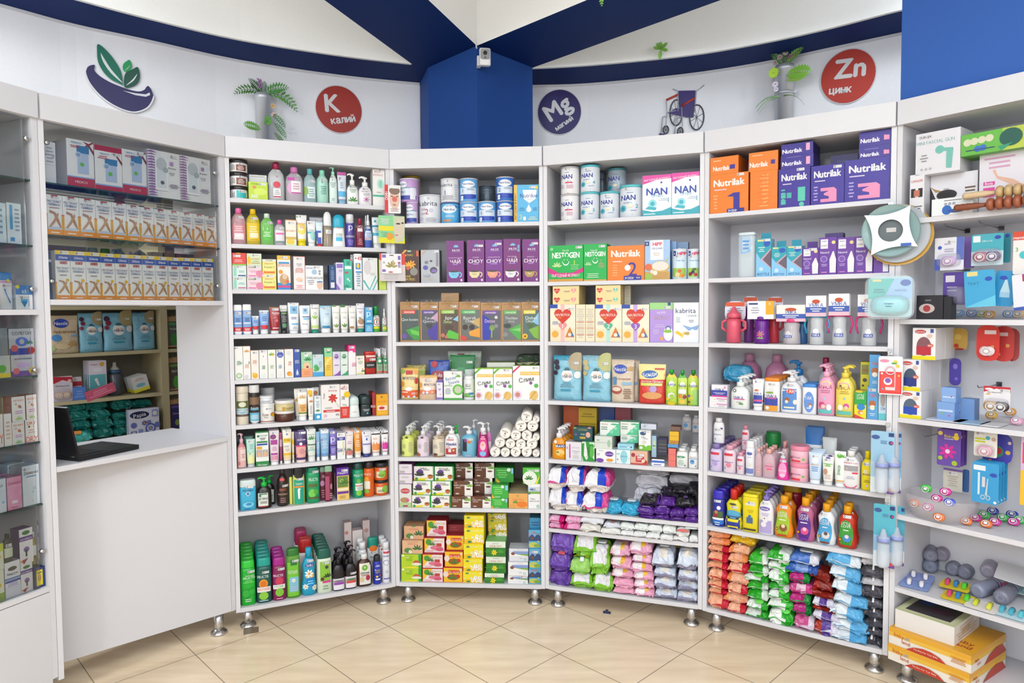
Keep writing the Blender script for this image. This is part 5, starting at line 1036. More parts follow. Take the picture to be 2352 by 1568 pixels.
shelf(2, -.719, *A, w_, '''
btl 112 245 208 ~e8c0c0,f0c0d0|R .05 .03 .95 .95 e8b8b4;R .35 .3 .95 .75 f0d8d4;R .0 .85 .9 .97 d8808a;E .2 .2 .15 .08 d08080;L .4 .4 .9 .6 3 c88|pink floral lotion bottle|p=pump hb=.7 nm=pump_bottle
tube 235 370 295 b8e4d4,c8ccca|R .05 .02 .95 .3 f0f0b0;R .02 .3 .98 .45 d8ecc8;L .3 .6 .8 .8 3 7ab;C .4 .42 .1 9c6;S .5 .9|mint to yellow gradient tube|cap=.12
tube 210 350 250 4a8070,aaa|| dark green tube behind mint tube|cap=.12 d=.06
box 370 550 190 f4f6f4,3a9050|R 0 0 1 .15 2a8a48;T Floresan .5 .05 .05 fff .7;R 0 .97 1 1 2a8a48;R .08 .68 .92 .73 2a8a48;R .08 .61 .92 .66 2a50a8;R .06 .5 .48 .58 e8b040;R .04 .28 .48 .48 b8b4b0;P e8b890 .08,.3 .3,.28 .44,.36 .3,.42 .2,.46;R .52 .28 .96 .48 b8b4b0;P e8b890 .56,.3 .78,.28 .94,.36 .78,.42 .68,.46;C .2 .88 .1 2a8a48;T FOOTCARE .62 .89 .04 3a8a5a .6;L .3 .76 .8 .84 2 777|white foot cream carton with heels|t=.05
tube 560 712 178 f2e0ec,f4f2f4|R .15 .55 .8 .7 b03a98;R .15 .22 .8 .28 b03a98;R .15 .06 .85 .2 e09ab8;E .4 .8 .3 .08 8a3a78;L .2 .35 .8 .5 3 c8a;S .6 .92|lilac hand cream tube|cap=.1 n=3 g=.045
tube 690 760 200 a84878,f4f2f4|R .1 .5 .9 .75 d8a8c0|magenta tube edge|cap=.1 d=.03
tube 728 875 165 f6f0e0,f8f4ee|R .12 .58 .88 .72 f0c818;T РУЧКИ .5 .66 .06 7a5a10 .7;R .12 .18 .88 .25 f0c010;R .14 .06 .86 .18 f4d898;T КРЕМ .4 .46 .05 8a8a90 .5;C .5 .85 .12 6a9ac8;L .2 .3 .8 .4 2 caa;S .6 .95|yellow and white hand cream tube|cap=.1 n=3 g=.045
tube 868 915 190 f0e4c8,f8f4ee|R .05 .55 .95 .72 f0c818;R .1 .18 .9 .25 f0b810|yellow hand cream tube edge|cap=.1 d=.03
tube 905 1085 185 4a3070,f4dcd8|R .1 .08 .92 .45 f0b0a8;R .05 .45 .95 .5 e05080;T любовь .55 .7 .07 f0e0f4 .7;C .5 .55 .12 fff;L .3 .2 .8 .4 4 c07a80;S .65 .93|purple and peach body cream tube|cap=.1 n=2 g=.05
tube 1085 1215 155 e4ece2,e8e8e6|V .5 .6 .45 3a8a50;R .05 .4 .95 .44 3a6a50;T botanica .5 .8 .05 7a9a80 .7;R .1 .2 .9 .24 9cd0d0;L .2 .25 .8 .36 2 aba;S .4 .95|pale green tube with leaf sprig|cap=.18 n=3 g=.045
tube 1262 1398 165 8ab8e0,f4f6f8|T 35% .4 .75 .1 c8e0f8 .6;R .06 .04 .94 .12 6a9ad0;L .2 .3 .8 .6 5 dcecfa;C .15 .62 .08 d84048;R .1 .86 .9 1 eef2f6;S .55 .96|light blue foot cream tube, front right|cap=.14 n=2 g=.045
tube 1205 1270 190 8ab8e0,f4f6f8|R .06 .04 .94 .12 6a9ad0;L .2 .3 .8 .6 5 dcecfa;C .15 .62 .1 d84048|light blue foot cream tube, left|cap=.14 d=.02
tube 1400 1500 180 8070c8,f4f4f6|T р .45 .68 .24 e8e4ff;R .05 .38 .95 .42 2a2850;L .2 .1 .8 .3 4 c8c0f0;S .45 .93|violet tube with white letter|cap=.16 n=3 g=.045
box 1500 1612 205 f4f4f6,e0e0e8|T ЭФФЕКТ .5 .35 .3 2a3a9a .56 90;R 0 .72 1 .84 3a3aa0;L .2 .74 .8 .82 2 fff;R .7 .15 .82 .68 e8e040;S .4 .93|white carton with blue vertical lettering|t=.04 n=3 g=.05
tube 1612 1735 180 f2e8e4,f6f4f4|E .5 .12 .4 .12 d07878;T botanic .5 .82 .05 b8a8a8 .7;V .4 .2 .3 5a8a50;L .2 .45 .8 .6 2 c9b;R 0 .94 1 1 e8b8b0;S .4 .93|cream tube with pink flowers|cap=.12 n=4 g=.045
tube 1738 1845 175 f0a040,f4f0ec|C .5 .75 .3 f4c890;L .15 .3 .85 .6 4 f8e0c0;E .8 .6 .12 .3 e87a20;R .1 .0 .9 .12 f4e0c0;S .4 .95|orange tube|cap=.14 n=3 g=.045
tube 1850 1980 190 ecebf2,2a3a88|T care .5 .8 .08 5a6aa0 .5;R .08 .4 .94 .46 8a80c8;R .42 .6 .58 .7 2a50a0;S .45 .93|white care tube with navy cap|cap=.13 n=4 g=.04
tube 1980 2108 188 f6f2ee,f6f4f4|R .1 .12 .9 .42 f0964a;R .2 .42 .3 .52 f0964a;R .5 .42 .6 .5 f0964a;R .04 .84 .96 .9 2a2228;T SOS .4 .66 .1 e87a40 .4;R .1 .04 .9 .07 e8a070;S .4 .95|white tube with dripping orange paint|cap=.13 n=4 g=.04
tube 2120 2250 175 f6f2f4,f6f4f4|R .1 .14 .9 .44 e03aa8;R .2 .44 .3 .52 e03aa8;R .5 .44 .6 .5 e03aa8;R .04 .84 .96 .9 2a2228;T HAND .5 .64 .06 888 .4;R .1 .04 .9 .07 d85aa8;S .4 .95|white tube with dripping magenta paint|cap=.13 n=4 g=.04
''')
w_ = 'eighth shelf of shampoo rack'
shelf(2, -.92, *A, w_, '''
btl 148 380 865 40b8e0,dce8e6|T Le_Petit .5 .93 .05 3a6a90 .4;T Marseillais .5 .86 .1 1a5a90 .65;P e8f4f8 .5,.82 .65,.72 .5,.6 .35,.72;P 2a80b0 .5,.79 .6,.72 .5,.63 .4,.72;E .5 .25 .32 .12 8ad8f0;E .55 .27 .18 .06 2a98d0;L .2 .04 .7 .1 2 1a5a90;S .62 1|sky blue shower gel with pale cap|p=slab hb=.78 nm=shower_gel
btl 385 595 825 1c1614,18c048|R .08 .12 .75 .72 e4ece4;R .08 .08 .75 .13 a83038;T ДЕГТЯРНОЕ .42 .46 .1 222 .62;C .22 .6 .08 2a7a50;L .2 .24 .7 .36 2 654;R .15 .66 .7 .7 2a7a50|black tar soap bottle with green pump, front|p=pump hb=.7 nm=pump_bottle
btl 480 640 800 1c1614,18c048|R .4 .12 .9 .72 d4dcd4;L .45 .24 .8 .5 3 654|black tar soap bottle with green pump, behind|p=pump hb=.72 pd=1 d=.07 nm=pump_bottle
btl 665 830 720 2a1a1c,3a2a2c|R .1 .08 .9 .52 33201e;R .2 .5 .8 .58 8a4a3a;T Herbal_Shampoo .5 .4 .06 d8b8a0 .8;R .25 .82 .65 .9 d8403a;L .2 .12 .8 .3 3 a88;S .75 .66|dark herbal shampoo bottle|p=rneck hb=.85 nm=shampoo_bottle
btl 865 1055 690 d8e060,141416|R .1 .02 .9 .85 18a888;R .1 .58 .9 .63 f08a30;T ТЕОМАЙ .5 .7 .06 eafaf0 .6;P fafafa .42,.2 .56,.2 .58,.5 .66,.54 .44,.56 .38,.5;E .5 1 .38 .12 141416;S .6 .86|green and lime shampoo with black cap|p=flat hb=.8 nm=shampoo_bottle
btl 835 900 720 d8e060,141416|R .3 .02 .9 .85 e0e878|lime shampoo with black cap, behind|p=flat hb=.8 d=.035 nm=shampoo_bottle
btl 1080 1262 690 18a068,148060|T FRUCTIS .5 .76 .1 e8f4ec .7;E .4 .32 .28 .14 7ad050;E .7 .36 .2 .08 4ab040;R .1 .52 .8 .62 5a6a30;R .1 .14 .9 .2 5a5a30;S .7 1.0|green shampoo with apple halves|p=flat hb=.88 nm=shampoo_bottle
btl 1055 1130 690 14905c,106a50|| green shampoo behind apple one|p=flat hb=.88 d=.05 nm=shampoo_bottle
btl 1262 1345 680 ~7a2848,88b098|E .4 .6 .4 .1 c88ab0;L .2 .1 .8 .4 4 c88;L .3 .8 .9 .9 2 dcc|translucent burgundy shower gel, left|p=slab hb=.86 d=.04 nm=shower_gel
btl 1330 1435 665 ~7a1838,90b898|E .85 .5 .15 .1 c880a0;R .05 .05 .6 .85 a84868;L .62 .1 .95 .3 3 dab|translucent burgundy shower gel, right|p=slab hb=.84 nm=shower_gel
box 1495 1665 690 f0cc78,6a2a98|R 0 .76 1 1 5a28a0;T Рецепт .5 .85 .07 f0e8f8;R .06 .4 .92 .74 6a8a40;F .4 .6 .2 a8c860 8a3;V .6 .5 .4 4a7a30;R .06 .3 .92 .37 f8ecc8;R .04 .2 .95 .27 6a30a0;L .1 .05 .8 .15 2 b89040;S .65 .92|purple and yellow herb oil carton|t=.06 n=2 g=.075
btl 1722 1880 610 18a070,1e4a44|T FRUCTIS .5 .8 .08 e8f4ec .8;R .2 .26 .85 .52 eaf0e8;R .2 .42 .85 .45 d05050;C .5 .18 .25 88d048;C .5 .6 .2 70b850;L .3 .3 .8 .4 2 8aa|green hair spray bottle|p=dome hb=.78 nm=hair_spray_bottle
btl 1880 2030 590 e86418,2a2024|T FRUCTIS .3 .8 .08 fbe8dc .6;E .2 .6 .2 .12 f0a030;R .0 .28 .5 .56 f0e8d8;C .2 .2 .2 88c048|orange hair spray bottle|p=dome hb=.78 nm=hair_spray_bottle
tin 2032 2232 862 e0621c,1e1c1e|R .02 .2 .6 .7 e8e0c0;E .7 .5 .25 .3 8ac848;L .1 .3 .7 .5 2 654|orange hair mask tub with black lid|lid=.2 nm=hair_mask_tub cat=jar
tin 2032 2232 625 e0621c,1e1c1e|R .02 .2 .6 .7 e8e0c0;E .5 .5 .25 .3 8ac848;L .1 .3 .7 .5 2 654;S .55 .85|orange hair mask tub with black lid|lid=.26 nm=hair_mask_tub cat=jar b=858
''')
A = (530, 1170, 6.109)
w_ = 'bottom shelf of shampoo rack'
shelf(2, -1.369, *A, w_, '''
btl 118 345 730 1cb832,30d040|T FRUCTIS .58 .73 .06 eafaea .8;T GARNIER .62 .79 .05 d0f0d0 .6;L .2 .6 .9 .68 2 8ef08a;E .35 .33 .28 .12 2a9a3a;E .35 .33 .24 .1 28b83c;E .75 .36 .22 .1 2a9a3a;E .75 .36 .18 .08 28b83c;L .2 .1 .8 .2 2 d0f0d0;S .72 .9|bright green shampoo bottle|p=flat hb=.84 n=6 g=.043 t=.04 nm=shampoo_bottle
btl 350 577 690 0c5a50,10a498|T FRUCTIS .42 .72 .07 eafaf4 .7;E .45 .52 .28 .13 f0a030;E .45 .52 .2 .09 e87820;R .05 .3 .9 .44 f4ece8;T ВОССТАНОВЛ. .48 .38 .05 e0583a .76;E .45 .2 .3 .11 90d040;L .1 .05 .8 .1 1 cde;S .6 .84|dark teal shampoo bottle with orange slice|p=flat hb=.82 n=6 g=.043 t=.04 nm=shampoo_bottle
btl 575 788 685 8a1458,b01890|T FRUCTIS .42 .72 .07 f8eaf4 .7;E .5 .56 .3 .12 d03a60;R .05 .34 .9 .46 f0f2ec;T ГУСТЫЕ .46 .41 .05 4aa050 .6;E .5 .24 .3 .12 80c838;L .1 .04 .9 .1 1 eac;S .65 .9|magenta shampoo bottle with lime|p=flat hb=.82 n=4 g=.043 t=.04 nm=shampoo_bottle
btl 762 975 560 ~6ab828,2a7a2a|R .08 .05 .85 .85 7acc38;R .2 .15 .85 .5 8ac8e0;F .5 .42 .16 fff;T ПИТАНИЕ .45 .62 .08 eaf8e0 .7;R .3 .78 .75 .9 2a7a40;S .65 .88;L .25 .18 .8 .3 3 cde|green nettle shampoo with daisy|p=flat hb=.86 nm=shampoo_bottle
btl 985 1205 555 18a4c8,20acd0|E .55 .8 .3 .05 4a3a98;T DURU .55 .8 .06 fff .4;R .3 .45 .8 .56 f0c870;F .5 .58 .3 fff;R .3 .25 .85 .47 1a88d0;F .25 .25 .2 fff;F .85 .2 .2 fff;L .35 .3 .8 .42 2 8ef;S .6 .92|turquoise shower gel with daisies|p=hour hb=.8 nm=shower_gel t=.045
btl 1205 1418 560 e0ecd4,0c6050|R .2 .35 .88 .92 90c840;C .65 .75 .12 444;V .7 .45 .3 2a4a20;C .35 .42 .12 5a3020;R .35 .3 .9 .36 e03aa0;L .3 .1 .8 .25 2 8a8;S .6 .88|cream burdock shampoo with green cap|p=flat hb=.78 n=7 g=.036 t=.036 nm=shampoo_bottle
btl 945 1150 420 f0eef0,c02828|| white shampoo with red cap|p=flat hb=.72 n=2 g=.04 t=.038 d=.13 nm=shampoo_bottle
btl 890 1080 300 f0eef0,b83068|| white shampoo with crimson cap|p=flat hb=.72 n=2 g=.04 t=.038 d=.22 nm=shampoo_bottle
btl 1425 1600 600 18121a,16121a|R .0 .05 1 .48 f0eef4;R .1 .24 .9 .34 9a4ab0;T SYNERGETIC .5 .42 .05 4a7a50 .7;E .5 .38 .45 .03 8a6a8a|black pump bottle with violet label|p=pump hb=.66 n=2 g=.07 nm=pump_bottle pd=1
btl 1600 1770 570 18121a,16121a|R .0 .05 1 .5 f4ecf2;R .1 .24 .9 .34 d84a48;T SYNERGETIC .5 .43 .05 4a7a50 .7;E .5 .38 .45 .03 4a7a4a;S .7 .62|black pump bottle with red label|p=pump hb=.64 n=3 g=.07 nm=pump_bottle pd=1
btl 1775 1985 640 4a2410,f4f2f2|R .15 .08 .9 .86 f0eee6;C .5 .7 .2 78b838;T + .5 .7 .1 fff;T Шампунь .5 .52 .08 3a5a4a .6;E .7 .32 .15 .1 b83050;E .3 .28 .15 .1 e0c8a0;L .2 .4 .8 .47 2 a55|brown onion shampoo with white cap|p=neck hb=.85 t=.045 nm=shampoo_bottle
btl 1915 2085 400 eef0f0,10907c|E .5 .98 .35 .1 f07a28;L .3 .5 .8 .6 2 9ab;T Himalaya .5 .72 .06 4a8a80 .6;S .5 .86|white lotion with teal and orange cap|p=flat hb=.75 d=.1 nm=lotion_bottle
btl 2005 2120 645 2a38b0,222226|T COOL .5 .62 .08 f0d020 .7;T spirit .5 .54 .07 f0d020 .6;C .4 .35 .14 f0d020;R .2 .2 .8 .26 fff;L .2 .78 .8 .88 2 eef;C .75 .4 .1 e85a30;C .2 .65 .1 8ad|small blue deodorant with black cap|p=dome hb=.78 nm=deodorant_can
btl 2132 2250 470 f0f0f6,f4f4f8|C .45 .62 .36 5a50b0;C .45 .62 .31 f0f0f6;R .1 .9 .9 .96 d04858;T DEONICA .5 .82 .05 4a3a9a .8;R .1 .12 .9 .15 5a50b0;L .2 .3 .8 .4 2 bbc|white deodorant can with purple ring|p=can hb=.82 n=3 g=.05 nm=deodorant_can
btl 1797 1910 470 f0f2f4,f4f4f8|R .1 .8 .6 .86 3aa090;R .1 .5 .6 .56 2a3a50;C .8 .7 .2 d04858;C .8 .7 .15 f0f0f6|white deodorant can behind brown shampoo|p=can hb=.82 d=.07 n=2 g=.06 nm=deodorant_can
box 1590 1700 180 e8d8d4,d0b8b8|F .3 .8 .3 c85a70;F .6 .5 .25 d88a98;F .3 .2 .3 c85a70|floral gift box, left part|d=.22 t=.05 nm=gift_box
box 1700 1850 290 ece0dc,d0b8b8|F .7 .15 .3 c85a70;L .2 .4 .8 .7 4 cbb|low floral gift box|d=.2 t=.05 nm=gift_box
box 1850 1950 150 e4d0cc,d0b8b8|F .5 .8 .35 b88a98;F .6 .4 .3 c8707a|floral gift box, right part|d=.22 t=.05 nm=gift_box
''')
# ------------------------------------------------------------------ goods: tea rack
A = (900, 380, 5.6)
w_ = 'top shelf of tea rack'
NB = 'R 0 0 1 .32 2a48b8;R 0 .32 1 .62 dce8f6;P 4a6ac8 0,.3 .55,.38 1,.3 1,.36 .5,.44 0,.36;E .52 .77 .36 .15 f4f6fa;P f4f6fa .2,.76 .82,.76 .5,.58;T Nutribén .5 .79 .1 2a4a9a .6;T %s .22 .48 .16 4a8ac0;L .4 .5 .9 .58 2 68a;C .18 .2 .08 e8f0f8;C .18 .1 .08 e8f0f8'
shelf(3, .431, *A, w_, '''
tin 168 318 465 c8a0d8,dcd8e4|R 0 0 1 .28 3a48a8;R 0 .28 1 .6 dce4f0;R 0 .6 1 .64 5a9aa8;E .35 .77 .36 .15 f4f6fa;P f4f6fa .0,.76 .7,.76 .35,.58;T Nutribén .36 .79 .1 2a4a9a .6;T Bajo_Peso .4 .45 .08 5a6a9a .6;R .6 .05 .95 .1 8ac|lower lilac milk powder tin|lid=.05 nm=formula_tin
tin 72 318 160 c8a0d8,dcd8e4|R 0 0 1 .28 3a48a8;R 0 .28 1 .6 dce4f0;R 0 .6 1 .64 5a9aa8;E .2 .77 .3 .15 f4f6fa;T Nutribén .2 .79 .1 2a4a9a .5;T Peso .25 .45 .08 5a6a9a .4;R .65 .1 .9 .62 eef|upper lilac milk powder tin|lid=.05 nm=formula_tin b=463 cat=tin
tin 130 345 125 d8c8b8,d8b030|| yellow lidded tin behind the lilac tins|lid=.07 nm=formula_tin d=.16 b=440
tin 325 610 368 e6e8ee,dfe2ea|T kabrita .45 .73 .17 2a2a50 .84;T 2 .42 .43 .2 b82a50;C .62 .47 .1 ccd;L .3 .06 .9 .22 4 99a;C .15 .18 .1 ccd;S .6 .9;L .1 .3 .4 .6 2 cbc|wide white tin with crimson number|lid=.05 nm=formula_tin
tin 615 850 470 58b4e8,4a5a9a|E .5 .72 .4 .22 f2f6fa;P f2f6fa .2,.62 .8,.62 .5,.5;T Nutrilon .5 .7 .12 2a4a8a .66;L .3 .85 .7 .9 1 3a3a90;R .15 .08 .6 .2 c89070;L .3 .3 .8 .42 2 e8f4fc;R .85 .8 .98 .88 4a5a9a|sky blue milk tin under white one|lid=.06 nm=formula_tin
tin 608 848 160 e4e6ea,dcdfe6|T kabrita .35 .76 .14 3a3a5a .8;T 1 .3 .42 .2 4a6ac0;L .1 .1 .8 .3 4 99a;S .55 .92;L .8 .1 .95 .8 7 bbc|white tin on top of sky blue tin|lid=.05 nm=formula_tin b=466
tin 858 1096 462 6ab0e8,c8ccd8|'''+NB % '1'+'''|lower blue tin numbered one, left of pair|lid=.05 nm=formula_tin
tin 855 1092 158 6ab0e8,c8ccd8|'''+NB % '1'+'''|upper blue tin numbered one|lid=.05 nm=formula_tin b=458
tin 1098 1330 455 6ab0e8,c8ccd8|'''+NB % '1'+'''|blue tin numbered one beneath the grey tin|lid=.05 nm=formula_tin
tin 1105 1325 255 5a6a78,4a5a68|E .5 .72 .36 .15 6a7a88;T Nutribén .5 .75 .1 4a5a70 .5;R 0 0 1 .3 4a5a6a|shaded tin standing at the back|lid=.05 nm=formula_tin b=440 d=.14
tin 1336 1566 448 3a78d0,c8ccd8|'''+NB % '2'+'''|lower blue tin numbered two|lid=.05 nm=formula_tin
tin 1330 1568 140 3a78d0,c8ccd8|'''+NB % '2'+'''|upper blue tin numbered two|lid=.05 nm=formula_tin b=444
box 1562 1910 248 58b8e8,a8b0a0|R 0 0 .13 1 e8b840;T ВЫГОДНЫЙ_ФОРМАТ .06 .42 .06 5a5a40 1.05 90;P f4f8fc .36,.86 .92,.86 .88,.62 .62,.5 .4,.62;T Nutrilon .6 .71 .11 2a4a98 .7;T Premium .62 .62 .04 b8b8c8 .3;C .6 .33 .1 e8f6fc;P e8f6fc .5,.33 .6,.48 .7,.33;T 3 .27 .13 .13 e8dc88;C .42 .1 .05 f0f4f0;R .38 .04 .48 .14 f0f4f0;L .55 .05 .95 .15 2 e8e8c0;R .84 .88 .96 .96 e8c840;L .2 .3 .45 .4 2 3a8ac0;L .75 .3 .95 .4 2 3a8ac0;S .75 .93|sky blue milk carton with yellow side strip|t=.09
''')
w_ = 'second shelf of tea rack'
IH = 'V .55 .84 .16 7ac8ec;T IHLOS .55 .77 .05 f4f0f8 .45;R .25 .72 .85 .725 98c;T %s .5 .5 .09 f6f2f8 .85;T %s .5 .59 .025 e0c8e8 .8;L .3 .42 .7 .45 1 caf;Q .42 .2 .3 %s;T Siyo .42 .2 .04 %s .3;R .8 .03 .9 .08 e8dcf0'
shelf(3, .1395, *A, w_, '''
box 100 352 1085 4a2c20,3a2218|P e8a850 .05,.86 .25,1 .4,1 .05,.8;R .4 .94 .58 .98 a8d8b8;T ДЕТОКС .45 .84 .05 f0d050 .6;F .6 .56 .22 f0a020 8a5a20;C .42 .45 .1 c8603a;V .45 .5 .25 f0b028;C .72 .34 .2 8a8a80;T ЧАЙ .4 .2 .06 f0d050 .4;T ИХЛОС .5 .11 .07 f0d050 .6;R .86 .8 .96 .97 e8602a|brown detox tea carton|t=.07
box 370 612 1085 b8bcc4,6a6c74|E .25 .46 .14 .07 5a50a8;E .68 .38 .2 .1 4a4a58;E .7 .36 .14 .05 8a70b8;E .3 .62 .1 .05 7a7a84;E .55 .66 .08 .03 4a4a54;T ЧАЙ .3 .2 .08 8a8c94;T ИХЛОС .45 .1 .09 c8b8a8 .7;R .82 .5 .94 .95 8a8c94;P c8b090 0,.86 .2,1 .3,1 0,.8;S .8 .95|silver grey tea carton|t=.07
box 700 925 968 7a2a80,5a1e60|'''+IH % ('ЧАЙ', 'УСПОКОИТЕЛЬНЫЙ', '7ac8e8', '4a8ab0')+'''|purple tea box with pale blue cup|t=.05 n=2 g=.055
box 965 1190 958 7a2a80,5a1e60|'''+IH % ('CHOY', 'ZANJABIL', 'e8d8a8', '8a6a40')+''';S .75 .86|purple tea box with cream cup|t=.05 n=2 g=.055
box 1197 1425 955 7a3090,5a1e60|'''+IH % ('CHOY', 'CHARCHAMAGAN', 'f09a80', 'f8d8c8')+''';S .75 .9|purple tea box with coral cup|t=.05 n=2 g=.055
box 1430 1658 943 7a2a78,5a1e60|'''+IH % ('ЧАЙ', 'ПОХУДЕНИЕ', 'e8e8ee', '5a5a60')+''';R .82 .78 .93 .86 8ad;R .82 .7 .93 .77 8ad|purple tea box with white cup|t=.05 n=2 g=.055
box 1680 1912 948 7a2a80,5a1e60|'''+IH % ('CHOY', 'IMMUNITET', 'b89a50', 'f0e8d0')+''';S .75 .9|purple tea box with mustard cup|t=.05 n=2 g=.055
''')
A = (900, 640, 5.406)
w_ = 'third shelf of tea rack'
NV = 'R .08 .04 .97 .8 %s;R .12 .7 .78 .79 %s;T novatio .48 .75 .06 f4f4f0 .5;%s;S .75 .88'
shelf(3, -.153, *A, w_, '''
kraft 92 336 286 b08a62|'''+NV % ('4a5a58', 'e0503a', 'P 3a9a40 .3,.3 .97,.4 .97,.05 .7,.05 .35,.25;P 68c848 .5,.32 .97,.25 .97,.15 .6,.2;H .5 .4 .18 555a5a;T Qon_bosim .5 .56 .07 e0e4e0 .85;C .22 .14 .14 6a50a0')+'''|kraft tea bag with red banner and green hills|
kraft 342 572 290 b08a62|'''+NV % ('55585e', '6a48a0', 'P 4a3aa0 .35,.25 .97,.5 .97,.05 .6,.05;P c8a0c0 .6,.6 .97,.75 .97,.5;H .5 .4 .18 3a3c44;T Yurak .5 .6 .07 d8d4e4 .6;T Quvvati .5 .52 .07 d8d4e4 .7')+'''|kraft tea bag with violet banner and heart|
kraft 576 825 283 b08a62|'''+NV % ('5a4a40', '9ac840', 'P 5ac038 .3,.1 .5,.3 .97,.2 .97,.55 .97,.05;P 88c8e8 .7,.55 .97,.65 .97,.5;E .5 .36 .22 .07 4a3a28;T Jigar .5 .6 .08 e8e4dc .6;T Detox .45 .5 .07 c8e890 .4;C .2 .16 .1 c87860;C .38 .12 .08 c87860')+'''|kraft tea bag with lime banner and figs|
kraft 829 1095 285 b08a62|'''+NV % ('6a6e6a', '58b868', 'P e8a030 .45,.25 .97,.35 .97,.1 .5,.15;P c8a868 .5,.5 .97,.6 .97,.35;C .28 .36 .13 3a2a24;C .6 .36 .13 3a2a24;T Buyrak .5 .6 .08 e0e4e0 .7;T Choy .5 .52 .07 e0e4e0 .5;C .15 .1 .1 d8403a;C .26 .08 .1 d8403a')+'''|kraft tea bag with green banner and kidneys|
kraft 1098 1356 296 b08a62|'''+NV % ('5a5e66', '7a48a8', 'P 2a38b0 .08,.7 .4,.6 .5,.3 .4,.04 .08,.04;T Detox .45 .53 .09 e0c0ec .5;C .55 .35 .14 7a9a50;R .5 .1 .56 .35 8ab060;C .75 .4 .1 8a8a90;C .75 .62 .08 d8d4dc')+'''|kraft tea bag with purple banner and blue scene|
kraft 1358 1602 293 b08a62|'''+NV % ('707472', '68b858', 'P 4ab048 .35,.3 .97,.45 .97,.05 .85,.05;P 80d070 .5,.3 .97,.35 .97,.25;E .3 .4 .2 .06 33403a;C .2 .18 .12 8a8c8a;T Tinchlan .5 .6 .07 e0e4e0 .75;T choy .5 .52 .06 c8ccc8 .5')+'''|kraft tea bag with green banner and leaf|
kraft 1605 1862 288 b08a62|'''+NV % ('56706a', 'f0d838', 'P 8ac8e8 .6,.5 .97,.75 .97,.4;P 80b840 .4,.3 .97,.4 .97,.05 .7,.1;H .5 .4 .17 4a6a30;C .2 .13 .15 f0c020;C .2 .13 .06 7a4a10;T Diabet .55 .6 .08 e0ece4 .7;T Choy .45 .52 .07 e0ece4 .4')+'''|kraft tea bag with yellow banner and sunflower|
box 610 832 178 a08058,8a6c48|P 8a6a44 .2,.1 .5,.55 .52,.55 .22,.1;P b8966c 0,.6 1,1 1,.9 .05,.55|folded brown paper parcel on tea bags|b=283 d=.03 t=.1 nm=paper_parcel cat=parcel
''')
w_ = 'fourth shelf of tea rack'
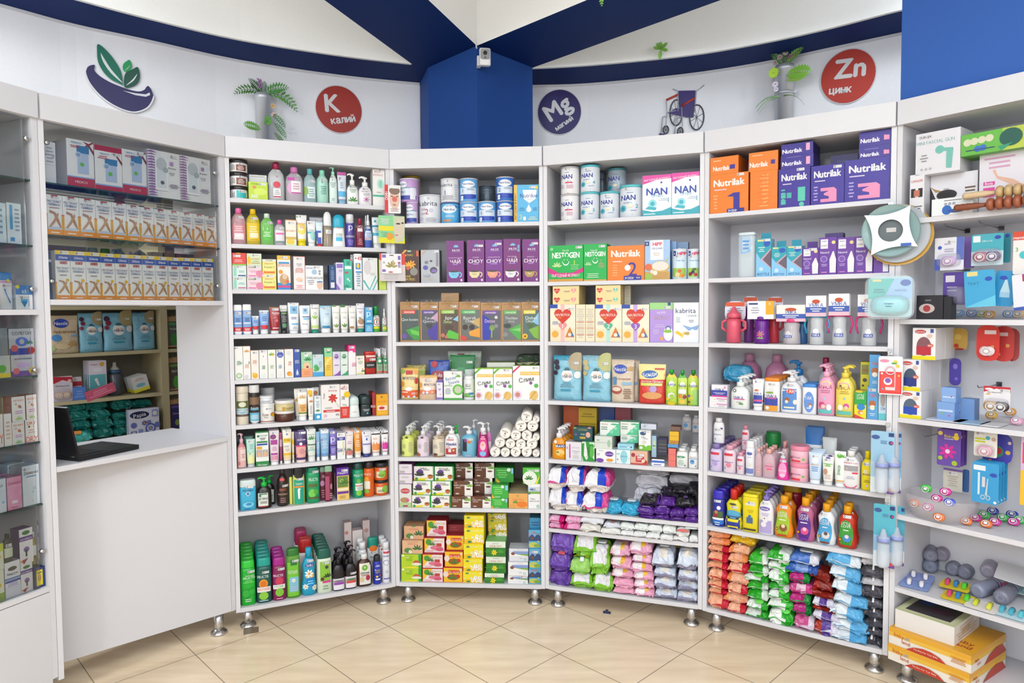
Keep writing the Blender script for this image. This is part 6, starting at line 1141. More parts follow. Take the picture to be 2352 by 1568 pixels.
shelf(3, -.443, *A, w_, '''
pouch 90 325 1115 f0d890,e8c060|R 0 .08 1 .3 e8602a;L .05 .22 .5 .28 1 fff;T 500_г .8 .2 .07 fff .3;E .5 .34 .2 .06 f6f6f8;R .3 .8 .68 .92 c83a3a;T ФРУКТОЗА .5 .68 .09 3a4a88 .75;E .12 .5 .1 .08 e88a30;E .9 .6 .1 .1 c83a30;C .2 .1 .07 dde;C .5 .1 .07 dde;C .8 .1 .07 dde;E .1 .9 .15 .06 8ab040;E .88 .88 .14 .06 e8a030|tall fructose bag with orange band|t=.06
pouch 308 552 1205 f4dcc0,e8b870|R 0 .25 1 .4 f08050;E .5 .45 .2 .08 f6f6f8;R .35 .75 .6 .85 d04040;T ФРУКТОЗА .6 .62 .09 3a4a88 .6;R 0 0 1 .22 e4c4a4;E .1 .6 .1 .1 e8a040;C .3 .3 .07 dde;C .5 .3 .07 dde;T 250_г .8 .32 .06 fff .2;S .5 .8|smaller fructose bag|t=.06
pouch 170 410 1080 c8d070,b8a850|E .7 .4 .2 .2 a8503a;E .3 .6 .2 .2 d89a40|fruit printed bag at the back left|t=.05 d=.12
box 553 632 1268 ece8f6,a890d8|R 0 .92 1 1 6a50b8;H .5 .55 .22 b098dc;R 0 .02 1 .14 8a78c8;S .5 .82;C .6 .3 .08 e06a80|narrow lilac sweetener carton|t=.05
pouch 440 700 1020 3a60b8,3a50a0|R 0 .1 1 .5 f0e8ec;E .5 .62 .35 .12 a83040;T Sula .5 .62 .1 fff .5;C .2 .42 .14 c8303a;C .3 .9 .16 b83040|blue and white sweetener bag with raspberries|t=.06 d=.07
pouch 680 1105 905 c8dcc8,d8e4d8|R .3 .75 .5 .95 a82058;T ОТРУБИ .85 .3 .1 333 .3;C .8 .6 .06 c8c030|large pale bag with crimson corner at the back|t=.06 d=.16
pouch 710 1025 955 d8e0dc,2a8a48|R 0 .68 1 .97 1e7a40;R .3 .58 .6 .72 3a9a58;T ERYTHRITOL .6 .28 .11 4a504c .8;S .78 .84|green topped xylitol pouch|t=.06 d=.07
box 642 870 1150 f0f2ee,e0e4de|T Better .4 .76 .12 4a70b8 .6 12;T Stevia .55 .63 .12 4a70b8 .6 12;R 0 0 1 .07 4aa848;C .78 .36 .3 60c040;C .78 .36 .2 c8ccb8;T ORGANIC .25 .5 .05 6ab060 .45;L .05 .2 .4 .42 4 89a;S .6 .93;V .8 .8 .15 6ab040|white stevia carton with green circle|t=.06
btl 875 1022 1205 eef0ee,f6f6f6|R .02 .15 .98 .78 f4f6f0;L .1 .5 .8 .7 2 8a9;E .4 .25 .3 .08 80c058;R .5 .25 .9 .35 4a90b8;R 0 .14 1 .18 4aa050;S .5 .72|white supplement jar with green label|p=dome hb=.86 nm=supplement_jar
box 1030 1258 1110 f8f8f6,9ac838|R 0 .97 1 1 90c030;P 6ab838 0,.88 .25,1 .38,1 0,.8;R .1 .72 1 .81 f4c438;T ПШЕНИЧНЫЕ_ОТРУБИ .55 .765 .05 fdf6e0 .85;T Слим .5 .54 .12 333 .7 8;C .6 .44 .09 8a50a0;C .88 .43 .1 5ab858;E .75 .14 .22 .13 e8c070;P d8a850 .5,.03 .55,.03 .78,.26 .72,.26;C .2 .15 .19 ece;C .2 .15 .12 c88a70;L .05 .31 .35 .33 1 5ac|bran carton with green corner stripe|t=.05
box 1262 1494 1110 f8f8f6,9ac838|R 0 .97 1 1 90c030;P 6ab838 0,.88 .25,1 .38,1 0,.8;R .1 .72 1 .81 f4c438;T ПШЕНИЧНЫЕ_ОТРУБИ .55 .765 .05 fdf6e0 .85;T Слим .5 .54 .12 333 .7 8;C .6 .44 .09 8a50a0;C .88 .43 .1 5ab858;E .75 .14 .22 .13 e8c070;P d8a850 .5,.03 .55,.03 .78,.26 .72,.26;C .2 .15 .19 ece;C .2 .15 .12 c88a70;L .05 .31 .35 .33 1 5ac;S .7 .94|bran carton with green corner stripe|t=.05
box 1500 1862 1082 f8f8f6,9ac838|P d83a70 0,.85 .22,1 .3,1 0,.78;R .28 .73 1 .83 f4c438;T ПШЕНИЧНЫЕ_ОТРУБИ .64 .78 .05 fdf6e0 .66;T Слим .5 .6 .13 333 .55 8;C .67 .5 .06 8a50a0;C .87 .42 .08 5ab858;E .78 .14 .16 .14 e8c070;P d8a850 .6,.03 .65,.03 .9,.26 .8,.26;C .18 .16 .15 ece;C .18 .16 .09 c88a70;S .85 .94|wide bran carton with crimson corner stripe|t=.06
box 1180 1530 1040 e8e8e0,9aa870|| flat carton lying on the bran boxes|b=1070 d=.07 t=.12 nm=flat_carton
wipe 1538 1860 950 3a4a3c,d8d0b8|| folded dark green bag lying on top|b=1080 d=.05 t=.15 vt=.35 nm=folded_bag cat=bag
''')
A = (905, 915, 5.7)
w_ = 'fifth shelf of tea rack'
SP = 'R .03 .03 .97 .9 %s;L .1 .4 .5 .6 3 8a8a80;L .6 .2 .95 .7 8 a8a89a;C .12 .86 .07 554;%s'
shelf(3, -.7305, *A, w_, '''
btl 75 242 362 e2ea70,e6e8e4|'''+SP % ('e6ee88', 'C .18 .18 .14 6a8a30;C .2 .18 .07 b8803a;V .5 .88 .15 4a5a20')+'''|avocado liquid soap with pale yellow body|p=rpump hb=.68 n=3 g=.07 nm=pump_bottle pd=1
btl 280 445 362 e6d4e2,ecebee|'''+SP % ('ecdcea', 'C .15 .12 .14 a8603a;C .25 .1 .12 b86a40;V .5 .88 .15 6a3a30')+'''|lilac almond liquid soap|p=rpump hb=.68 n=3 g=.07 nm=pump_bottle pd=1
btl 485 650 362 d8c8b0,e8e6e6|'''+SP % ('e8dcc8', 'E .3 .12 .2 .06 6a4a3a;R .5 .88 1 1 b89070;R 0 0 1 .06 a8805a')+'''|beige cocoa liquid soap|p=rpump hb=.68 n=3 g=.07 nm=pump_bottle
btl 650 835 368 f6f4f6,f6f6f8|B Absolut .5 .58 .13 3a3a98 .75;R .1 .12 .85 .4 b83a40;R .1 .38 .6 .5 f0f0f0;R .3 .22 .5 .36 f0e8e8;C .68 .3 .08 c8c860;R .2 .74 .7 .78 d8504a;T ULTRA .3 .44 .08 d84040 .3;S .5 .85|white soap bottle with red label|p=pump hb=.74 nm=pump_bottle
btl 740 862 355 e8f4f0,28b848|R .5 .1 .9 .3 3a8a40;T t .9 .5 .12 3a5a98|white soap bottle with green pump|p=pump hb=.72 pd=1 d=.05 nm=pump_bottle
btl 868 1072 380 78c0dc,f4f4f6|R .1 .25 .4 .8 33303c;C .55 .7 .12 e08040;P f07820 0,.0 1,.0 1,.3 .5,.12 0,.25;C .3 .75 .12 8a4a88;L .2 .04 .8 .1 1 fbd;S .6 .8|light blue and orange childrens soap|p=rpump hb=.74 nm=pump_bottle
btl 985 1095 270 88c0d8,d8dce0|| light blue soap behind orange one|p=pump hb=.7 d=.09 pd=1 nm=pump_bottle
btl 1070 1245 315 a01868,f6f4f6|E .5 .4 .35 .42 e03a90;E .5 .45 .22 .18 f8c8d8;C .48 .5 .12 f0b088;E .5 .15 .25 .1 88b8e8;L .3 .7 .7 .85 2 fcd;S .6 .95|crimson soap bottle with pink oval label|p=tpump hb=.72 nm=pump_bottle
btl 1190 1275 310 e078c0,f0eef0|R .3 .2 .9 .6 f0e0ec|pink soap bottle behind crimson one|p=pump hb=.7 d=.06 nm=pump_bottle
''')
# cotton-wool rolls, stacked end-on
rolls = [(1248, 1392, 638, 775), (1390, 1520, 640, 775), (1520, 1662, 640, 775), (1663, 1808, 640, 775), (1808, 1945, 635, 775),
         (1312, 1455, 508, 650), (1455, 1588, 520, 662), (1590, 1728, 535, 670), (1730, 1880, 525, 670),
         (1378, 1530, 385, 535), (1522, 1665, 412, 555), (1665, 1808, 415, 558), (1812, 1945, 415, 560), (1582, 1738, 295, 440), (1738, 1890, 305, 440), (1660, 1812, 175, 320), (1812, 1945, 185, 325)]
shelf(3, -.7305, *A, 'tea rack', '\n'.join('roll %d %d %d fff | | white cotton wool roll lying end on | b=%d d=.01' % (a, b, c, d_) for a, b, c, d_ in rolls))
w_ = 'sixth shelf of tea rack'
TH = 'R .93 0 1 1 28a848;R 0 0 .55 .1 f0e030;P f4e040 .1,.1 .6,.1 .75,.2 .3,.16;C .3 .55 .17 6a3a9a;V .27 .32 .25 2a3a28;E .8 .28 .13 .16 c8743a;E .8 .36 .13 .05 8a4a28;T %s .45 .86 .1 5a5a60 .5;T %s .6 .76 .1 5a4a68 .5;C .13 .12 .07 3a9a50'
CB = 'R .58 0 1 1 f0ece8;E .68 .86 .2 .14 5a4030;V .85 .6 .18 78b030;E .78 .35 .16 .25 f4f2f0;E .78 .45 .13 .06 6a3a28;T КОРА_ДУБА .3 .7 .1 f4ece4 .54;T Чай .12 .86 .07 f0e4dc .15;L .05 .5 .4 .6 2 e8d8cc;E .2 .15 .1 .05 dcc8b8'
shelf(3, -.985, *A, w_, '''
box 62 225 1120 e4e4e0,c8c4c0|E .5 .7 .4 .12 c8505a;T РАСТОРОПША .5 .7 .04 fff .7;E .45 .3 .38 .12 b89060;C .7 .3 .12 d85a98;R 0 0 1 .2 b8d098;R .3 .02 .7 .08 a83060|white meal carton with pink thistle|t=.08
box 62 240 990 e8e0e8,7a3a78|R 0 0 1 .06 7a3a78;L .15 .6 .8 .8 2 aaa;R .06 .12 .45 .35 b8b4b8|white and plum carton lying flat|b=1112 k=2 t=.12
box 232 482 1268 f6f4ee,28a848|'''+TH % ('ОДИНАРНАЯ', 'ЗИРА')+'''|thistle tea box of left column, lowest|t=.09
box 486 740 1275 f6f4ee,28a848|'''+TH % ('ФИТОЧАЙ', 'РАСТОРОПШИ')+'''|thistle tea box of right column, lowest|t=.09
box 245 495 1082 f6f4ee,28a848|'''+TH % ('ФИТОЧАЙ', 'СЕМЕНА')+'''|thistle tea box of left column, middle|t=.09 b=1262 d=.025
box 498 754 1085 f6f4ee,28a848|'''+TH % ('ФИТОЧАЙ', 'РАСТОРОПШИ')+'''|thistle tea box of right column, middle|t=.09 b=1270 d=.025
box 258 528 888 f6f4ee,28a848|'''+TH % ('СЕМЕНА', 'ТЫКВА')+'''|thistle tea box of left column, top|t=.09 b=1076 d=.04
box 534 798 892 f6f4ee,28a848|'''+TH % ('ФИТОЧАЙ', 'СЕМЕНА')+'''|thistle tea box of right column, top|t=.09 b=1079 d=.04
box 742 1004 1280 6a3a20,5a3018|'''+CB+'''|brown oak bark tea box at lower left|t=.09
box 1006 1270 1282 6a3a20,5a3018|'''+CB+'''|brown oak bark tea box at lower right|t=.09
box 762 1028 1078 6a3a20,5a3018|'''+CB+'''|brown oak bark tea box, middle left|t=.09 b=1276 d=.02
box 1042 1292 1040 5a3018,4a2814|'''+CB+'''|brown oak bark tea box, middle right|t=.09 b=1240 d=.06
box 800 1030 845 5a3018,4a2814|'''+CB+'''|brown oak bark tea box, top left|t=.09 b=1036 d=.07
box 1055 1310 845 5a3018,4a2814|'''+CB+'''|brown oak bark tea box, top right|t=.09 b=1030 d=.06
box 1270 1490 1305 38b040,2a9038|L .1 .3 .7 .9 4 88e070;E .72 .85 .1 .12 e0ece8;P f0b020 0,0 .2,0 .0,.3;T укроп .35 .1 .1 e8f8e0 .4;R .85 .6 .98 .95 8ac8e8|bright green tea box, lowest of column|t=.1
box 1272 1505 1130 38b040,2a9038|L .1 .3 .7 .9 4 88e070;E .65 .85 .1 .12 e0ece8;P f0b020 0,0 .2,0 .0,.3;T укроп .35 .1 .1 e8f8e0 .4;R .82 .6 .98 .95 8ac8e8|bright green tea box, middle of column|t=.1 b=1300
box 1318 1565 905 2a9838,208030|L .1 .3 .7 .9 4 78d068;E .75 .85 .1 .12 e0ece8;P f0b020 0.1,0 .3,0 .05,.3;R .88 .6 .98 .95 8ac8e8|bright green tea box, top and set back|t=.1 b=1075 d=.06
box 1490 1752 1245 f0b060,c8b890|T ХОВОК_УРУГИ .5 .58 .08 d8583a .7;T чай .45 .86 .1 78a848 .3;R .05 .7 .95 .72 e8a050;E .7 .28 .28 .2 f08028;E .2 .15 .2 .14 e8a850;V .35 .35 .15 5a9a40|orange pumpkin seed tea box|t=.1 n=3 g=.102
box 1755 1945 1120 f4f4f4,e0e0e4|R 0 .6 1 .82 88b058;R 0 .7 1 .88 c8d8e8;E .5 .78 .4 .05 5a80b8;C .1 .62 .1 4a8a60;T Эрва .35 .4 .06 6a6a80 .4;T шерстистая .5 .31 .05 6a6a80 .85;C .8 .1 .12 48a888;C .8 .1 .07 f4f4f4;S .7 .8|tall white herbal carton with meadow print|t=.08
box 1685 1945 905 48b838,2a7830|C .4 .35 .42 e8f0e0;V .35 .25 .25 2a7a30;T Черед .55 .84 .16 f0f8e8 .6;P f0e028 .7,.0 .95,.5 .9,.7 .98,.5 .82,.0;S .75 .82|green tea box on white herbal carton|b=1113 t=.08
''')
A = (905, 1165, 6.625)
w_ = 'bottom shelf of tea rack'
NM = 'R .02 .03 .98 .97 f0e4e4;P f0c820 .02,.1 .02,.97 .5,.97;E .22 .72 .14 .2 4a9a38;T NAMATAK .66 .8 .13 c8a050 .55;E .6 .35 .3 .15 e07a90;R .6 .45 .85 .65 c8403a;V .4 .5 .18 4a7a38;E .75 .25 .2 .12 d85a78;L .08 .08 .5 .2 2 e8a0a8'
NO = 'R .02 .02 .98 .97 f6c020;R .25 .62 .85 .82 d83a2a;T Na_matak .55 .71 .14 f4e0c0 .55;E .5 .35 .3 .2 c8401c;E .75 .4 .12 .14 d83020;E .12 .55 .14 .2 f4dcd0;V .5 .2 .3 5a7a28;C .9 .85 .07 e8d8b0'
MC = 'C .62 .4 .09 fafaf4;T Moychechak .5 .83 .09 f8f8e0 .55;F .72 .25 .13 fff;F .5 .2 .1 fff;F .9 .2 .1 fff;F .65 .5 .1 fff;F .86 .48 .1 fff;F .42 .42 .07 fff;E .28 .13 .1 .07 2a8a50;V .22 .78 .1 3a8a58;F .1 .35 .04 fff;F .9 .85 .04 fff'
SN = 'R 0 .6 1 1 e8f0e0;R 0 0 1 .6 2a7a24;T СЕННЫ_ЛИСТ .5 .7 .1 c85030 .64;F .42 .28 .16 f4e020 e8c010;V .75 .25 .2 48a038;V .15 .25 .2 3a9030;L .3 .84 .7 .9 1 999'
FL = 'R .2 .42 1 .6 88b048;R .2 .58 1 .8 88a0d8;P f4f4f4 .0,.38 1,.42 .6,.5 .2,.62 0,.7;E .2 .6 .1 .12 8a5040;T лён .6 .25 .1 888 .3;C .82 .17 .06 48b098;C .82 .17 .04 f2f2f2;L .3 .87 .9 .93 1 ccc'
BL = 'R 0 .4 1 .75 2a4a78;P 8aa8d0 0,.6 .3,.8 .5,.62 .8,.85 1,.65 1,.8 0,.85;E .3 .55 .12 .08 7a4a28;E .4 .2 .4 .15 b8c868;E .7 .15 .3 .1 88a848;R .05 .08 .45 .14 f0c830;T %s .45 .88 .09 e87840 .7;E .8 .4 .06 .03 f0e020'
shelf(3, -1.366, *A, w_, '''
box 108 418 925 b8d828,28a040|R .85 0 1 1 28a040;P f0e030 0,0 .9,0 .7,.12 .3,.1;E .75 .4 .17 .18 c8603a;E .75 .3 .25 .1 f0e8d8;L .2 .5 .6 .9 4 88b820;T чай .3 .8 .14 e8f0b0 .3;C .1 .9 .05 fff|lime green tea box at bottom left|t=.09
box 108 418 715 b8d828,28a040|R .85 0 1 1 28a040;P f0e030 0,0 .9,0 .7,.12 .3,.1;E .75 .4 .17 .18 c8603a;E .75 .3 .25 .1 f0e8d8;L .2 .5 .6 .9 4 88b820;T чай .3 .8 .14 e8f0b0 .3;C .1 .9 .05 fff|lime green tea box, second from bottom at left|t=.09 b=922
box 122 432 505 e8b890,d8a078|T БРИГЕЛАТ .5 .74 .1 d8583a .65;E .3 .25 .2 .2 5a8a40;F .4 .15 .1 fff;V .75 .3 .25 3a6a38;L .2 .88 .8 .94 1 a87|peach herbal tea box, lower one|t=.09 b=698 d=.02
box 148 450 285 e0ac84,c89870|T ПОЧЕЧНЫЙ .5 .76 .1 d8583a .6;E .3 .25 .2 .2 5a8a40;F .4 .15 .1 fff;V .75 .3 .25 3a6a38;E .5 1 .12 .05 3a8a40|peach herbal tea box, upper one|t=.09 b=470 d=.04
box 430 745 930 c82830,b02028|'''+NM+'''|red rosehip tea box in white front column, lowest|t=.085
box 430 745 715 c82830,c02830|'''+NM+'''|red rosehip tea box, second up|t=.085 b=925 d=.015
box 455 770 465 c02830,a82028|'''+NM+'''|red rosehip tea box, third up|t=.085 b=655 d=.035
box 492 808 195 a82028,981c24|'''+NM+'''|red rosehip tea box, top of column|t=.085 b=385 d=.055
box 750 1050 915 d83020,a82028|'''+NO+'''|yellow fronted rosehip box, lowest|t=.085
box 768 1060 670 d83020,a82028|'''+NO+'''|yellow fronted rosehip box, middle|t=.085 b=880 d=.02
box 785 1070 425 c82c1c,982024|'''+NO+'''|yellow fronted rosehip box, top|t=.085 b=625 d=.04
box 820 1068 262 8a2028,7a1c24|L .1 .2 .6 .8 2 a04048|dark red carton at the back of shelf|t=.085 b=395 d=.09
box 1042 1345 975 f6e428,f0dc10|R 0 0 1 .3 f4c820;'''+MC+'''|yellow chamomile box, lowest|t=.09 n=2 g=.1
box 1042 1345 785 f6e428,f0dc10|R 0 0 1 .3 f4c820;'''+MC+'''|yellow chamomile box, second up|t=.09 b=975
box 1055 1358 560 f6e428,f0dc10|R 0 0 1 .3 f4c820;'''+MC+'''|yellow chamomile box, third up|t=.09 b=735 d=.015
box 1065 1368 315 f6e428,f0dc10|R 0 0 1 .3 f4c820;'''+MC+'''|yellow chamomile box, fourth up|t=.09 b=500 d=.02
box 1065 1368 125 f0dc28,e8d010|R 0 0 1 .3 f0c020;'''+MC+'''|yellow chamomile box, top of column|t=.09 b=312 d=.02
box 1425 1708 90 d8c828,c8b818|R 0 0 1 .3 d8b020;'''+MC+'''|chamomile box set back, upper|t=.09 b=158 d=.1
box 1430 1714 172 d8c828,c8b818|R 0 0 1 .3 d8b020;'''+MC+'''|chamomile box set back, middle|t=.09 b=350 d=.1
box 1438 1720 362 c8b820,b8a818|'''+MC+'''|chamomile box set back, lower|t=.09 b=540 d=.1
box 1380 1675 1005 48a838,78c868|'''+SN+'''|green senna leaf box, lowest|t=.09 n=2 g=.1
box 1400 1700 745 48a838,4a9a38|'''+SN+'''|green senna leaf box, middle|t=.09 b=948 d=.02
box 1395 1695 520 48a838,80c878|'''+SN+'''|green senna leaf box, top|t=.09 b=738 d=.015 n=2 g=.1
box 1732 2038 1030 f2f2f4,dcdce0|'''+FL+''';S .8 .8|white flax carton, lowest|t=.09
box 1735 2040 835 f2f2f4,dcdce0|'''+FL+'''|white flax carton, middle|t=.09 b=1025 d=.005
box 1750 2045 630 e6e6ea,d0d0d8|'''+FL+'''|white flax carton, top|t=.09 b=805 d=.02
box 2052 2262 925 58b0d8,4a98c8|'''+BL % 'НОРМ'+'''|blue mountain herb carton, lowest|t=.08
box 2055 2262 632 58b0d8,4a98c8|'''+BL % 'BIBI'+''';S .5 .85|blue mountain herb carton, middle|t=.08 b=885 d=.005
box 2048 2262 345 58b0d8,3a90c0|'''+BL % 'BIBI'+'''|blue mountain herb carton, upper|t=.08 b=615 d=.01
box 2062 2262 160 3a90b8,2a7090|L .1 .2 .9 .7 2 258|blue carton at top right of stack|t=.08 b=235 d=.04
''')
# ------------------------------------------------------------------ goods: formula rack
A = (1250, 370, 5.408)
w_ = 'top shelf of formula rack'
NN = 'B NAN .42 .66 .17 2a3a9a .6;T optipro .4 .5 .07 7a9ac0 .4;L .35 .8 .65 .84 1 5a6ab0;C .2 .3 .14 60c0d0;C .2 .3 .08 2a9ab0;P 28a0b8 0,.0 1,.0 1,.22 .6,.1 .3,.05 0,.08;T %s .78 .37 .13 30a8b8;L .5 .2 .8 .26 1 8a9ac8;E .5 .38 .12 .05 f0ecc8'
NP = 'B NAN .42 .66 .17 2a3a9a .6;T pro .55 .5 .07 8a9ac0 .3;L .3 .8 .6 .84 1 5a6ab0;R .35 .4 .75 .45 d03a60;C .15 .28 .12 ccd;P d04060 0,.1 .5,.03 1,.09 1,.07 .5,.01 0,.08;L .4 .2 .8 .36 3 c8a'
shelf(4, .43, *A, w_, '''
tin 178 405 405 f2f0f2,c4c2c4|'''+NP+'''|white grey lidded milk tin, lower|lid=.06 nm=formula_tin
tin 180 408 60 f2f0f2,b8b6b8|'''+NP+''';S .5 .95|white grey lidded milk tin, upper|lid=.06 nm=formula_tin b=402
tin 425 662 378 e4eaf2,58c0cc|'''+NN % '3'+'''|turquoise lidded tin numbered three, left front|lid=.08 nm=formula_tin
tin 428 665 42 e4eaf2,50c0d0|'''+NN % '4'+''';S .5 .9|turquoise lidded tin numbered four|lid=.08 nm=formula_tin b=380
tin 670 910 372 e4eaf2,58c0cc|'''+NN % '2'+''';S .5 .9|small turquoise lidded tin numbered two|lid=.08 nm=formula_tin
tin 765 998 82 b8c4d0,4a9aa8|'''+NN % '3'+'''|turquoise lidded tin numbered three, upper back|lid=.08 nm=formula_tin d=.13 b=380
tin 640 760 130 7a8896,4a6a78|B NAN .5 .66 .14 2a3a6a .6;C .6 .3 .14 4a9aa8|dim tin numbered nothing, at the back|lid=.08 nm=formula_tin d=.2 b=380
tin 912 1216 288 e4eaf2,60c8d0|'''+NN % '2'+''';S .42 .94|large turquoise lidded tin numbered two|lid=.08 nm=formula_tin
box 1220 1580 172 f4f6fa,e4e8f0|P e038a0 0,.78 0,1 1,1 1,.9 .5,.88;T ВЫГОДНЫЙ_ФОРМАТ .5 .9 .045 fde .9 4;B NAN .5 .6 .17 2a48a8 .75;T OPTIpro .52 .49 .06 5ab8c8 .4;C .35 .3 .15 9ae0e8;C .35 .3 .08 30b0c0;P 30b0c0 .1,.18 .45,.14 .5,.2 .2,.24;T 1 .9 .38 .12 30b0c0;P 28a8b8 0,0 1,0 1,.2 .7,.12 .35,.1 0,.16;L .55 .36 .95 .44 2 bcd;R .63 .79 .69 .83 3a48a8;L .05 .03 .45 .08 1 dff|white milk carton with magenta top|t=.09
box 1583 1948 138 f4f6fa,e4e8f0|P e038a0 0,.78 0,1 1,1 1,.9 .5,.88;T ВЫГОДНЫЙ_ФОРМАТ .5 .9 .045 fde .9 4;B NAN .5 .6 .17 2a48a8 .75;T OPTIpro .52 .49 .06 5ab8c8 .4;C .35 .3 .15 9ae0e8;C .35 .3 .08 30b0c0;P 30b0c0 .1,.18 .45,.14 .5,.2 .2,.24;T 1 .9 .38 .12 30b0c0;P 28a8b8 0,0 1,0 1,.2 .7,.12 .35,.1 0,.16;L .55 .36 .95 .44 2 bcd;R .63 .79 .69 .83 3a48a8;L .05 .03 .45 .08 1 dff|white milk carton with magenta top|t=.09
''')
w_ = 'second shelf of formula rack'
HI = 'R 0 0 1 .38 a8d060;R 0 .38 1 .75 d8ecf8;R .12 .8 .3 .97 2a3a98;T 6 .2 .885 .07 fff;B HiPP .68 .88 .12 e0486a .55;T %s .6 .64 .05 4a7ab8 .75;%s;S .5 .78'
shelf(4, .1375, *A, w_, '''
box 52 485 1045 1cb450,18a048|B NESTOGEN .5 .73 .15 f4faf4 .78;E .5 .56 .1 .12 f4faf4;E .5 .58 .09 .11 1cb450;R .4 .56 .6 .68 1cb450;C .46 .6 .012 fff;C .55 .6 .012 fff;T Nestlé .5 .86 .05 e0f4e4 .3;T 1 .75 .52 .13 d8e848;P d82888 0,.4 0,.24 .3,.12 .6,.12 1,.26 1,.38 .7,.24 .3,.24;T ВЫГОДНЫЙ_ФОРМАТ .5 .17 .08 fbe4f0 .8;R 0 0 1 .07 d8a048;L .62 .32 .9 .48 3 8ad890;V .25 .4 .14 c8e8a0;C .1 .9 .05 8ad890;S .88 .93|wide green milk carton numbered one|t=.09
box 490 778 1028 1cb450,18a048|B NESTOGEN .5 .73 .12 f4faf4 .86;E .5 .57 .13 .1 f4faf4;E .5 .59 .12 .09 1cb450;R .36 .57 .64 .67 1cb450;C .45 .61 .018 fff;C .57 .61 .018 fff;T Nestlé .45 .83 .05 e0f4e4 .3;T 2 .75 .53 .1 c89a80;L .6 .35 .95 .48 3 c8a888;R 0 0 1 .04 d8b058;L .1 .08 .7 .22 3 c8f0c8;V .2 .42 .16 a8e0a0;S .8 .93|narrower green milk carton numbered two|t=.09
box 784 1245 1050 f58220,e87018|B Nutrilak .5 .78 .19 fbf4ec .78;L .1 .52 .45 .58 1 fdd;T 2 .68 .33 .4 3a2a98 .4;C .55 .36 .08 f0f0f4;R .45 .0 .92 .13 2a2a90;T 3×350г .6 .065 .07 f4f0f8 .3;T 1050г .84 .07 .04 f4f0f8 .14;L .14 .12 .28 .48 5 f8b070;R .3 .36 .5 .36 fff|orange milk carton with violet number two|t=.1
box 1250 1568 980 a8c8ec,88b0e0|R .22 .5 .74 1 eef2f6;B HiPP .5 .9 .09 e0486a .38;T ORGANIC .5 .79 .05 6a7aa8 .45;T Banana .48 .67 .04 d8b890 .3;T Peach .48 .62 .04 d8b890 .3;R 0 .86 .17 .97 2a3a80;T 4 .08 .915 .06 fff;R 0 0 1 .2 c8a050;E .62 .32 .36 .15 d8b048;E .62 .34 .33 .12 ece0d4;C .15 .32 .14 e06838;C .3 .2 .08 f0d8c0;P e8c030 .75,.55 .9,.45 .95,.57 .85,.47;R 0 0 .3 .15 9ac050;E .6 .12 .3 .07 c89850;C .42 .17 .09 f4ecd8|blue cereal carton with bowl and peach|t=.07
box 1570 1635 990 88b0e0,6a90c8|| pale blue carton edge beside cereal|t=.05 d=.05
box 1640 1790 1005 7a9ac0,5a7aa8|T P .3 .8 .1 e0e8f0|dim blue carton behind the jars|t=.05 d=.1
tin 1578 1770 1088 dcecf8,f0f4fa|'''+HI % ('Fruit_Tea', 'C .4 .15 .16 f0d8a0;C .7 .12 .14 f09030;C .55 .28 .12 d86830')+'''|fruit tea jar with apples|lid=.04 nm=tea_jar cat=jar
tin 1772 1950 1088 dcecf8,f0f4fa|'''+HI % ('Forest_Fruit', 'C .3 .17 .15 8a2040;C .7 .15 .14 c02848;C .5 .24 .14 2a2040;V .6 .3 .2 3a5a30')+'''|fruit tea jar with dark berries|lid=.04 nm=tea_jar cat=jar
''')
A = (1250, 640, 5.408)
w_ = 'third shelf of formula rack'
ML = 'R 0 0 1 .35 f4e4c0;R .42 0 .57 1 %s;R 0 .9 .3 1 2a4ab0;H .5 .7 .34 d83820;T МАЛЮТКА .5 .72 .065 fdf4e8 .56;T Gold .36 .65 .045 e8b048 .25;H .5 .42 .17 %s;T %s .5 .42 .12 fdf6f0;P d88030 .78,.4 .95,.12 .6,.12;P 4a70b8 .85,.28 .95,.14 .75,.13;C .78 .19 .07 f0e4d0;E .2 .2 .13 .09 f0b040;L .07 .46 .35 .56 3 8a9ac8;S .84 .88'
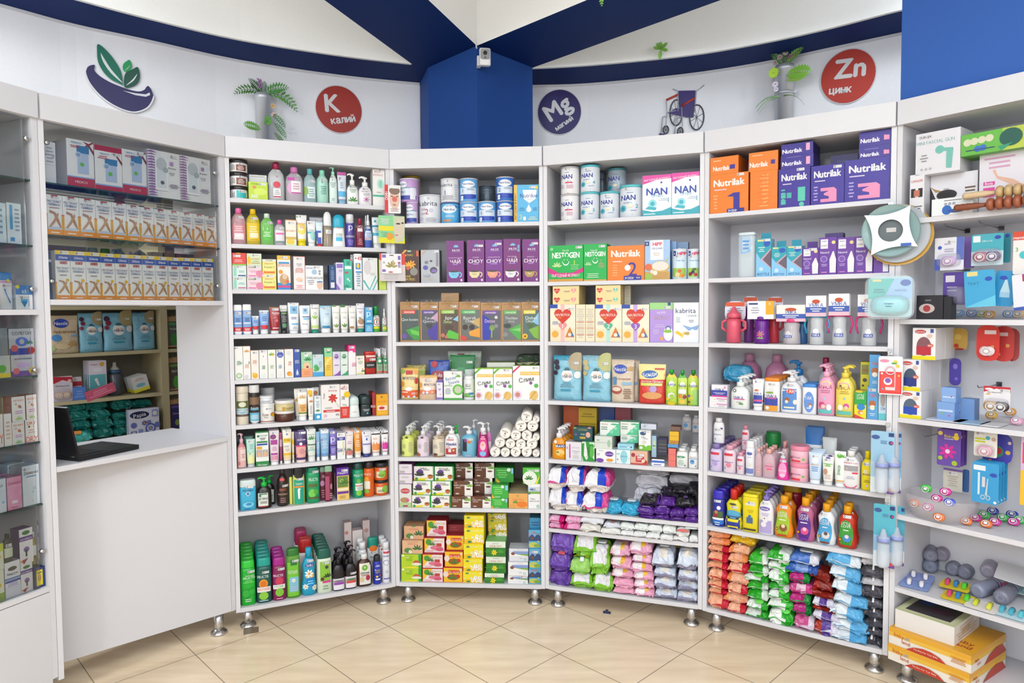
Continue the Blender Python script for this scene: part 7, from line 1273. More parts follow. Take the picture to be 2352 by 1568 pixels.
shelf(4, -.153, *A, w_, '''
box 72 388 320 f6ecd4,e8d098|'''+ML % ('f4c0c0', 'f0989a', '1')+'''|cream milk carton with pink number one heart|t=.06
box 392 510 320 f4e8c8,e8d098|L .1 .1 .9 .9 16 c8c0b8;R .08 .52 .92 .54 d86a50;R .08 .36 .92 .375 d86a50;R .08 .18 .92 .195 d86a50|cream carton standing side out|t=.14
box 512 628 320 f4e8c8,e8d098|L .1 .1 .9 .9 16 c8c0b8;R .08 .52 .92 .54 d86a50;R .08 .36 .92 .375 d86a50;R .08 .18 .92 .195 d86a50|cream carton standing side out|t=.14
box 632 962 322 f6ecd4,e8d098|'''+ML % ('b8e4dc', '58b898', '2')+'''|cream milk carton with green number two heart|t=.06
box 966 1305 322 f6ecd4,e8d098|'''+ML % ('c8a8e0', '9060c0', '3')+'''|cream milk carton with violet number three heart|t=.06
box 105 432 198 f0dca0,dcc488|H .16 .5 .12 d83820;H .8 .5 .1 f0a0a0;T 1 .8 .5 .3 fff;T малютка .16 .5 .1 fff .2;L .38 .3 .7 .5 2 a88|cream carton lying flat with pink heart|t=.14 b=318 k=2
box 640 968 198 f0dca0,dcc488|H .16 .5 .12 d83820;H .8 .5 .1 78c8b0;T 2 .8 .5 .3 fff;T малютка .16 .5 .1 fff .2;L .38 .3 .7 .5 2 a88|cream carton lying flat with green heart|t=.14 b=318 k=2
box 975 1075 85 c8c0a8,a8a090|L .1 .1 .9 .9 8 b0a890|dim carton edge behind green heart pair|t=.08 d=.1 b=318
box 1310 1600 298 b898e0,a080d0|R 0 .83 1 1 a0d888;T NUPPI .5 .75 .06 e8dcf8 .4;T GOLD .5 .63 .1 b89898 .76;E .8 .22 .2 .18 f4f4f8;C .8 .35 .12 4a68a8;C .8 .34 .08 f4f4f8;E .78 .28 .18 .04 90c848;L .2 .38 .7 .46 2 d8c8f0;R .45 .06 .58 .14 e8a858;R .78 .93 .9 1 2a3a90;L .1 .2 .45 .34 3 d8c8f0;S .75 .88|lilac milk carton with green top|t=.07
box 1604 1942 296 eef2f6,dce4ec|T kabrita .48 .8 .12 2a3068 .78;T 7_ЗЛАКОВ .7 .67 .045 8a90a8 .4;P 8ab0e0 .35,.44 .7,.38 1,.44 .95,.32 .6,.3;R .6 .0 1 .3 eaf0f6;P f4c820 .05,.25 .4,.12 .35,.22 .15,.3;P f0d860 .3,.1 .5,.25 .4,.28;E .55 .23 .12 .04 c8a860;E .75 .2 .12 .14 f8f8fa;L .08 .5 .3 .65 3 bcc;L .55 .5 .85 .58 2 99a|white cereal carton with bananas|t=.07
''')
w_ = 'fourth shelf of formula rack'
FN = 'C .5 .56 .2 fafafa;T фруто .5 .6 .05 e89a3a .3;T НЯНЯ .5 .54 .07 3a4a58 .33;C .85 .87 .32 %s;L .25 .3 .75 .42 3 5a98b0;R .3 .22 .65 .26 2a98b8;V .5 .67 .12 2a6a70;C .12 .85 .1 %s;C .1 .62 .08 %s;C .16 .74 .09 %s;C .87 .58 .12 e8ecec;S .8 .84;L .1 .05 .8 .1 1 7ab'
shelf(4, -.443, *A, w_, '''
pouch 92 450 960 8cc8de,3a9ab8|'''+FN % ('b8a888', '2a2438', '2a2438', '2a2438')+'''|pale blue porridge pouch with dark plums|t=.05
pouch 456 822 965 8cc8de,88b8c8|'''+FN % ('c0c080', 'c8b880', 'c8b880', 'c8b880')+'''|pale blue porridge pouch with oat ears|t=.05
pouch 815 1110 1010 dccab4,d0bca4|E .4 .78 .3 .11 2a48b0;T Nestlé .4 .78 .09 f4f4fa .5;T мультизлаковая .45 .56 .05 a0603a .8;E .25 .3 .25 .09 b05040;E .25 .32 .2 .05 e8d8c0;R .5 .42 .9 .48 8ab8d8;R .1 .42 .25 .6 5a90c8;L .55 .1 .9 .35 5 8a6a50;V .85 .75 .2 c8a060|beige multigrain porridge pouch|t=.05
pouch 1080 1180 1020 c8b8a4,b8a894|R .2 .42 .8 .48 6a98c0|beige pouch partly hidden behind another|t=.04 d=.06
pouch 1155 1505 1070 e04438,f0dc88|R 0 .62 1 1 f4e498;E .42 .75 .3 .1 2a60b0;T Бонди .42 .75 .1 fafafa .5 8;T Детское_Печенье .5 .57 .06 fbeae4 .8;R .1 .46 .88 .53 d8e068;C .56 .38 .13 b898d0;E .52 .22 .36 .09 e0a060;R .6 .87 .95 .91 d0503a;L .6 .48 .85 .51 1 fff|red and yellow biscuit bag|t=.06 top=.94
pouch 1503 1650 1185 b8d840,f0d020|C .5 .68 .25 f4f6f4;T Байби .5 .66 .08 3a4a98 .7;E .5 .3 .3 .1 e8e8f0;C .55 .28 .2 a0c840;R .2 0 .8 .1 f0d030;C .2 .2 .14 f0d038|banana apple spouted puree pouch|t=.035 spout=18a838
pouch 1650 1775 1195 c8e060,58b838|C .5 .68 .25 f4f6f4;T Байби .5 .64 .08 3a4a98 .7;C .3 .3 .2 f08830;C .75 .28 .2 a82848;R .1 .38 .9 .52 eef0f0;E .5 .12 .3 .08 f0c850|orange cherry spouted puree pouch|t=.035 spout=18a838
pouch 1776 1942 1195 c0dc48,f0d020|C .5 .68 .25 f4f6f4;T Байби .5 .64 .08 3a4a98 .7;C .7 .25 .2 58b838;C .4 .25 .14 e8c040;R .5 .02 .98 .5 98d070;C .15 .32 .1 8a5ab0;C .15 .12 .12 7a5a38|green apple spouted puree pouch|t=.035 spout=188a28
''')
A = (1250, 920, 5.316)
w_ = 'fifth shelf of formula rack'
HM = 'P 58c898 .3,0 1,0 1,1 .8,.7;C .6 .3 .1 88dcb8;C .8 .55 .08 98e0c0;T Himalaya .25 .85 .1 c07a50 .4;L .05 .4 .4 .7 2 6a8a80;E .75 .85 .2 .06 48b888'
shelf(4, -.7325, *A, w_, '''
btl 82 258 325 f09a10,f6f4f6|B BRAVO .6 .62 .14 2a3a98 .6;R .3 .55 .95 .7 2a3a80;B BRAVO .62 .62 .1 fff .6;E .62 .32 .3 .16 f6d080;C .7 .2 .12 f0b020;V .45 .3 .12 3a8a30;C .3 .82 .1 fff|orange liquid soap bottle with white pump|p=pump hb=.66 n=4 g=.045 t=.04 nm=pump_bottle pd=1
box 262 455 505 e8e6ec,c4c2c8|R .22 .12 .3 .88 d83098;T DR.RASHEL .65 .7 .06 a8a8b8 .5;T WHITENING .65 .5 .06 9898a8 .5;T SOAP .65 .4 .06 9898a8 .3;L .4 .1 .9 .3 3 bbb;R .05 .6 .15 .75 d8b0c0|white facial soap carton with magenta stripe|t=.07
box 352 588 322 14505a,103c44|T СУЛТАН .5 .8 .13 c8b060 .45;T soap .5 .5 .12 e8e4d0 .3;E .78 .45 .12 .2 e8b0a0;R .35 .15 .65 .3 c8a848;V .1 .85 .1 8ab040;V .85 .9 .1 e0a0b0;E .15 .45 .06 .1 6a58a0|dark teal soap carton with almonds|t=.05 b=475 d=.03
box 460 625 505 f0f4f0,58b868|P 2a9a38 .3,1 .8,1 1,.8 .6,.4 1,.1 1,0 .3,0 .5,.2;E .78 .5 .2 .3 58b848;T Хлойное .5 .45 .18 2a6a3a .8 88;R .6 .9 .9 1 c8e8c0;P 2a9a38 0,.9 .2,.95 .15,.3 .4,0 .1,0 0,.3|white soap bar pack with green swirl|t=.05 k=1
box 632 872 592 f4f4f6,dcdce0|E .68 .65 .22 .2 6a38a8;T nourishing .68 .66 .1 f0e8f8 .38;E .2 .15 .2 .16 7a48b0;E .7 .2 .18 .12 e8a040;T Himalaya .25 .88 .07 7a8a80 .3;L .05 .5 .2 .7 2 aab|white baby soap carton with purple oval|t=.07
box 602 830 435 dce4dc,c4d0c8|E .82 .45 .1 .3 a8c8a8;L .1 .6 .3 .8 1 999;R 0 .48 1 .52 b8c4bc|wrapped twin soap pack lying flat|t=.12 b=588
box 680 918 262 eef4ee,9ad8b8|'''+HM+'''|white and green soap carton, top left|t=.07 b=405 d=.04
box 875 1058 602 e8f4f6,ccdce0|E .55 .5 .25 .48 98d8e4;T Johnsons .55 .55 .12 4a88b8 .5;C .12 .3 .05 e04a50;C .2 .7 .04 5ab068;C .1 .7 .04 8ac;C .9 .4 .03 5ab068|white baby soap carton with aqua oval|t=.07
box 895 1092 530 a4dcec,88c8dc|T Johnsons .4 .55 .3 3a78b0 .55;C .85 .5 .05 2a50a8;L .55 .3 .75 .6 1 fff|thin pale blue soap bar box lying on aqua carton|t=.05 b=598 d=.02
box 928 1165 262 eef4ee,8ad0b0|'''+HM+'''|white and green soap carton, upper middle|t=.07 b=418 d=.06
box 930 1150 418 e4ece4,8ac8a8|'''+HM+'''|white and green soap carton, lower middle|t=.07 b=565 d=.06
box 1050 1262 615 e8b8a0,d8c0a8|R .3 .2 .8 .65 c83a48;T 20 .5 .45 .2 f8e8e0 .3;C .85 .2 .14 b83038;E .15 .7 .12 .15 a83040;R .0 .0 1 .12 c8504a;L .35 .5 .75 .62 1 fff;C .75 .3 .1 f4dcc8;S .6 .7|salmon pomegranate soap carton|t=.06 n=4 g=.062
box 1150 1305 365 f2f4f2,dce0dc|R 0 0 1 .26 78c838;E .35 .85 .25 .1 3a5a88;T baby .4 .67 .08 3a5a88 .4;C .45 .4 .18 e0dcd8;C .6 .27 .12 fff;C .2 .13 .13 e8e8f0;L .3 .56 .8 .62 1 aab;S .7 .94|white baby soap carton with green base|t=.05 b=575 d=.035
box 1178 1368 285 dce0ee,c0c4d4|T Dove .35 .78 .16 4a5a98 .45;E .25 .55 .1 .06 6a8a40;L .1 .1 .5 .2 1 aab|white cream bar carton behind green based one|t=.06 b=425 d=.07
box 1308 1372 430 a8c8dc,90b0c8|E .6 .6 .3 .2 c8dcb8;V .5 .5 .4 5a8a60|blue leaf printed carton edge|t=.06 b=690 d=.05
box 1385 1500 455 5a5868,48465a|R 0 .2 1 .25 888;R 0 .4 1 .45 888;R 0 .6 1 .65 888;E .5 .95 .5 .06 3a3468|stack of dark wrapped soap bars|t=.05 b=665 d=.1
box 1515 1622 585 ec7870,d86860|R 0 .32 1 .34 c85850;R 0 .66 1 .68 c85850|coral soap stack at right|t=.06 d=.02
box 1508 1635 532 5a9ad0,4a88c0|| blue soap bar on coral stack|t=.06 b=582 d=.02
box 1522 1640 490 c8903a,a87830|L .1 .2 .9 .8 2 a87020|amber soap bar|t=.06 b=530 d=.02
box 1528 1645 378 e8b828,c89a20|R 0 .48 1 .52 b88a18|yellow soap pair|t=.06 b=488 d=.02
box 1540 1665 318 7a5a50,6a4c44|| brown soap bar on top|t=.06 b=376 d=.03
box 225 418 70 c85a28,b84a20|| orange wrapped soap bar stack at back|t=.06 d=.16 nm=soap_bars
box 418 650 88 c8a810,b89808|R .35 .5 .6 .62 e8e8d8;L .1 .8 .9 .9 2 8a7808;R 0 .32 1 .34 8a7808;R 0 .66 1 .68 8a7808;R .35 .15 .6 .27 d8d8c8|yellow soap carton stack at the back|t=.06 d=.13
box 655 860 70 2a4a90,204080|R 0 .3 1 .35 182a58;R 0 .65 1 .7 182a58|dark blue soap bar stack at back|t=.06 d=.17
box 865 1055 75 a04858,904050|R 0 .3 1 .35 6a2a38;R 0 .65 1 .7 6a2a38|dull red soap bar stack at back|t=.06 d=.17
card 1310 1470 715 f0f2f6,dde|R 0 .5 1 .8 3a6ac8;L .1 .1 .8 .4 1 66a|small flat pack of blue white wipes|b=800 d=.01 nm=small_flat_pack
btl 1593 1755 585 f2f2f0,f2f2f2|E .42 .66 .35 .07 3a9a68;T baby .42 .66 .07 fff .5;L .15 .15 .7 .5 4 8ac0a8;C .75 .15 .07 8a8a88|white powder bottle with green oval|p=powder n=3 g=.055 nm=powder_bottle
btl 1758 1898 588 f2f2f2,f2f2f2|T детская .45 .68 .07 e87a40 .6;C .4 .38 .22 6aa8e0;E .4 .45 .2 .06 3a78c8;R .1 .55 .9 .6 8ac0e8;C .75 .15 .07 8a8a88|white powder bottle with blue drop|p=powder n=3 g=.055 nm=powder_bottle
btl 1680 1800 165 e0e0e4,e8e8ec|C .4 .38 .22 6aa8e0;T детская .45 .62 .07 5a8ac0 .7|white powder bottle on upper level at back, left|p=powder d=.15 b=365 nm=powder_bottle
btl 1805 1905 180 e0e0e4,e8e8ec|C .4 .38 .22 6aa8e0;T детская .45 .62 .07 e87a40 .7|white powder bottle on upper level at back, right|p=powder d=.15 b=390 nm=powder_bottle
''')
w_ = 'sixth shelf of formula rack'
PW = ' f4f2f4,f4f2f4,1a48d0,e04a98,ece4e0 '
shelf(4, -.983, *A, w_, '''
wipe 40 265 1090 f0eef2,1a48d0,e04a98,e8e0dc|C .3 1.02 .14 b8cc98|blue striped cotton pad pack, lower left|br=.55/.85 sl=.3 vt=.38 d=-.03 t=.15
wipe 215 475 1125 f0eef2,1a48d0,e04a98,e8e0dc|C .3 1.02 .14 b8cc98|blue striped cotton pad pack, lower middle|br=.55/.85 sl=.3 vt=.38 d=-.02 t=.15
wipe 445 760 1140 f0eef2,1a48d0,e04a98,e8e0dc|C .3 1.02 .14 b8cc98|blue striped cotton pad pack, lower right|br=.45/.68 sl=.3 vt=.38 d=-.02 t=.15
wipe 25 250 845 f4f2f6,1a48d0,e04a98,ece4e0|C .5 1.02 .14 b8cc98|blue striped cotton pad pack, upper left|br=.55/.85 sl=.3 vt=.38 b=1090 d=-.03 t=.15
wipe 240 495 862 f4f2f6,1a48d0,e04a98,ece4e0|C .3 1.02 .14 b8cc98|blue striped cotton pad pack, upper middle|br=.5/.8 sl=.3 vt=.38 b=1125 d=-.02 t=.15
wipe 480 790 885 f4f2f6,1a48d0,e04a98,ece4e0|C .3 1.02 .14 b8cc98|blue striped cotton pad pack, upper right|br=.4/.7 sl=.3 vt=.38 b=1140 d=-.02 t=.15
wipe 180 450 780 e0dce4,d8d4dc|| plain white pack on top at the back|b=870 d=.06 t=.12
wipe 712 930 1255 38b0dc,38b0dc|C .45 .5 .1 1a2a3a;C .45 .5 .06 38b0dc|turquoise wipes pack|t=.12 lid=e8eef2 d=.0 m=2
wipe 1090 1440 1075 d8d8e2,d0d0da|| thick white cotton pack, lowest|t=.12 d=.12 b=1240
wipe 1110 1500 925 d8d8e2,d0d0da|| thick white cotton pack, middle left|t=.12 d=.12 b=1085
wipe 1115 1530 850 d0d0da,c8c8d2|| thick white cotton pack, top left|t=.12 d=.13 b=925
wipe 1510 1890 920 d0d0da,d0d0da|| thick white cotton pack, right|t=.12 d=.13 b=1110
wipe 1155 1350 1400 5a2890,5a2890|L .3 .4 .8 .6 1 c8a8e8|purple pocket wipes in bottom row|t=.09 d=-.005
wipe 1345 1530 1400 5a2890,5a2890|L .3 .4 .8 .6 1 c8a8e8|purple pocket wipes in bottom row|t=.09 d=-.005
wipe 1525 1715 1428 50247e,5a2890|| purple pocket wipes in bottom row|t=.09 d=-.005
wipe 1718 1915 1420 5a2890,5a2890|L .3 .4 .8 .6 1 c8a8e8|purple pocket wipes in bottom row|t=.09 d=-.005
wipe 1125 1335 1310 5a2890,5a2890|L .3 .4 .8 .6 1 c8a8e8|purple pocket wipes in second row|t=.09 b=1398 d=-.01
wipe 1335 1540 1315 5a2890,5a2890|L .3 .4 .8 .6 1 c8a8e8|purple pocket wipes in second row|t=.09 b=1400 d=-.01
wipe 1530 1715 1340 5a2890,50247e|| purple pocket wipes in second row|t=.09 b=1430 d=-.01
wipe 1700 1925 1330 5a2890,5a2890|| purple pocket wipes in second row|t=.09 b=1425 d=-.01
wipe 1165 1405 1185 1c1822,5a2890|R .4 .4 .6 .8 5a3a78|black and purple pocket wipes, left of top layer|t=.1 b=1310 d=.0 br=.9
wipe 1400 1590 1215 5a2890,5a2890|L .3 .5 .8 .7 1 c8a8e8|purple pocket wipes in third row|t=.1 b=1320 d=-.0
wipe 1610 1830 1200 1c1822,1c1822|R .4 .4 .65 .9 5a3a78|black pocket wipes, centre of top layer|t=.1 b=1335 d=-.0
wipe 1400 1560 1085 241c2e,3a2458|| black pocket wipes leaning at back left|t=.1 b=1215 d=.05
wipe 1565 1740 1090 1c1822,241c2e|| black pocket wipes leaning at back middle|t=.1 b=1200 d=.05
wipe 1735 1900 1045 1c1822,241c2e|| black pocket wipes leaning at back right|t=.1 b=1195 d=.04
''')
A = (1250, 1190, 6.357)
w_ = 'narrow seventh shelf of formula rack'
shelf(4, -1.0765, *A, w_, '''
wipe 60 270 80 ecb0d0,e890c0,d81078|| pink wipes with crimson end, lower left|t=.12 d=-.012 br=.6/.75
wipe 50 285 -15 f0b4d4,ec98c4,d81078|| pink wipes with crimson end, upper left|t=.12 d=-.012 br=.6/.7 b=78
wipe 270 520 90 d81078,f0a4cc|| pink wipes with crimson left side, lower|t=.12 d=-.012 br=.22
wipe 300 530 -15 f0b0d0,f0a4cc|| pink wipes stacked on crimson one|t=.12 d=-.008 b=88
wipe 500 820 100 e8e4dc,f0eee8|| white folded wipes, lower left of centre|t=.12 d=-.015
wipe 520 855 0 f0f0f4,f4f4f6|E .5 .9 .2 .2 8a90b0|white wipes with grey emblem|t=.12 d=-.01 b=120
wipe 800 1120 165 f0eee8,e8e4dc|| white wipes low in the middle|t=.12 d=-.015
wipe 860 1105 85 e4e8f0,f0f0f4|R .4 .4 .7 .8 b87a70|white wipes with tan picture|t=.12 d=-.01 b=185
wipe 1095 1300 195 f0f0f0,e8e8e8|| white herbal wipes, lower row|t=.1 d=-.012
wipe 1290 1480 215 f0f0f0,e8e8e8|| white herbal wipes, lower row|t=.1 d=-.012
wipe 1485 1680 235 f0f0f0,e8e8e8|| white herbal wipes, lower row|t=.1 d=-.012
wipe 1685 1875 260 f0f0f0,e8e8e8|| white herbal wipes, lower row|t=.1 d=-.012
wipe 1875 2110 290 f4f2f0,e8e8e8|R .2 .3 .3 .5 d05040|white herbal wipes, lower row|t=.1 d=-.012
wipe 2105 2270 280 f0f0f0,e8e8e8|| white herbal wipes, lower row|t=.1 d=-.012
wipe 1090 1305 85 eef2ee,d8e4dc|E .7 .8 .2 .2 4a6ab0;E .3 .85 .2 .12 7ab090|white green herbal wipes, upper row|t=.1 d=-.0 b=195
wipe 1310 1515 95 eef2ee,d8e4dc|E .5 .7 .28 .25 3a5a88;E .5 .9 .4 .1 7ab090|white green herbal wipes, upper row|t=.1 d=-.0 b=225
wipe 1515 1720 105 eef2ee,d8e4dc|E .5 .7 .28 .25 3a5a88;E .5 .9 .4 .1 7ab090|white green herbal wipes, upper row|t=.1 d=-.0 b=245
wipe 1722 1925 120 eef2ee,d8e4dc|E .5 .7 .28 .25 3a5a88;E .5 .9 .4 .1 7ab090|white green herbal wipes, upper row|t=.1 d=-.0 b=262
wipe 1930 2120 150 eef2ee,d8e4dc|E .5 .8 .3 .2 3a4a88;R 0 .0 1 .2 d8504a|white green herbal wipes, upper row|t=.1 d=-.0 b=290
wipe 2050 2268 140 eef2ee,e8ece8|E .6 .8 .2 .2 7ab090|white wipes bag at far right|t=.1 d=-.005 b=265
''')
w_ = 'bottom shelf of formula rack'
shelf(4, -1.363, *A, w_, '''
wipe 65 380 790 6a40a8,6a40a8|R .4 .45 .75 .95 c83048;T 99% .6 .7 .3 f8e0e4 .25;C .22 .7 .09 f0e8f8;C .22 .7 .06 8a6ac0|purple water wipes, bottom of left stack|t=.15 d=-.005 lidx=1
wipe 45 385 545 7048b0,6a40a8|R .4 .35 .75 .9 c83048;T 99% .6 .65 .3 f8e0e4 .25;C .22 .65 .08 f0e8f8|purple water wipes, middle of left stack|t=.15 d=-.01 b=810
wipe 85 430 240 7850b8,6a40a8|E .55 .7 .25 .2 e0b0a0;C .8 .7 .1 d8dcf0;R .1 .85 .25 .98 d84a50|purple wipes with baby picture and flip lid|t=.15 d=-.0 b=565 lid=eeeef4
wipe 370 690 840 88c838,80c030||bright green wipes, bottom left|fp=eceaf0:.15:.85:.5 t=.14 d=-.008 vt=.0
wipe 690 1005 865 88c838,80c030||bright green wipes, bottom right|fp=eceaf0:.15:.85:.5 t=.14 d=-.015
wipe 345 660 620 a0d868,88c838|R .05 .75 .9 1 f0e828;L .1 .3 .35 .6 2 5a9a50;R .5 .25 .7 .6 e8ecf4|green wipes with yellow band, middle|t=.14 d=-.012 b=850
wipe 655 975 450 88c838,78b828||bright green wipes leaning in the middle|fp=eceaf0:.15:.85:.5 t=.14 d=-.008 b=865 lid=f0f0f4
wipe 400 740 265 88c838,78b828||bright green wipes on top|fp=eceaf0:.15:.85:.5 t=.16 d=-.0 b=620 lid=e8ece8
wipe 1000 1310 1030 f4b0cc,f0a8c4|| pink wipes, left stack|t=.13 d=-.003
wipe 985 1295 900 f4b0cc,f0a8c4|| pink wipes in left stack, plain second one|t=.13 d=-.003 b=1030
wipe 975 1285 765 f4b0cc,f0a8c4||pink duck wipes, left stack|fp=f0c030:.42:.72:.6/f8f4f6:.1:.5:.35 t=.13 d=-.003 b=900
wipe 940 1270 600 f4b0cc,f0a8c4||pink duck wipes, left stack|fp=f0c030:.42:.72:.6/f8f4f6:.1:.5:.35 t=.13 d=-.003 b=768
wipe 920 1250 430 f4b4d0,f0a8c4||pink duck wipes, left stack|fp=f0c030:.42:.72:.6/f8f4f6:.1:.5:.35 t=.15 d=.0 b=600
wipe 1310 1600 1045 f4b0cc,f0a8c4||pink duck wipes, right stack|fp=f0c030:.42:.72:.6/f8f4f6:.1:.5:.35 t=.13 d=-.003
wipe 1300 1595 925 f4b0cc,f0a8c4||pink duck wipes, right stack|fp=f0c030:.42:.72:.6/f8f4f6:.1:.5:.35 t=.13 d=-.003 b=1055
wipe 1290 1590 805 f4b0cc,f0a8c4||pink duck wipes, right stack|fp=f0c030:.42:.72:.6/f8f4f6:.1:.5:.35 t=.13 d=-.003 b=930
wipe 1250 1570 680 f4b0cc,f0a8c4||pink duck wipes, right stack|fp=f0c030:.42:.72:.6/f8f4f6:.1:.5:.35 t=.13 d=-.003 b=810
wipe 1280 1560 560 f4b4d0,f0a8c4||pink duck wipes, right stack|fp=f0c030:.42:.72:.6/f8f4f6:.1:.5:.35 t=.13 d=-.0 b=690
wipe 1225 1560 375 f4b4d0,f0a8c4||pink duck wipes, right stack|fp=f0c030:.42:.72:.6/f8f4f6:.1:.5:.35 t=.15 d=.0 b=568
wipe 1615 1930 1065 dce4f4,dce4f4,a09cb4||lilac grey bunny wipes, left stack|fp=f4ece0:.3:.72:.62 t=.15 d=-.003 br=.5 vt=.5
wipe 1600 1915 900 dce4f4,dce4f4,a09cb4||lilac grey bunny wipes, left stack|fp=f4ece0:.3:.72:.62 t=.15 d=-.003 b=1078 br=.5 vt=.5
wipe 1598 1905 765 dce4f4,dce4f4,a09cb4||lilac grey bunny wipes, left stack|fp=f4ece0:.3:.72:.62 t=.15 d=-.003 b=920 br=.5 vt=.5
wipe 1575 1880 500 dce4f4,dce4f4,a09cb4||lilac grey bunny wipes, left stack|fp=f4ece0:.3:.72:.62 t=.16 d=-.0 b=770 br=.5 vt=.35 lid=f2f2f6
wipe 1940 2262 1100 dce4f4,dce4f4,a09cb4||lilac grey bunny wipes, right stack|fp=f4ece0:.3:.72:.62 t=.15 d=-.003 br=.5 vt=.5
wipe 1950 2262 950 dce4f4,dce4f4,a09cb4||lilac grey bunny wipes, right stack|fp=f4ece0:.3:.72:.62 t=.15 d=-.003 b=1125 br=.5 vt=.5
wipe 1950 2262 790 dce4f4,dce4f4,a09cb4||lilac grey bunny wipes, right stack|fp=f4ece0:.3:.72:.62 t=.15 d=-.003 b=970 br=.5 vt=.5
wipe 1930 2255 510 dce4f4,dce4f4,a09cb4||lilac grey bunny wipes, right stack|fp=f4ece0:.3:.72:.62 t=.16 d=-.0 b=790 br=.5 vt=.35 lid=f2f2f6
wipe 1690 1990 395 a89020,a09018|| mustard pack behind the grey stacks|t=.1 d=.11 b=520
wipe 780 1050 340 3a5a28,4a5a28|| dark green pack at the back|t=.1 d=.14 b=480
''')
# ------------------------------------------------------------------ goods: baby-care rack
A = (1568, 0, 3.)
w_ = 'top shelf of baby-care rack'
def NK(c, n, c2): return 'B Nutrilak .5 .78 .17 fbf6f0 .8;L .1 .58 .45 .64 1 e0d0e8;%s;L .08 .1 .22 .5 5 %s' % (n, c)
N1 = 'P 3a2a98 .45,.42 .62,.5 .78,.5 .78,.06 .62,.06 .62,.4;R .45 0 .9 .1 2a2a90;T 3×350г .6 .05 .06 fff .25'
N3 = 'P f090b8 .3,.42 .7,.42 .78,.36 .78,.06 .3,.06 .3,.14 .55,.14 .55,.2 .4,.24 .4,.28 .55,.34 .3,.34'
N4 = 'R .62 .14 .85 .5 58c8b0;C .74 .06 .08 58c8b0;R .08 .24 .24 .38 48b0a8;R .27 .24 .42 .38 48b0a8;R .08 .08 .24 .21 48b0a8'
shelf(5, .4235, *A, w_, '''
box 183 462 1195 f58220,e07018|'''+NK('f8b070', N1, '')+''';S .8 .95|orange milk carton with violet number one|t=.1
box 466 655 1175 f58220,e07018|B Nutrilak .5 .5 .22 f8a860 1.2 90;L .25 .1 .8 .9 8 f07818|orange milk carton standing side out|t=.1
box 180 385 1080 f58220,c86010|B Nutrilak .4 .35 .26 fbf4ec .58;R .7 .25 .88 .5 3a2a98;L .1 .75 .4 .85 1 fda|flat lying orange carton, left|t=.15 b=1195
box 448 658 1045 f58220,c86010|B Nutrilak .35 .35 .26 fbf4ec .62;R .76 .3 .9 .52 3a2a98;L .1 .8 .5 .88 1 fda|flat lying orange carton, right|t=.15 b=1175
box 662 880 1158 3a2a98,2c2080|'''+NK('58c8b0', N4, '')+''';S .7 .95|violet milk carton with turquoise shapes|t=.1
box 885 1115 1135 3a2a98,2c2080|'''+NK('b0a0e0', N3, '')+''';S .8 .93|violet milk carton with pink number three|t=.1
box 1118 1450 1090 3a2a98,2c2080|'''+NK('b0a0e0', N3, '')+'''|wider violet milk carton with pink three|t=.1
box 676 902 1068 382890,2c2080|B Nutrilak .35 .4 .32 f4f0fa .62;R .78 .2 .9 .8 e8a8c8;L .1 .85 .7 .92 1 98c|flat lying violet carton, left lower|t=.15 b=1160
box 680 900 985 382890,201860|B Nutrilak .35 .4 .34 f4f0fa .62;R .78 .3 .9 .9 e8a8c8|flat lying violet carton, left upper|t=.15 b=1065
box 1215 1455 1000 382890,2c2080|B Nutrilak .35 .3 .3 f4f0fa .6;P f090b8 .78,.2 .95,.2 .95,.5 .78,.55;L .1 .7 .7 .8 1 98c|flat lying violet carton, right lower|t=.15 b=1095
box 1217 1458 900 382890,201860|B Nutrilak .35 .4 .3 f4f0fa .6;P f090b8 .78,.3 .95,.3 .95,.6 .78,.65|flat lying violet carton, right upper|t=.15 b=998
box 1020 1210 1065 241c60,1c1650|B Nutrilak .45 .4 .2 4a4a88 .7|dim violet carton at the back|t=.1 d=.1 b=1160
''')
A = (1610, 480, 4.612)
w_ = 'second shelf of baby-care rack'
BX = 'P 28a8b8 0,1 1,1 1,.75 .25,.45 0,.6;P 88c8f0 0,0 1,0 1,.2 .25,.5 0,.65;P c8a8b8 1,.75 .3,.46 1,.2;P 6a5a6a 1,.7 .45,.45 1,.24;E .72 .87 .22 .08 2a58b8;T BOTTLE .5 .07 .07 2a58a0 .8;C .35 .2 .14 c8e4f8;R .1 .93 .45 .98 f0dc90;L .15 .65 .6 .8 3 d8f0f4'
BV = 'R .08 .7 .5 .95 f4f2f4;T PHILIPS .3 .9 .04 4a5a98 .3;T AVENT .3 .78 .05 777 .35;T Natural .32 .6 .06 f4f0fa .5;C .82 .86 .11 e8d890;P ece8ec .62,.05 .96,.05 .98,.4 .9,.52 .85,.62 .78,.62 .7,.52 .6,.4;C .28 .42 .2 b8a0dc;C .28 .42 .16 7a50b0;L .1 .04 .5 .1 1 d8c;L .1 .22 .5 .3 2 c8b0e8'
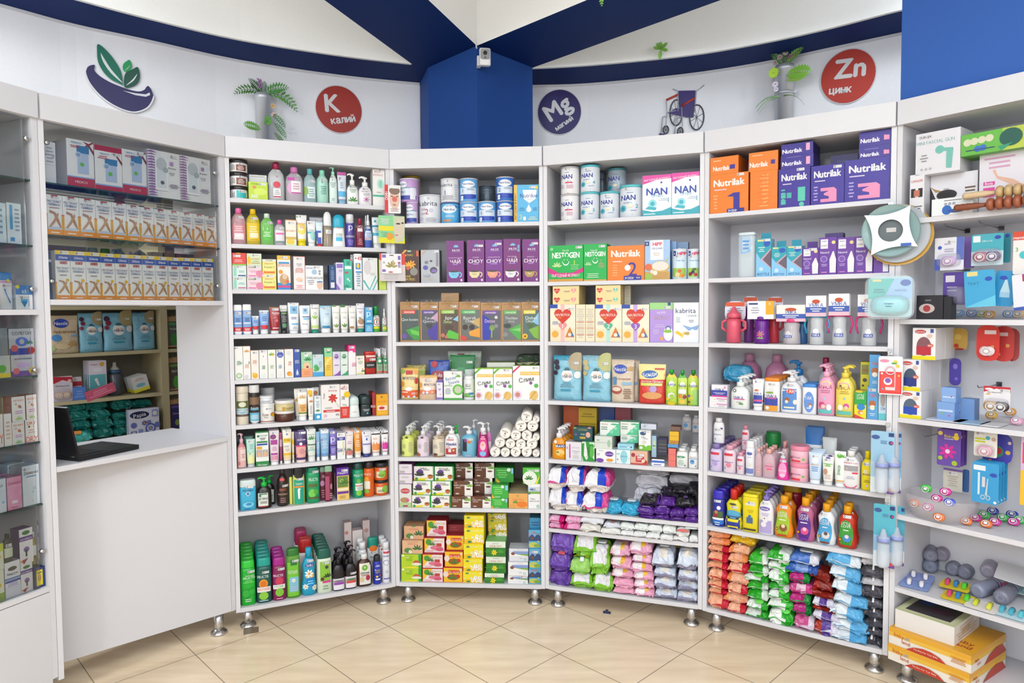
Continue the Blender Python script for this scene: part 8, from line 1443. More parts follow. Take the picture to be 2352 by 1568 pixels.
shelf(5, .137, *A, w_, '''
btl 385 570 245 ~dce8ee,dce8ee|P 8ac0f0 .2,.55 .75,.6 .85,.98 .2,.95;L .3 .65 .7 .9 3 5a9ad8|crinkled plastic wrapped bottle with blue tag|p=slab hb=.94 nm=wrapped_bottle t=.05
box 585 745 315 38a8b8,88b8d8|'''+BX+''';S .7 .96|tall turquoise bottle carton with pink window|t=.06 tab=1a98b0
box 748 908 400 38a8b8,88b8d8|'''+BX+'''|short turquoise bottle carton, left|t=.06 tab=1a98b0
box 910 1072 388 38a8b8,88b8d8|'''+BX+''';S .7 .93|short turquoise bottle carton, right|t=.06 tab=1a98b0
box 1074 1250 410 6a38a0,583090|'''+BV+''';S .65 .93|short purple bottle carton|t=.06 tab=582c90
box 1254 1440 300 6a38a0,583090|'''+BV+'''|tall purple bottle carton, left|t=.06
box 1443 1632 300 6a38a0,583090|'''+BV+'''|tall purple bottle carton, middle|t=.06
box 1634 1826 285 6a38a0,583090|'''+BV+'''|tall purple bottle carton, right|t=.06
box 1828 2020 430 6a38a0,583090|L .1 .5 .6 .8 2 c8b0e8;P ece8ec .62,.05 .96,.05 .98,.5 .9,.7 .7,.7 .6,.5|purple bottle carton beneath the hanging bowl|t=.06
box 1315 1510 255 48307a,382860|| dark purple carton behind|t=.05 d=.08
''')
w_ = 'third shelf of baby-care rack'
shelf(5, -.153, *A, w_, '''
cup 190 440 975 e86078|| coral sippy cup in blister with round card|
cup 385 560 920 7a3a88|| purple sippy cup set behind coral one|d=.06
sip 500 755 975 6a1e90,6a1e90|F .5 .4 .25 d8608a 7ab040;L .2 .2 .8 .3 1 8c6|purple cup with white and yellow card|nh=1 tg=R_.7_.25_1_1_f0b020;R_.05_.8_.4_.9_3a4a80;T_12_.85_.85_.12_fff_.2;L_.1_.3_.5_.7_3_aab
cup 640 830 925 d84050|| red cup in clear domed pack|d=.05
sip 805 1090 1015 ~dcd4d8,e83a80|C .35 .5 .14 e8e8f0;R .1 .3 .6 .42 3a5ab5;T УМКА .35 .36 .08 fff .4|clear bottle with pink lid and wide card|nh=1 tc=f4f0ea
bb 1000 1120 1010 3a70a8,2a6098|| blue bottle behind the white cards|d=.08
sip 1100 1345 918 ~e4e8ec,28a0d0|C .5 .5 .2 f2f2f4;R .2 .3 .8 .42 3a5ab5;T УМКА .5 .36 .08 fff .5|training bottle with blue handles|
sip 1335 1585 897 ~e4e8ec,d83888|C .5 .5 .2 f2f2f4;R .2 .3 .8 .42 3a5ab5;T УМКА .5 .36 .08 fff .5|training bottle with pink handles, centre|
sip 1648 1905 905 ~e4e8ec,d83888|C .5 .5 .2 f2f2f4;R .2 .3 .8 .42 3a5ab5;T УМКА .5 .36 .08 fff .5|training bottle with pink handles, at right|
''')
A = (1610, 790, 4.48)
w_ = 'fourth shelf of baby-care rack'
UM = 'R 0 .45 1 .8 3a4aa8;R 0 .3 1 .45 e8b0cc;T УМКА .5 .62 .12 f4f0fa .7'
shelf(5, -.4445, *A, w_, '''
box 85 268 600 f2f0f6,e4e0ec|F .3 .5 .12 fff;R .4 .6 1 .75 d870b0;L .5 .2 .9 .5 2 bba|white soap carton with daisies|t=.05 k=2
box 108 272 420 f4f2f6,e4e0ec|R 0 0 1 .45 e0409a;R 0 .12 1 .55 3a4aa8;T УМКА .5 .6 .2 3a4aa8 .7;L .1 .2 .9 .4 2 d8d8f0;C .85 .8 .08 e8a0c8|white baby soap carton with blue curve|t=.04 b=540
wipe 165 440 240 48b0e0,b8d8ec|| clear and blue bagged pack at the back left|t=.08 d=.07 b=430
btl 295 490 330 eef2f0,f2f4f4|T УМКА .45 .5 .14 3a4aa8 .55;R .2 .42 .8 .46 e05a9a;F .55 .22 .12 fff;V .6 .2 .14 5a9a40;L .3 .28 .7 .36 1 aaa;C .25 .82 .09 444;C .25 .82 .05 fff|white liquid soap bottle with daisy|p=pump hb=.68 n=3 g=.06 pd=1 nm=pump_bottle
tube 522 640 368 f2f4f6,f4f4f6|R .05 .1 .95 .42 3a4aa8;R .05 .18 .95 .25 e05a9a;T УМКА .5 .48 .08 3a4aa8 .7;E .4 .6 .2 .04 e87a3a;S .5 .92|white baby cream tube with blue band|cap=.14 n=2 g=.05
btl 643 805 348 f4f4f2,f08a18|R .05 .02 .9 .22 f0a030;R .05 .2 .9 .45 3a4aa8;T УМКА .5 .5 .1 3a4aa8 .7;R .2 .42 .8 .46 e05a9a;C .5 .72 .14 e8e8ec;E .4 .62 .25 .03 8ab040;C .25 .12 .12 f4f0e8;S .55 .9|white baby shampoo with orange cap|p=slab hb=.9 n=5 g=.045 nm=shampoo_bottle
btl 808 1035 290 f0f0f4,f2f2f4|R .12 .1 .78 .78 5a90d8;T ТАК .5 .68 .1 f4f4fa .4;C .35 .42 .12 a8683a;C .33 .36 .08 f0e4d0;E .72 .36 .1 .08 f0e8e0;R .2 .15 .7 .2 f0ecd0;E .5 .7 .2 .08 e0503a;T ТАК .5 .7 .1 fff .4;S .5 .9|large white baby bath bottle with bear label|p=pump hb=.76 n=2 g=.07 nm=pump_bottle
btl 1038 1188 412 f0f0f4,3a88d8|E .5 .45 .36 .38 6a98e0;T ТАК .45 .6 .12 f4f4fa .5;C .6 .35 .14 b8784a;C .6 .3 .1 f4ecdc;L .3 .2 .7 .28 1 fff|smaller white baby bottle with blue cap|p=slab hb=.9 nm=lotion_bottle n=3 g=.05
btl 1190 1380 215 f0a8c8,f4b0cc|T АЛИСА .45 .75 .11 a83a70 .8;E .5 .83 .3 .07 e8dc80;E .5 .82 .24 .05 f0a8c8;L .2 .58 .8 .68 2 c8709a;C .45 .45 .08 a8d0f0;C .3 .28 .18 d8508a;C .38 .24 .12 f4d0c0;R .1 .06 .85 .16 60c0c0;E .7 .22 .14 .08 f4f0f4|pink baby shampoo with pump|p=pump hb=.76 n=3 g=.055 t=.05 nm=pump_bottle
btl 1375 1580 225 f4e068,f4dc58|T АЛИСА .4 .75 .11 a86a30 .75;E .45 .82 .28 .06 f0a8b8;E .45 .81 .22 .04 f4e068;L .2 .58 .8 .68 2 c8a030;C .5 .47 .06 90c8e0;C .6 .28 .15 d8509a;C .6 .24 .1 f4d0b0;E .3 .24 .14 .08 f8f4e0;R .1 .06 .85 .15 60c0b0;C .3 .8 .05 3a3a3a|yellow baby shampoo with pump|p=pump hb=.76 n=2 g=.055 t=.05 pd=1 nm=pump_bottle
btl 880 1105 170 e8ecf4,2080c8|E .5 .4 .35 .35 7ab0e0|white bottle with blue pump at the back|p=pump hb=.7 d=.12 nm=pump_bottle
btl 330 560 108 d890b8,e0a0c4|E .5 .2 .3 .05 c880a8|large pink jug at back left|p=neck hb=.85 d=.19 t=.09 nm=detergent_jug
btl 625 870 115 d890b8,e0a0c4|E .5 .3 .3 .05 c880a8;S .4 .5|large pink jug at back centre|p=neck hb=.85 d=.19 t=.09 nm=detergent_jug
btl 1190 1345 145 c8d0e0,b01850|L .3 .5 .6 .6 1 88a|pale bottle with crimson cap at back|p=neck hb=.74 d=.14 nm=shampoo_bottle
box 1580 1705 485 28a848,e8d820|T LITTLE .5 .85 .09 f8f8e8 .6;T LOVE .5 .75 .09 f8f8e8 .6;R 0 0 1 .5 e8dc20;E .55 .42 .35 .12 2a88d0;C .5 .22 .22 e08850;C .6 .2 .1 f4f0e8;P d84030 0,0 .9,0 0,.15;E .4 .98 .3 .04 f0c030|green and yellow toothpaste carton|t=.05
box 1710 1825 440 58a0d8,4a8cc8|T ТАК .5 .72 .09 e0503a .7;C .5 .48 .32 b8683a;C .5 .36 .25 f4ecdc;L .2 .1 .8 .2 2 d8e8f8;C .25 .36 .08 f0a030;C .75 .36 .08 50b050;S .5 .9|blue carton with brown bear, lower|t=.05
box 1735 1850 110 58a0d8,4a8cc8|T ТАК .5 .72 .09 e0503a .7;C .5 .5 .32 b8683a;C .5 .38 .25 f4ecdc;L .2 .1 .8 .2 2 d8e8f8|blue carton with brown bear, upper|t=.05 b=435
box 1828 1935 445 b8d8e8,90c8c0|R 0 0 1 .2 60c0c8;E .55 .6 .3 .2 a89890;L .2 .3 .8 .4 2 98a;C .75 .35 .12 8a7ac0|pale blue animal printed carton|t=.05
box 1643 1735 185 d8d020,c8c018|R .1 .55 .9 .9 8a8a40;C .5 .35 .25 444;C .3 .15 .15 4a4030;T КРЕМ .5 .7 .08 a83a3a .7|yellow carton standing at the back|t=.05 d=.07 b=455
''')
w_ = 'fifth shelf of baby-care rack'
JB = 'T Johnsons .5 .48 .07 5a68b8 .75;R .1 .74 .8 .85 d8384a;C .5 .35 .2 %s;C .2 .2 .06 5a98d8'
shelf(5, -.7355, *A, w_, '''
btl 80 210 1035 d8ccec,8878b8|'''+JB % 'b8a0dc'+'''|lilac baby powder bottle|p=powder n=6 g=.042 t=.042 nm=powder_bottle
btl 118 232 762 f2f2f6,f4f4f6|T Johnsons .45 .42 .07 6a78b8 .7;C .25 .2 .06 5a98d8;C .8 .7 .1 3a3a8a;S .5 .64|white baby powder bottle on lilac ones|p=powder b=1028 d=.045 nm=powder_bottle
btl 218 352 1045 ecd8e6,e8a8bc|'''+JB % 'e88aa0'+'''|pink baby powder bottle, larger|p=powder n=5 g=.042 t=.042 nm=powder_bottle
btl 358 440 1120 ecd8e6,e8a0b8|'''+JB % 'e88aa0'+'''|pink baby powder bottle, smaller|p=powder n=5 g=.042 t=.034 nm=powder_bottle
btl 443 555 1000 f0f0f8,f2f2f6|E .5 .8 .3 .06 5a68b8;R .05 .08 .9 .26 7a88c8;C .5 .4 .2 e8e4dc;L .2 .65 .8 .7 1 aac;C .55 .85 .05 fff|white baby lotion with lilac base|p=flat hb=.8 n=6 g=.045 t=.04 nm=lotion_bottle
btl 415 500 838 ecd0de,e090a8|'''+JB % 'e88aa0'+'''|pink powder bottle on upper level|p=powder b=1050 d=.08 nm=powder_bottle
btl 540 625 1078 ~e8c8d0,f0b8b0|L .2 .2 .8 .5 3 dab|slim clear pink oil bottle with peach cap|p=neck hb=.84 n=4 g=.045 t=.03 nm=oil_bottle
btl 622 772 1085 ~ecc8d4,f0b4ac|C .55 .45 .3 e8a0b8;T Johnsons .55 .5 .07 a83a78 .6;R .4 .35 .8 .4 e8507a|wide clear pink oil bottle with peach cap|p=neck hb=.84 n=4 g=.05 t=.036 nm=oil_bottle
btl 770 905 1120 e830a0,dcdce4|E .5 .45 .32 .36 f49ccc;T Johnsons .5 .45 .09 fff .6;E .5 .22 .25 .08 f8c8e0;S .6 .88|magenta shampoo with white cap|p=tpump hb=.78 nm=shampoo_bottle
tin 903 1102 1230 f4b8c8,f090ac|T Johnsons .35 .55 .14 7a4a98 .55;C .75 .4 .07 7ac060;R .1 .1 .6 .25 e83a50;C .1 .45 .07 e83a50|lower pink cream tub|lid=.25 nm=cream_tub cat=tub
tin 903 1102 1055 f4b8c8,f090ac|T Johnsons .35 .5 .14 7a4a98 .55;C .75 .35 .07 7ac060;R .1 .1 .6 .25 e83a50;C .1 .4 .07 e83a50|upper pink cream tub|lid=.28 nm=cream_tub cat=tub b=1228
btl 805 900 1005 e8c8cc,e8a8a4|| clear pink oil bottle behind cream tubs|p=neck hb=.8 d=.11 n=2 nm=oil_bottle
tin 640 790 920 98b8a0,1a8a40|| clear tub with green lid at the back|lid=.4 d=.13 nm=green_lidded_tub cat=tub
tube 1100 1240 1120 cce0f4,e8eef6|T ИРИСКА .5 .55 .06 e0a030 .6;L .2 .3 .8 .5 3 5a88c8;C .5 .7 .25 f4f0f6;S .55 .85|pale blue baby cream tube|cap=.14 n=3 g=.045
tube 1245 1370 1165 f2efe8,e0deda|V .5 .6 .3 8ac060;E .3 .4 .2 .12 c89880;L .2 .1 .8 .3 3 c8a8a0;E .5 .95 .2 .04 5a4aa8;R .1 .7 .9 .73 7ac060;S .5 .87|cream tube with small child picture|cap=.14 n=2 g=.045
tube 1362 1490 1108 f0f4f0,f0f2f0|C .45 .85 .22 68b838;V .7 .8 .3 5aa830;T Дитячий_крем .4 .4 .1 4aa048 .9 88;R .1 .05 .9 .08 e8a030|white tube with green vertical lettering|cap=.12
btl 1445 1635 1105 f4f2f4,f4f4f4|T PURE&NATURE .5 .8 .05 d8506a .75;R .15 .55 .9 .72 a8a4a8;C .3 .62 .07 c8b8b0;R .6 .47 .9 .52 e03a60;P e03a6a .1,.12 .9,.12 .75,.02 .25,.02;T ЧЕРЕДА .5 .08 .05 fff .5;L .2 .3 .8 .4 2 bbc;S .5 .9|white body lotion with pink base|p=neck hb=.85 n=3 g=.05 nm=lotion_bottle
btl 1645 1780 1108 f0dc10,f0d810|T нежная .45 .52 .07 6a5a8a .6;F .4 .6 .2 f4f0e0;L .2 .25 .8 .35 2 9a8a20;C .5 .15 .1 d8c8e0;S .5 .84|yellow body milk bottle|p=neck hb=.8 t=.04 nm=lotion_bottle
tube 1065 1270 865 f0f4f8,f0f0f4|R 0 .6 1 1 2878c8;T ДЕТСКИЙ_КРЕМ .5 .5 .06 2a3a58 .8|blue topped baby cream tube at back|d=.13 n=2
tube 1220 1390 970 d8dcdc,dde|| pale carton tube at the back|cap=.1 d=.1
''')
A = (1610, 1100, 3.92)
w_ = 'sixth shelf of baby-care rack'
LL = 'E .45 .4 .36 .42 %s;T LITTLE .45 .72 .08 f8f8f8 .45;T LOVE .45 .64 .08 f8f8f8 .45;L .25 .5 .65 .56 1 fff;C .5 .3 .2 %s;C .5 .35 .1 %s;C .18 .25 .08 5a3a20;C .18 .25 .05 f0c030;E .45 .08 .28 .03 %s'
shelf(5, -.9875, *A, w_, '''
btl 90 205 110 2a2ea0,3a2ec0|R .05 .0 .95 .25 2a78d8;R .1 .3 .9 .55 4a6a3a;C .4 .52 .14 c88060;R .2 .35 .5 .45 a82838;C .6 .68 .16 f0f4fa;R .05 .25 .95 .32 fff;L .2 .05 .8 .2 2 dee;S .5 .92|dark blue childrens shampoo|p=flat hb=.78 n=5 g=.045 t=.045 nm=shampoo_bottle
btl 205 368 100 e8dc10,d82820|R 0 0 1 .36 2a3a98;E .5 .5 .42 .14 58b0d8;C .25 .4 .09 222;C .75 .4 .09 222;R .2 .25 .8 .34 f0e020;R .1 .4 .9 .45 3a6a98;L .2 .05 .8 .15 1 f0e020;E .5 .85 .2 .03 2a2a2a;S .6 .75|yellow and blue shampoo with red dome cap|p=hour hb=.75 n=3 g=.05 t=.045 nm=shampoo_bottle
btl 365 515 140 f0dc18,f4e020|R .2 .76 .85 .82 e8e8e0;C .5 .45 .1 4a7ab0;R .3 .25 .7 .42 4a6a98;R .1 .05 .9 .1 3a3a30;L .3 .55 .8 .65 2 c8b010;S .6 .84|yellow shampoo bottle|p=slab hb=.93 n=4 g=.045 t=.045 nm=shampoo_bottle
btl 505 655 110 f2f0f6,8878c8|E .45 .76 .35 .06 6a58b0;T Weleda .45 .76 .05 fff .5;R .1 .05 .9 .42 b8a8dc;C .5 .42 .16 f4f0f4;C .45 .48 .04 444;C .4 .3 .18 f4f0f4;L .2 .55 .8 .65 2 c8b8e0;S .5 .92|white baby wash with lilac pump|p=pump hb=.78 n=5 g=.045 t=.04 nm=pump_bottle pd=1
btl 650 830 160 f08a18,f4a810|'''+LL % ('a8c830', '8a5028', 'f0d8b0', 'c8401c')+''';S .5 .9|orange bath gel with cartoon label|p=hour t=.045 n=2 g=.07 nm=bath_gel
btl 845 1025 178 b86088,f4a810|'''+LL % ('5a2a90', 'e0488a', 'f4c0d8', '6a2aa8')+''';S .5 .9|plum bath gel with pink creature label|p=hour t=.045 n=4 g=.07 nm=bath_gel
btl 1035 1215 232 eaf0f4,f4a810|'''+LL % ('4aa8dc', 'd8d8dc', '5a4a50', '7a3a28')+''';S .4 .92|white bath gel with grey creature label|p=hour t=.045 n=4 g=.07 nm=bath_gel
btl 1222 1408 252 c83018,f4a810|'''+LL % ('40a038', '3a88d0', 'f0d8d0', 'b82818')+''';S .5 .92|red bath gel with blue creature label|p=hour t=.045 n=2 g=.06 nm=bath_gel
btl 720 905 60 a81838,c8a020|| dark red bottle behind orange gel|p=flat hb=.85 d=.16 nm=shampoo_bottle
''')
w_ = 'bottom shelf of baby-care rack'
OW = 'P f8f0ec .3,.95 .85,.95 .7,.4;L .3 .5 .6 .65 1 b07060'
GW = ''
rows = []
rnd = random.Random(3)
for i in range(8):
 y0 = [460, 540, 610, 670, 760, 825, 925, 1000, 1045][i]; y1 = [548, 640, 690, 775, 840, 935, 1010, 1080][i]
 rows.append('wipe %d %d %d f4b490,f0a880,%s | P f8ece4 .3,.85 .6,.85 .5,.35 | peach wipes pack in leftmost stack | t=.13 b=%d br=.3/.72 d=-.005' % (55+8*(i % 2), 245-10*(i > 3), y0, 'f08a50' if i < 2 else 'd0203a', y1))
rows.append('wipe 52 240 1045 f4b490,f0a880,d0203a | P f8ece4 .3,.85 .6,.85 .5,.35 | peach wipes pack in leftmost stack | t=.13 br=.3/.72 d=-.005')
Y = [(615, 700), (690, 780), (765, 860), (862, 955), (955, 1050), (1050, 1135)]
for i, (a, b) in enumerate(Y):
 rows.append('wipe %d %d %d %s | P f8ece4 .25,.85 .6,.85 .5,.35 | orange wipes pack in second stack | t=.13 b=%d br=.2/.66 d=-.005' % (250-10*i, 440-6*i, a, ['f09050,f4b490,f0b088', 'f4b490,f4b490,f09858', 'f4b490,f4b898,d0203a', 'f08a48,f4b898,f4b090', 'f4b898,f4b898,d0203a', 'f0a068,f4b898,f4a888'][i], b))
rows.append('wipe 235 395 1130 f4b898,f4b898,d0203a | | orange wipes pack in second stack | t=.13 br=.2/.66 d=-.005')
rows.append('wipe 262 480 510 e8b820,e8c020 | R .45 .1 .6 .9 f0e8d8;E .6 1 .3 .1 e8c0a0 | yellow wipes pack topping the second stack | t=.14 b=640')
gy = [(690, 800), (795, 870), (870, 960), (945, 1035), (1015, 1120), (1110, 1200)]
for i, (a, b) in enumerate(gy):
 rows.append('wipe %d %d %d %s | %s | green and white wipes, third stack | t=.14 b=%d br=.45 sl=.5 d=-.01' % (395+[0, 15, -15, 20, 5, 10][i], 608, a, ['38b830,e8f0e8', '28a828,e0ece0', 'eef4ee,30b030'][i % 3], 'E .6 .4 .25 .3 60d040' if i % 3 == 2 else '', b))
rows.append('wipe 390 605 1195 eef4ee,28a828 | | green and white wipes, third stack | t=.14 br=.6 d=-.01')
gy = [(665, 770), (765, 865), (840, 955), (955, 1030), (1025, 1120), (1100, 1200)]
for i, (a, b) in enumerate(gy):
 rows.append('wipe %d %d %d %s | %s | green and white wipes, fourth stack | t=.14 b=%d br=.42 sl=.4 d=-.01' % (590-8*(i % 2), [800, 825, 800, 795, 805, 825][i], a, ['30b030,e8f0e8', 'eef4ee,30b830', 'eef4ee,38c038'][i % 3], 'E .7 .5 .2 .3 68e048' if i % 3 else '', b))
rows.append('wipe 590 828 1195 eef4ee,2ab02a | E .7 .5 .2 .3 58d83c | green and white wipes, fourth stack | t=.14 br=.4 sl=.4 d=-.01')
my = [(700, 815, '4a78c8,4a78c8,e8e8f0', '', 'blue tiger'), (780, 880, '3a68b8,88a8e0,3a60b0', '', 'blue'), (860, 955, 'c02080,c02080,1a8a38', 'F .35 .6 .14 f4e040 e8a020', 'magenta'), (955, 1055, 'd8589a,e8c8d8,d84090', '', 'pink'), (1050, 1150, 'c02080,c02080,1a8a38', 'F .35 .6 .14 f4e040 e8a020', 'magenta'), (1145, 1250, 'b81c78,b82080,1a8038', 'F .35 .6 .14 f4e040 e8a020', 'magenta')]
for i, (a, b, c, g, nm) in enumerate(my):
 x = [(790, 1050), (760, 1045), (778, 985), (778, 1020), (775, 1010), (815, 1005)][i]
 rows.append('wipe %d %d %d %s | %s | %s wipes pack, fifth stack | t=.13 b=%d br=.4/.62 d=-.01%s' % (x[0], x[1], a, c, g, nm, b, ' lid=e8ece8' if i == 0 else ''))
rows.append('wipe 830 1035 1245 d868a0,d04890,e0d0e0 | | pink and plum wipes pack, fifth stack | t=.13 br=.4/.7 d=-.01')
ry = [(845, 950), (935, 1040), (1020, 1090), (1075, 1175), (1165, 1230), (1205, 1300)]
for i, (a, b) in enumerate(ry):
 c = 'a82818,8a2014' if i % 2 == 0 or i == 1 else 'e4e0f0,5a3a98,e0dcee'
 rows.append('wipe %d %d %d %s | | %s wipes pack, sixth stack | t=.12 b=%d br=.35/.7 d=-.008 ry=6' % (960+[0, 40, 0, 5, 15, 40][i], 1165+[0, 30, 30, 35, 40, 75][i], a, c, 'red' if c[0] == 'a' else 'purple and white', b))
rows.append('wipe 1000 1230 1290 a82818,5a3a98,e0dcee | | red and purple wipes pack, sixth stack | t=.12 br=.35/.6 d=-.008')
wy = [(670, 830), (810, 975), (935, 1090), (1060, 1210), (1165, 1320), (1290, 1420)]
for i, (a, b) in enumerate(wy):
 x0 = [1125, 1135, 1150, 1160, 1155, 1170][i]
 rows.append('wipe %d %d %d %s | R .6 .6 .75 .9 e8f4fc;C .6 .5 .1 48a0d8 | sky blue baby wipes, seventh stack | t=.16 b=%d br=%s sl=.2 d=-.02 ry=5' % (x0, [1440, 1445, 1445, 1495, 1490, 1500][i], a, '68b8e8,e8f0f6' if i == 0 else 'e8f0f6,68b8e8', b, '.6' if i == 0 else '.42'))
rows.append('wipe 1175 1500 1405 e8f0f6,60b4e8 | C .6 .5 .1 48a0d8 | sky blue baby wipes, seventh stack | t=.16 br=.42 sl=.2 d=-.02')
by = [(725, 800), (795, 905), (910, 980), (975, 1095), (1100, 1190), (1190, 1275), (1275, 1360), (1355, 1440)]
for i, (a, b) in enumerate(by):
 rows.append('wipe %d 1665 %d %s | R .5 .1 .6 .9 e8e8ec | grey wipes pack, rightmost stack | t=.12 b=%d br=.5 d=-.0' % (1430+8*(i > 3)+20*(i > 5), a, 'c8c4c8,d4d0d4' if i in (0, 2) else '4a4850,585660', b))
rows.append('wipe 1480 1665 1440 4a4850,3a3840 | R .2 .1 .35 .9 e8e8ec | grey wipes pack, rightmost stack | t=.12 br=.5 d=-.0')
shelf(5, -1.366, *A, w_, '\n'.join(rows))
# ------------------------------------------------------------------ goods: pacifier rack (bay 6)
A = (2040, 250, 3.2)
w_ = 'top shelf of pacifier rack'
shelf(6, .337, *A, w_, '''
box 160 275 482 eceaee,dcdade|T CARAHOME .5 .85 .06 c8504a .8;R .1 .48 .4 .68 2a2426;R .6 .48 .9 .68 2a2426;R .3 .5 .7 .64 c87860;L .2 .15 .9 .3 3 555|white massager carton, narrow side|t=.12 d=.01
box 278 650 465 e8e6ec,dcdade|P 2a2426 0,0 .1,0 .12,.45 0,.75;P a88850 0,.75 .12,.6 .3,.6 .1,.68;E .36 .52 .22 .12 2a2426;E .36 .52 .16 .07 1a1618;T 8026 .35 .66 .04 999 .15;L .72 .45 .98 .68 3 6a4a20;R .02 0 .0 0 fff|wide white massager carton with black cushion|t=.14 d=.03
box 205 540 160 e6e4ea,d8d6dc|T OURUJIA .22 .9 .06 444 .28;T MINI_FASCIAL_GUN .45 .76 .08 8ab8b8 .85;C .55 .55 .1 78c0b4;P 78c0b4 .5,.6 .85,.55 .85,.48 .6,.5;P 78c0b4 .7,.52 .85,.52 .82,.08 .7,.1;L .1 .3 .3 .5 3 999;C .15 .13 .03 bbb;C .25 .13 .03 bbb;C .35 .13 .03 bbb|white massage gun carton|t=.12 b=460 d=.01
box 645 1010 315 e8e2ea,2a2228|L .1 .72 .8 .95 3 d8a0c0;P e8b8a0 .3,.7 .36,.72 .42,.6 .75,.52 1,.4 1,.3 .6,.48 .4,.56;R .1 .46 .36 .52 e04aa0;R .1 .36 .36 .42 e04aa0;R .1 .26 .36 .32 e04aa0;T Body .23 .49 .04 fff .2|white hoop carton with reaching arm|t=.1 d=.05
box 530 1060 150 68b848,58a840|R .6 0 1 1 b8c848;C .1 .6 .06 d8d8b8;C .2 .62 .06 d8d8b8;C .31 .64 .06 d8d8b8;C .42 .66 .06 d8d8b8;C .25 .25 .05 3a70c8;C .33 .27 .05 3a70c8;R .08 .2 .5 .24 2a4a68;E .72 .55 .16 .4 14584a;P 2a9a78 .55,.2 .75,.3 .6,0|green roller massager carton|t=.12 b=312 d=.01
box 320 640 650 eef2f4,dce4e8|E .38 .3 .12 .28 2a6ac0;E .6 .22 .2 .12 3a58a0;L .25 .8 .8 .92 1 888;C .35 .65 .04 aab;C .45 .65 .04 aab;C .55 .65 .04 aab|low white carton with blue mini massager|t=.06 d=-.0
''')
A2 = (2040, 250, 3.2)
w_ = 'second shelf of pacifier rack'
shelf(6, -.045, *A2, w_, '''
box 208 405 1370 24222a,1c1a22|E .4 .45 .3 .2 c8b8b8;C .4 .45 .14 a83a3a;L .3 .75 .6 .85 1 888|black pacifier carton|t=.05 d=.02
box 408 465 1380 1c1e26,181a20|| dark carton edge next to black pacifier carton|t=.05 d=.02
card 345 560 945 e8e6f2,ccd|R 0 .72 .75 1 eceaf2;R .75 .3 1 1 5a70c0;R 0 .0 .2 .35 4a5ab8;T ФИЗИО .45 .8 .04 4a5ab0 .4;C .18 .7 .07 3a60c0;L .3 .55 .7 .68 2 aab;C .3 .22 .07 e8a080;S .6 .86|white soother card with lilac pacifiers|b=1185 d=.06 bub=.5,.3,.42,.22,.02 pac=d8a8e0 py=.28
card 560 640 940 8a70c0,ccd|| violet card edge behind lilac soother card|b=1170 d=.12
card 615 852 918 48b0c0,ccd|R .05 .75 .28 .95 eef2f4;T Ultra_air .5 .78 .06 e8f4f8 .35;E .82 .87 .1 .06 2a48b0;R 0 0 1 .45 c8dce4|turquoise soother card with two pacifiers|b=1150 d=.06 bub=.5,.28,.46,.26,.02 pac=c04868,5a3070 py=.28
card 850 905 910 3a98a8,ccd|C .5 .9 .3 2a48b0|turquoise card set behind|b=1130 d=.1
card 922 1060 900 eeeae8,ccd|R 0 .8 1 1 d84a30;T mamico .4 .86 .07 fff .8;T 3 .2 .58 .1 5ab048 .2;C .6 .45 .25 48c0c8|white and red soother card at frame edge|b=1215 d=.05
card 405 600 1200 5a40a0,bbc|R .1 .7 .45 .9 e0dce8;L .1 .4 .6 .6 2 b8a8d8|violet nipple card|b=1440 d=.08 bub=.6,.28,.4,.28,.04
card 572 800 1185 40a8d8,bde|R .1 .85 .45 .97 e8d890;T TEAT .3 .65 .08 2a78a8 .4;E .8 .75 .12 .06 2a50b8;P 68c8e8 0,.0 1,0 1,.3|blue teat card with yellow tag|b=1455 d=.03 ry=-3
card 770 920 1190 3098d0,bde|E .4 .8 .2 .06 2a50b8;P c8e8f4 .3,.4 .5,.75 .6,.75 .8,.4;R .3 .25 .8 .4 a8d4ec|blue teat card leaning behind|b=1450 d=.06 ry=5
card 880 945 1200 2888a8,bde|| teal teat card edge|b=1440 d=.09 ry=5
card 930 1060 1215 e8e8f0,bde|R .6 .8 1 1 a83060;P 3a58b0 0,0 1,0 1,.12 0,.08|white teat card at frame edge|b=1480 d=.03 ry=-4
''')
def dsolve(B, px, py, z, lo=-.03, hi=.29):
 for _ in range(30):
  m = (lo+hi)/2
  if B.hit(px, py, m)[1] > z: lo = m
  else: hi = m
 return (lo+hi)/2
def soothers(shelfbay, z, ox, oy, sc, L, where, desc):
 for i, (x, y, c, cn, d, rx) in enumerate(L):
  B = BAY[shelfbay]; px, py = x/sc+ox, y/sc+oy
  if z: d = dsolve(B, px, py, z+.017)
  u, zz = B.hit(px, py, d)
  e = empty('soother', B.w2(u, d, zz), B.rz)
  s_ = soother(c, .017, e, (0, 0, 0), name='shield'); e.rotation_euler[0] = math.radians(rx)
  REG.append((e, desc % cn, where, 'pacifier', round(u, 3), 0, 0, zz, d))
soothers(6, -.045, *A2, [(520, 1500, '88b8e8', 'pale blue', .01, -20), (615, 1500, '98b0e8', 'blue grey', .03, -15), (690, 1505, 'd8e878', 'lime', .01, -20), (745, 1510, 'f0b060', 'orange', .02, -10), (885, 1505, 'a0c0f0', 'light blue', .01, -15), (955, 1508, 'f0c898', 'cream', .02, -10)], w_, '%s loose soother lying on the shelf')
A = (2040, 720, 3.266)
w_ = 'third shelf of pacifier rack'
BL2 = 'R 0 0 1 .12 f0e020;E .5 .42 .32 .3 %s;R .18 .15 .82 .42 %s;E .35 .88 .25 .06 c83838;T babyland .35 .88 .05 fff .4;R .78 .85 .92 .97 3a58a0;E .78 .45 .14 .06 d85a48;T 86%% .78 .45 .05 fff .2;E .75 .75 .12 .06 e8c8b8'
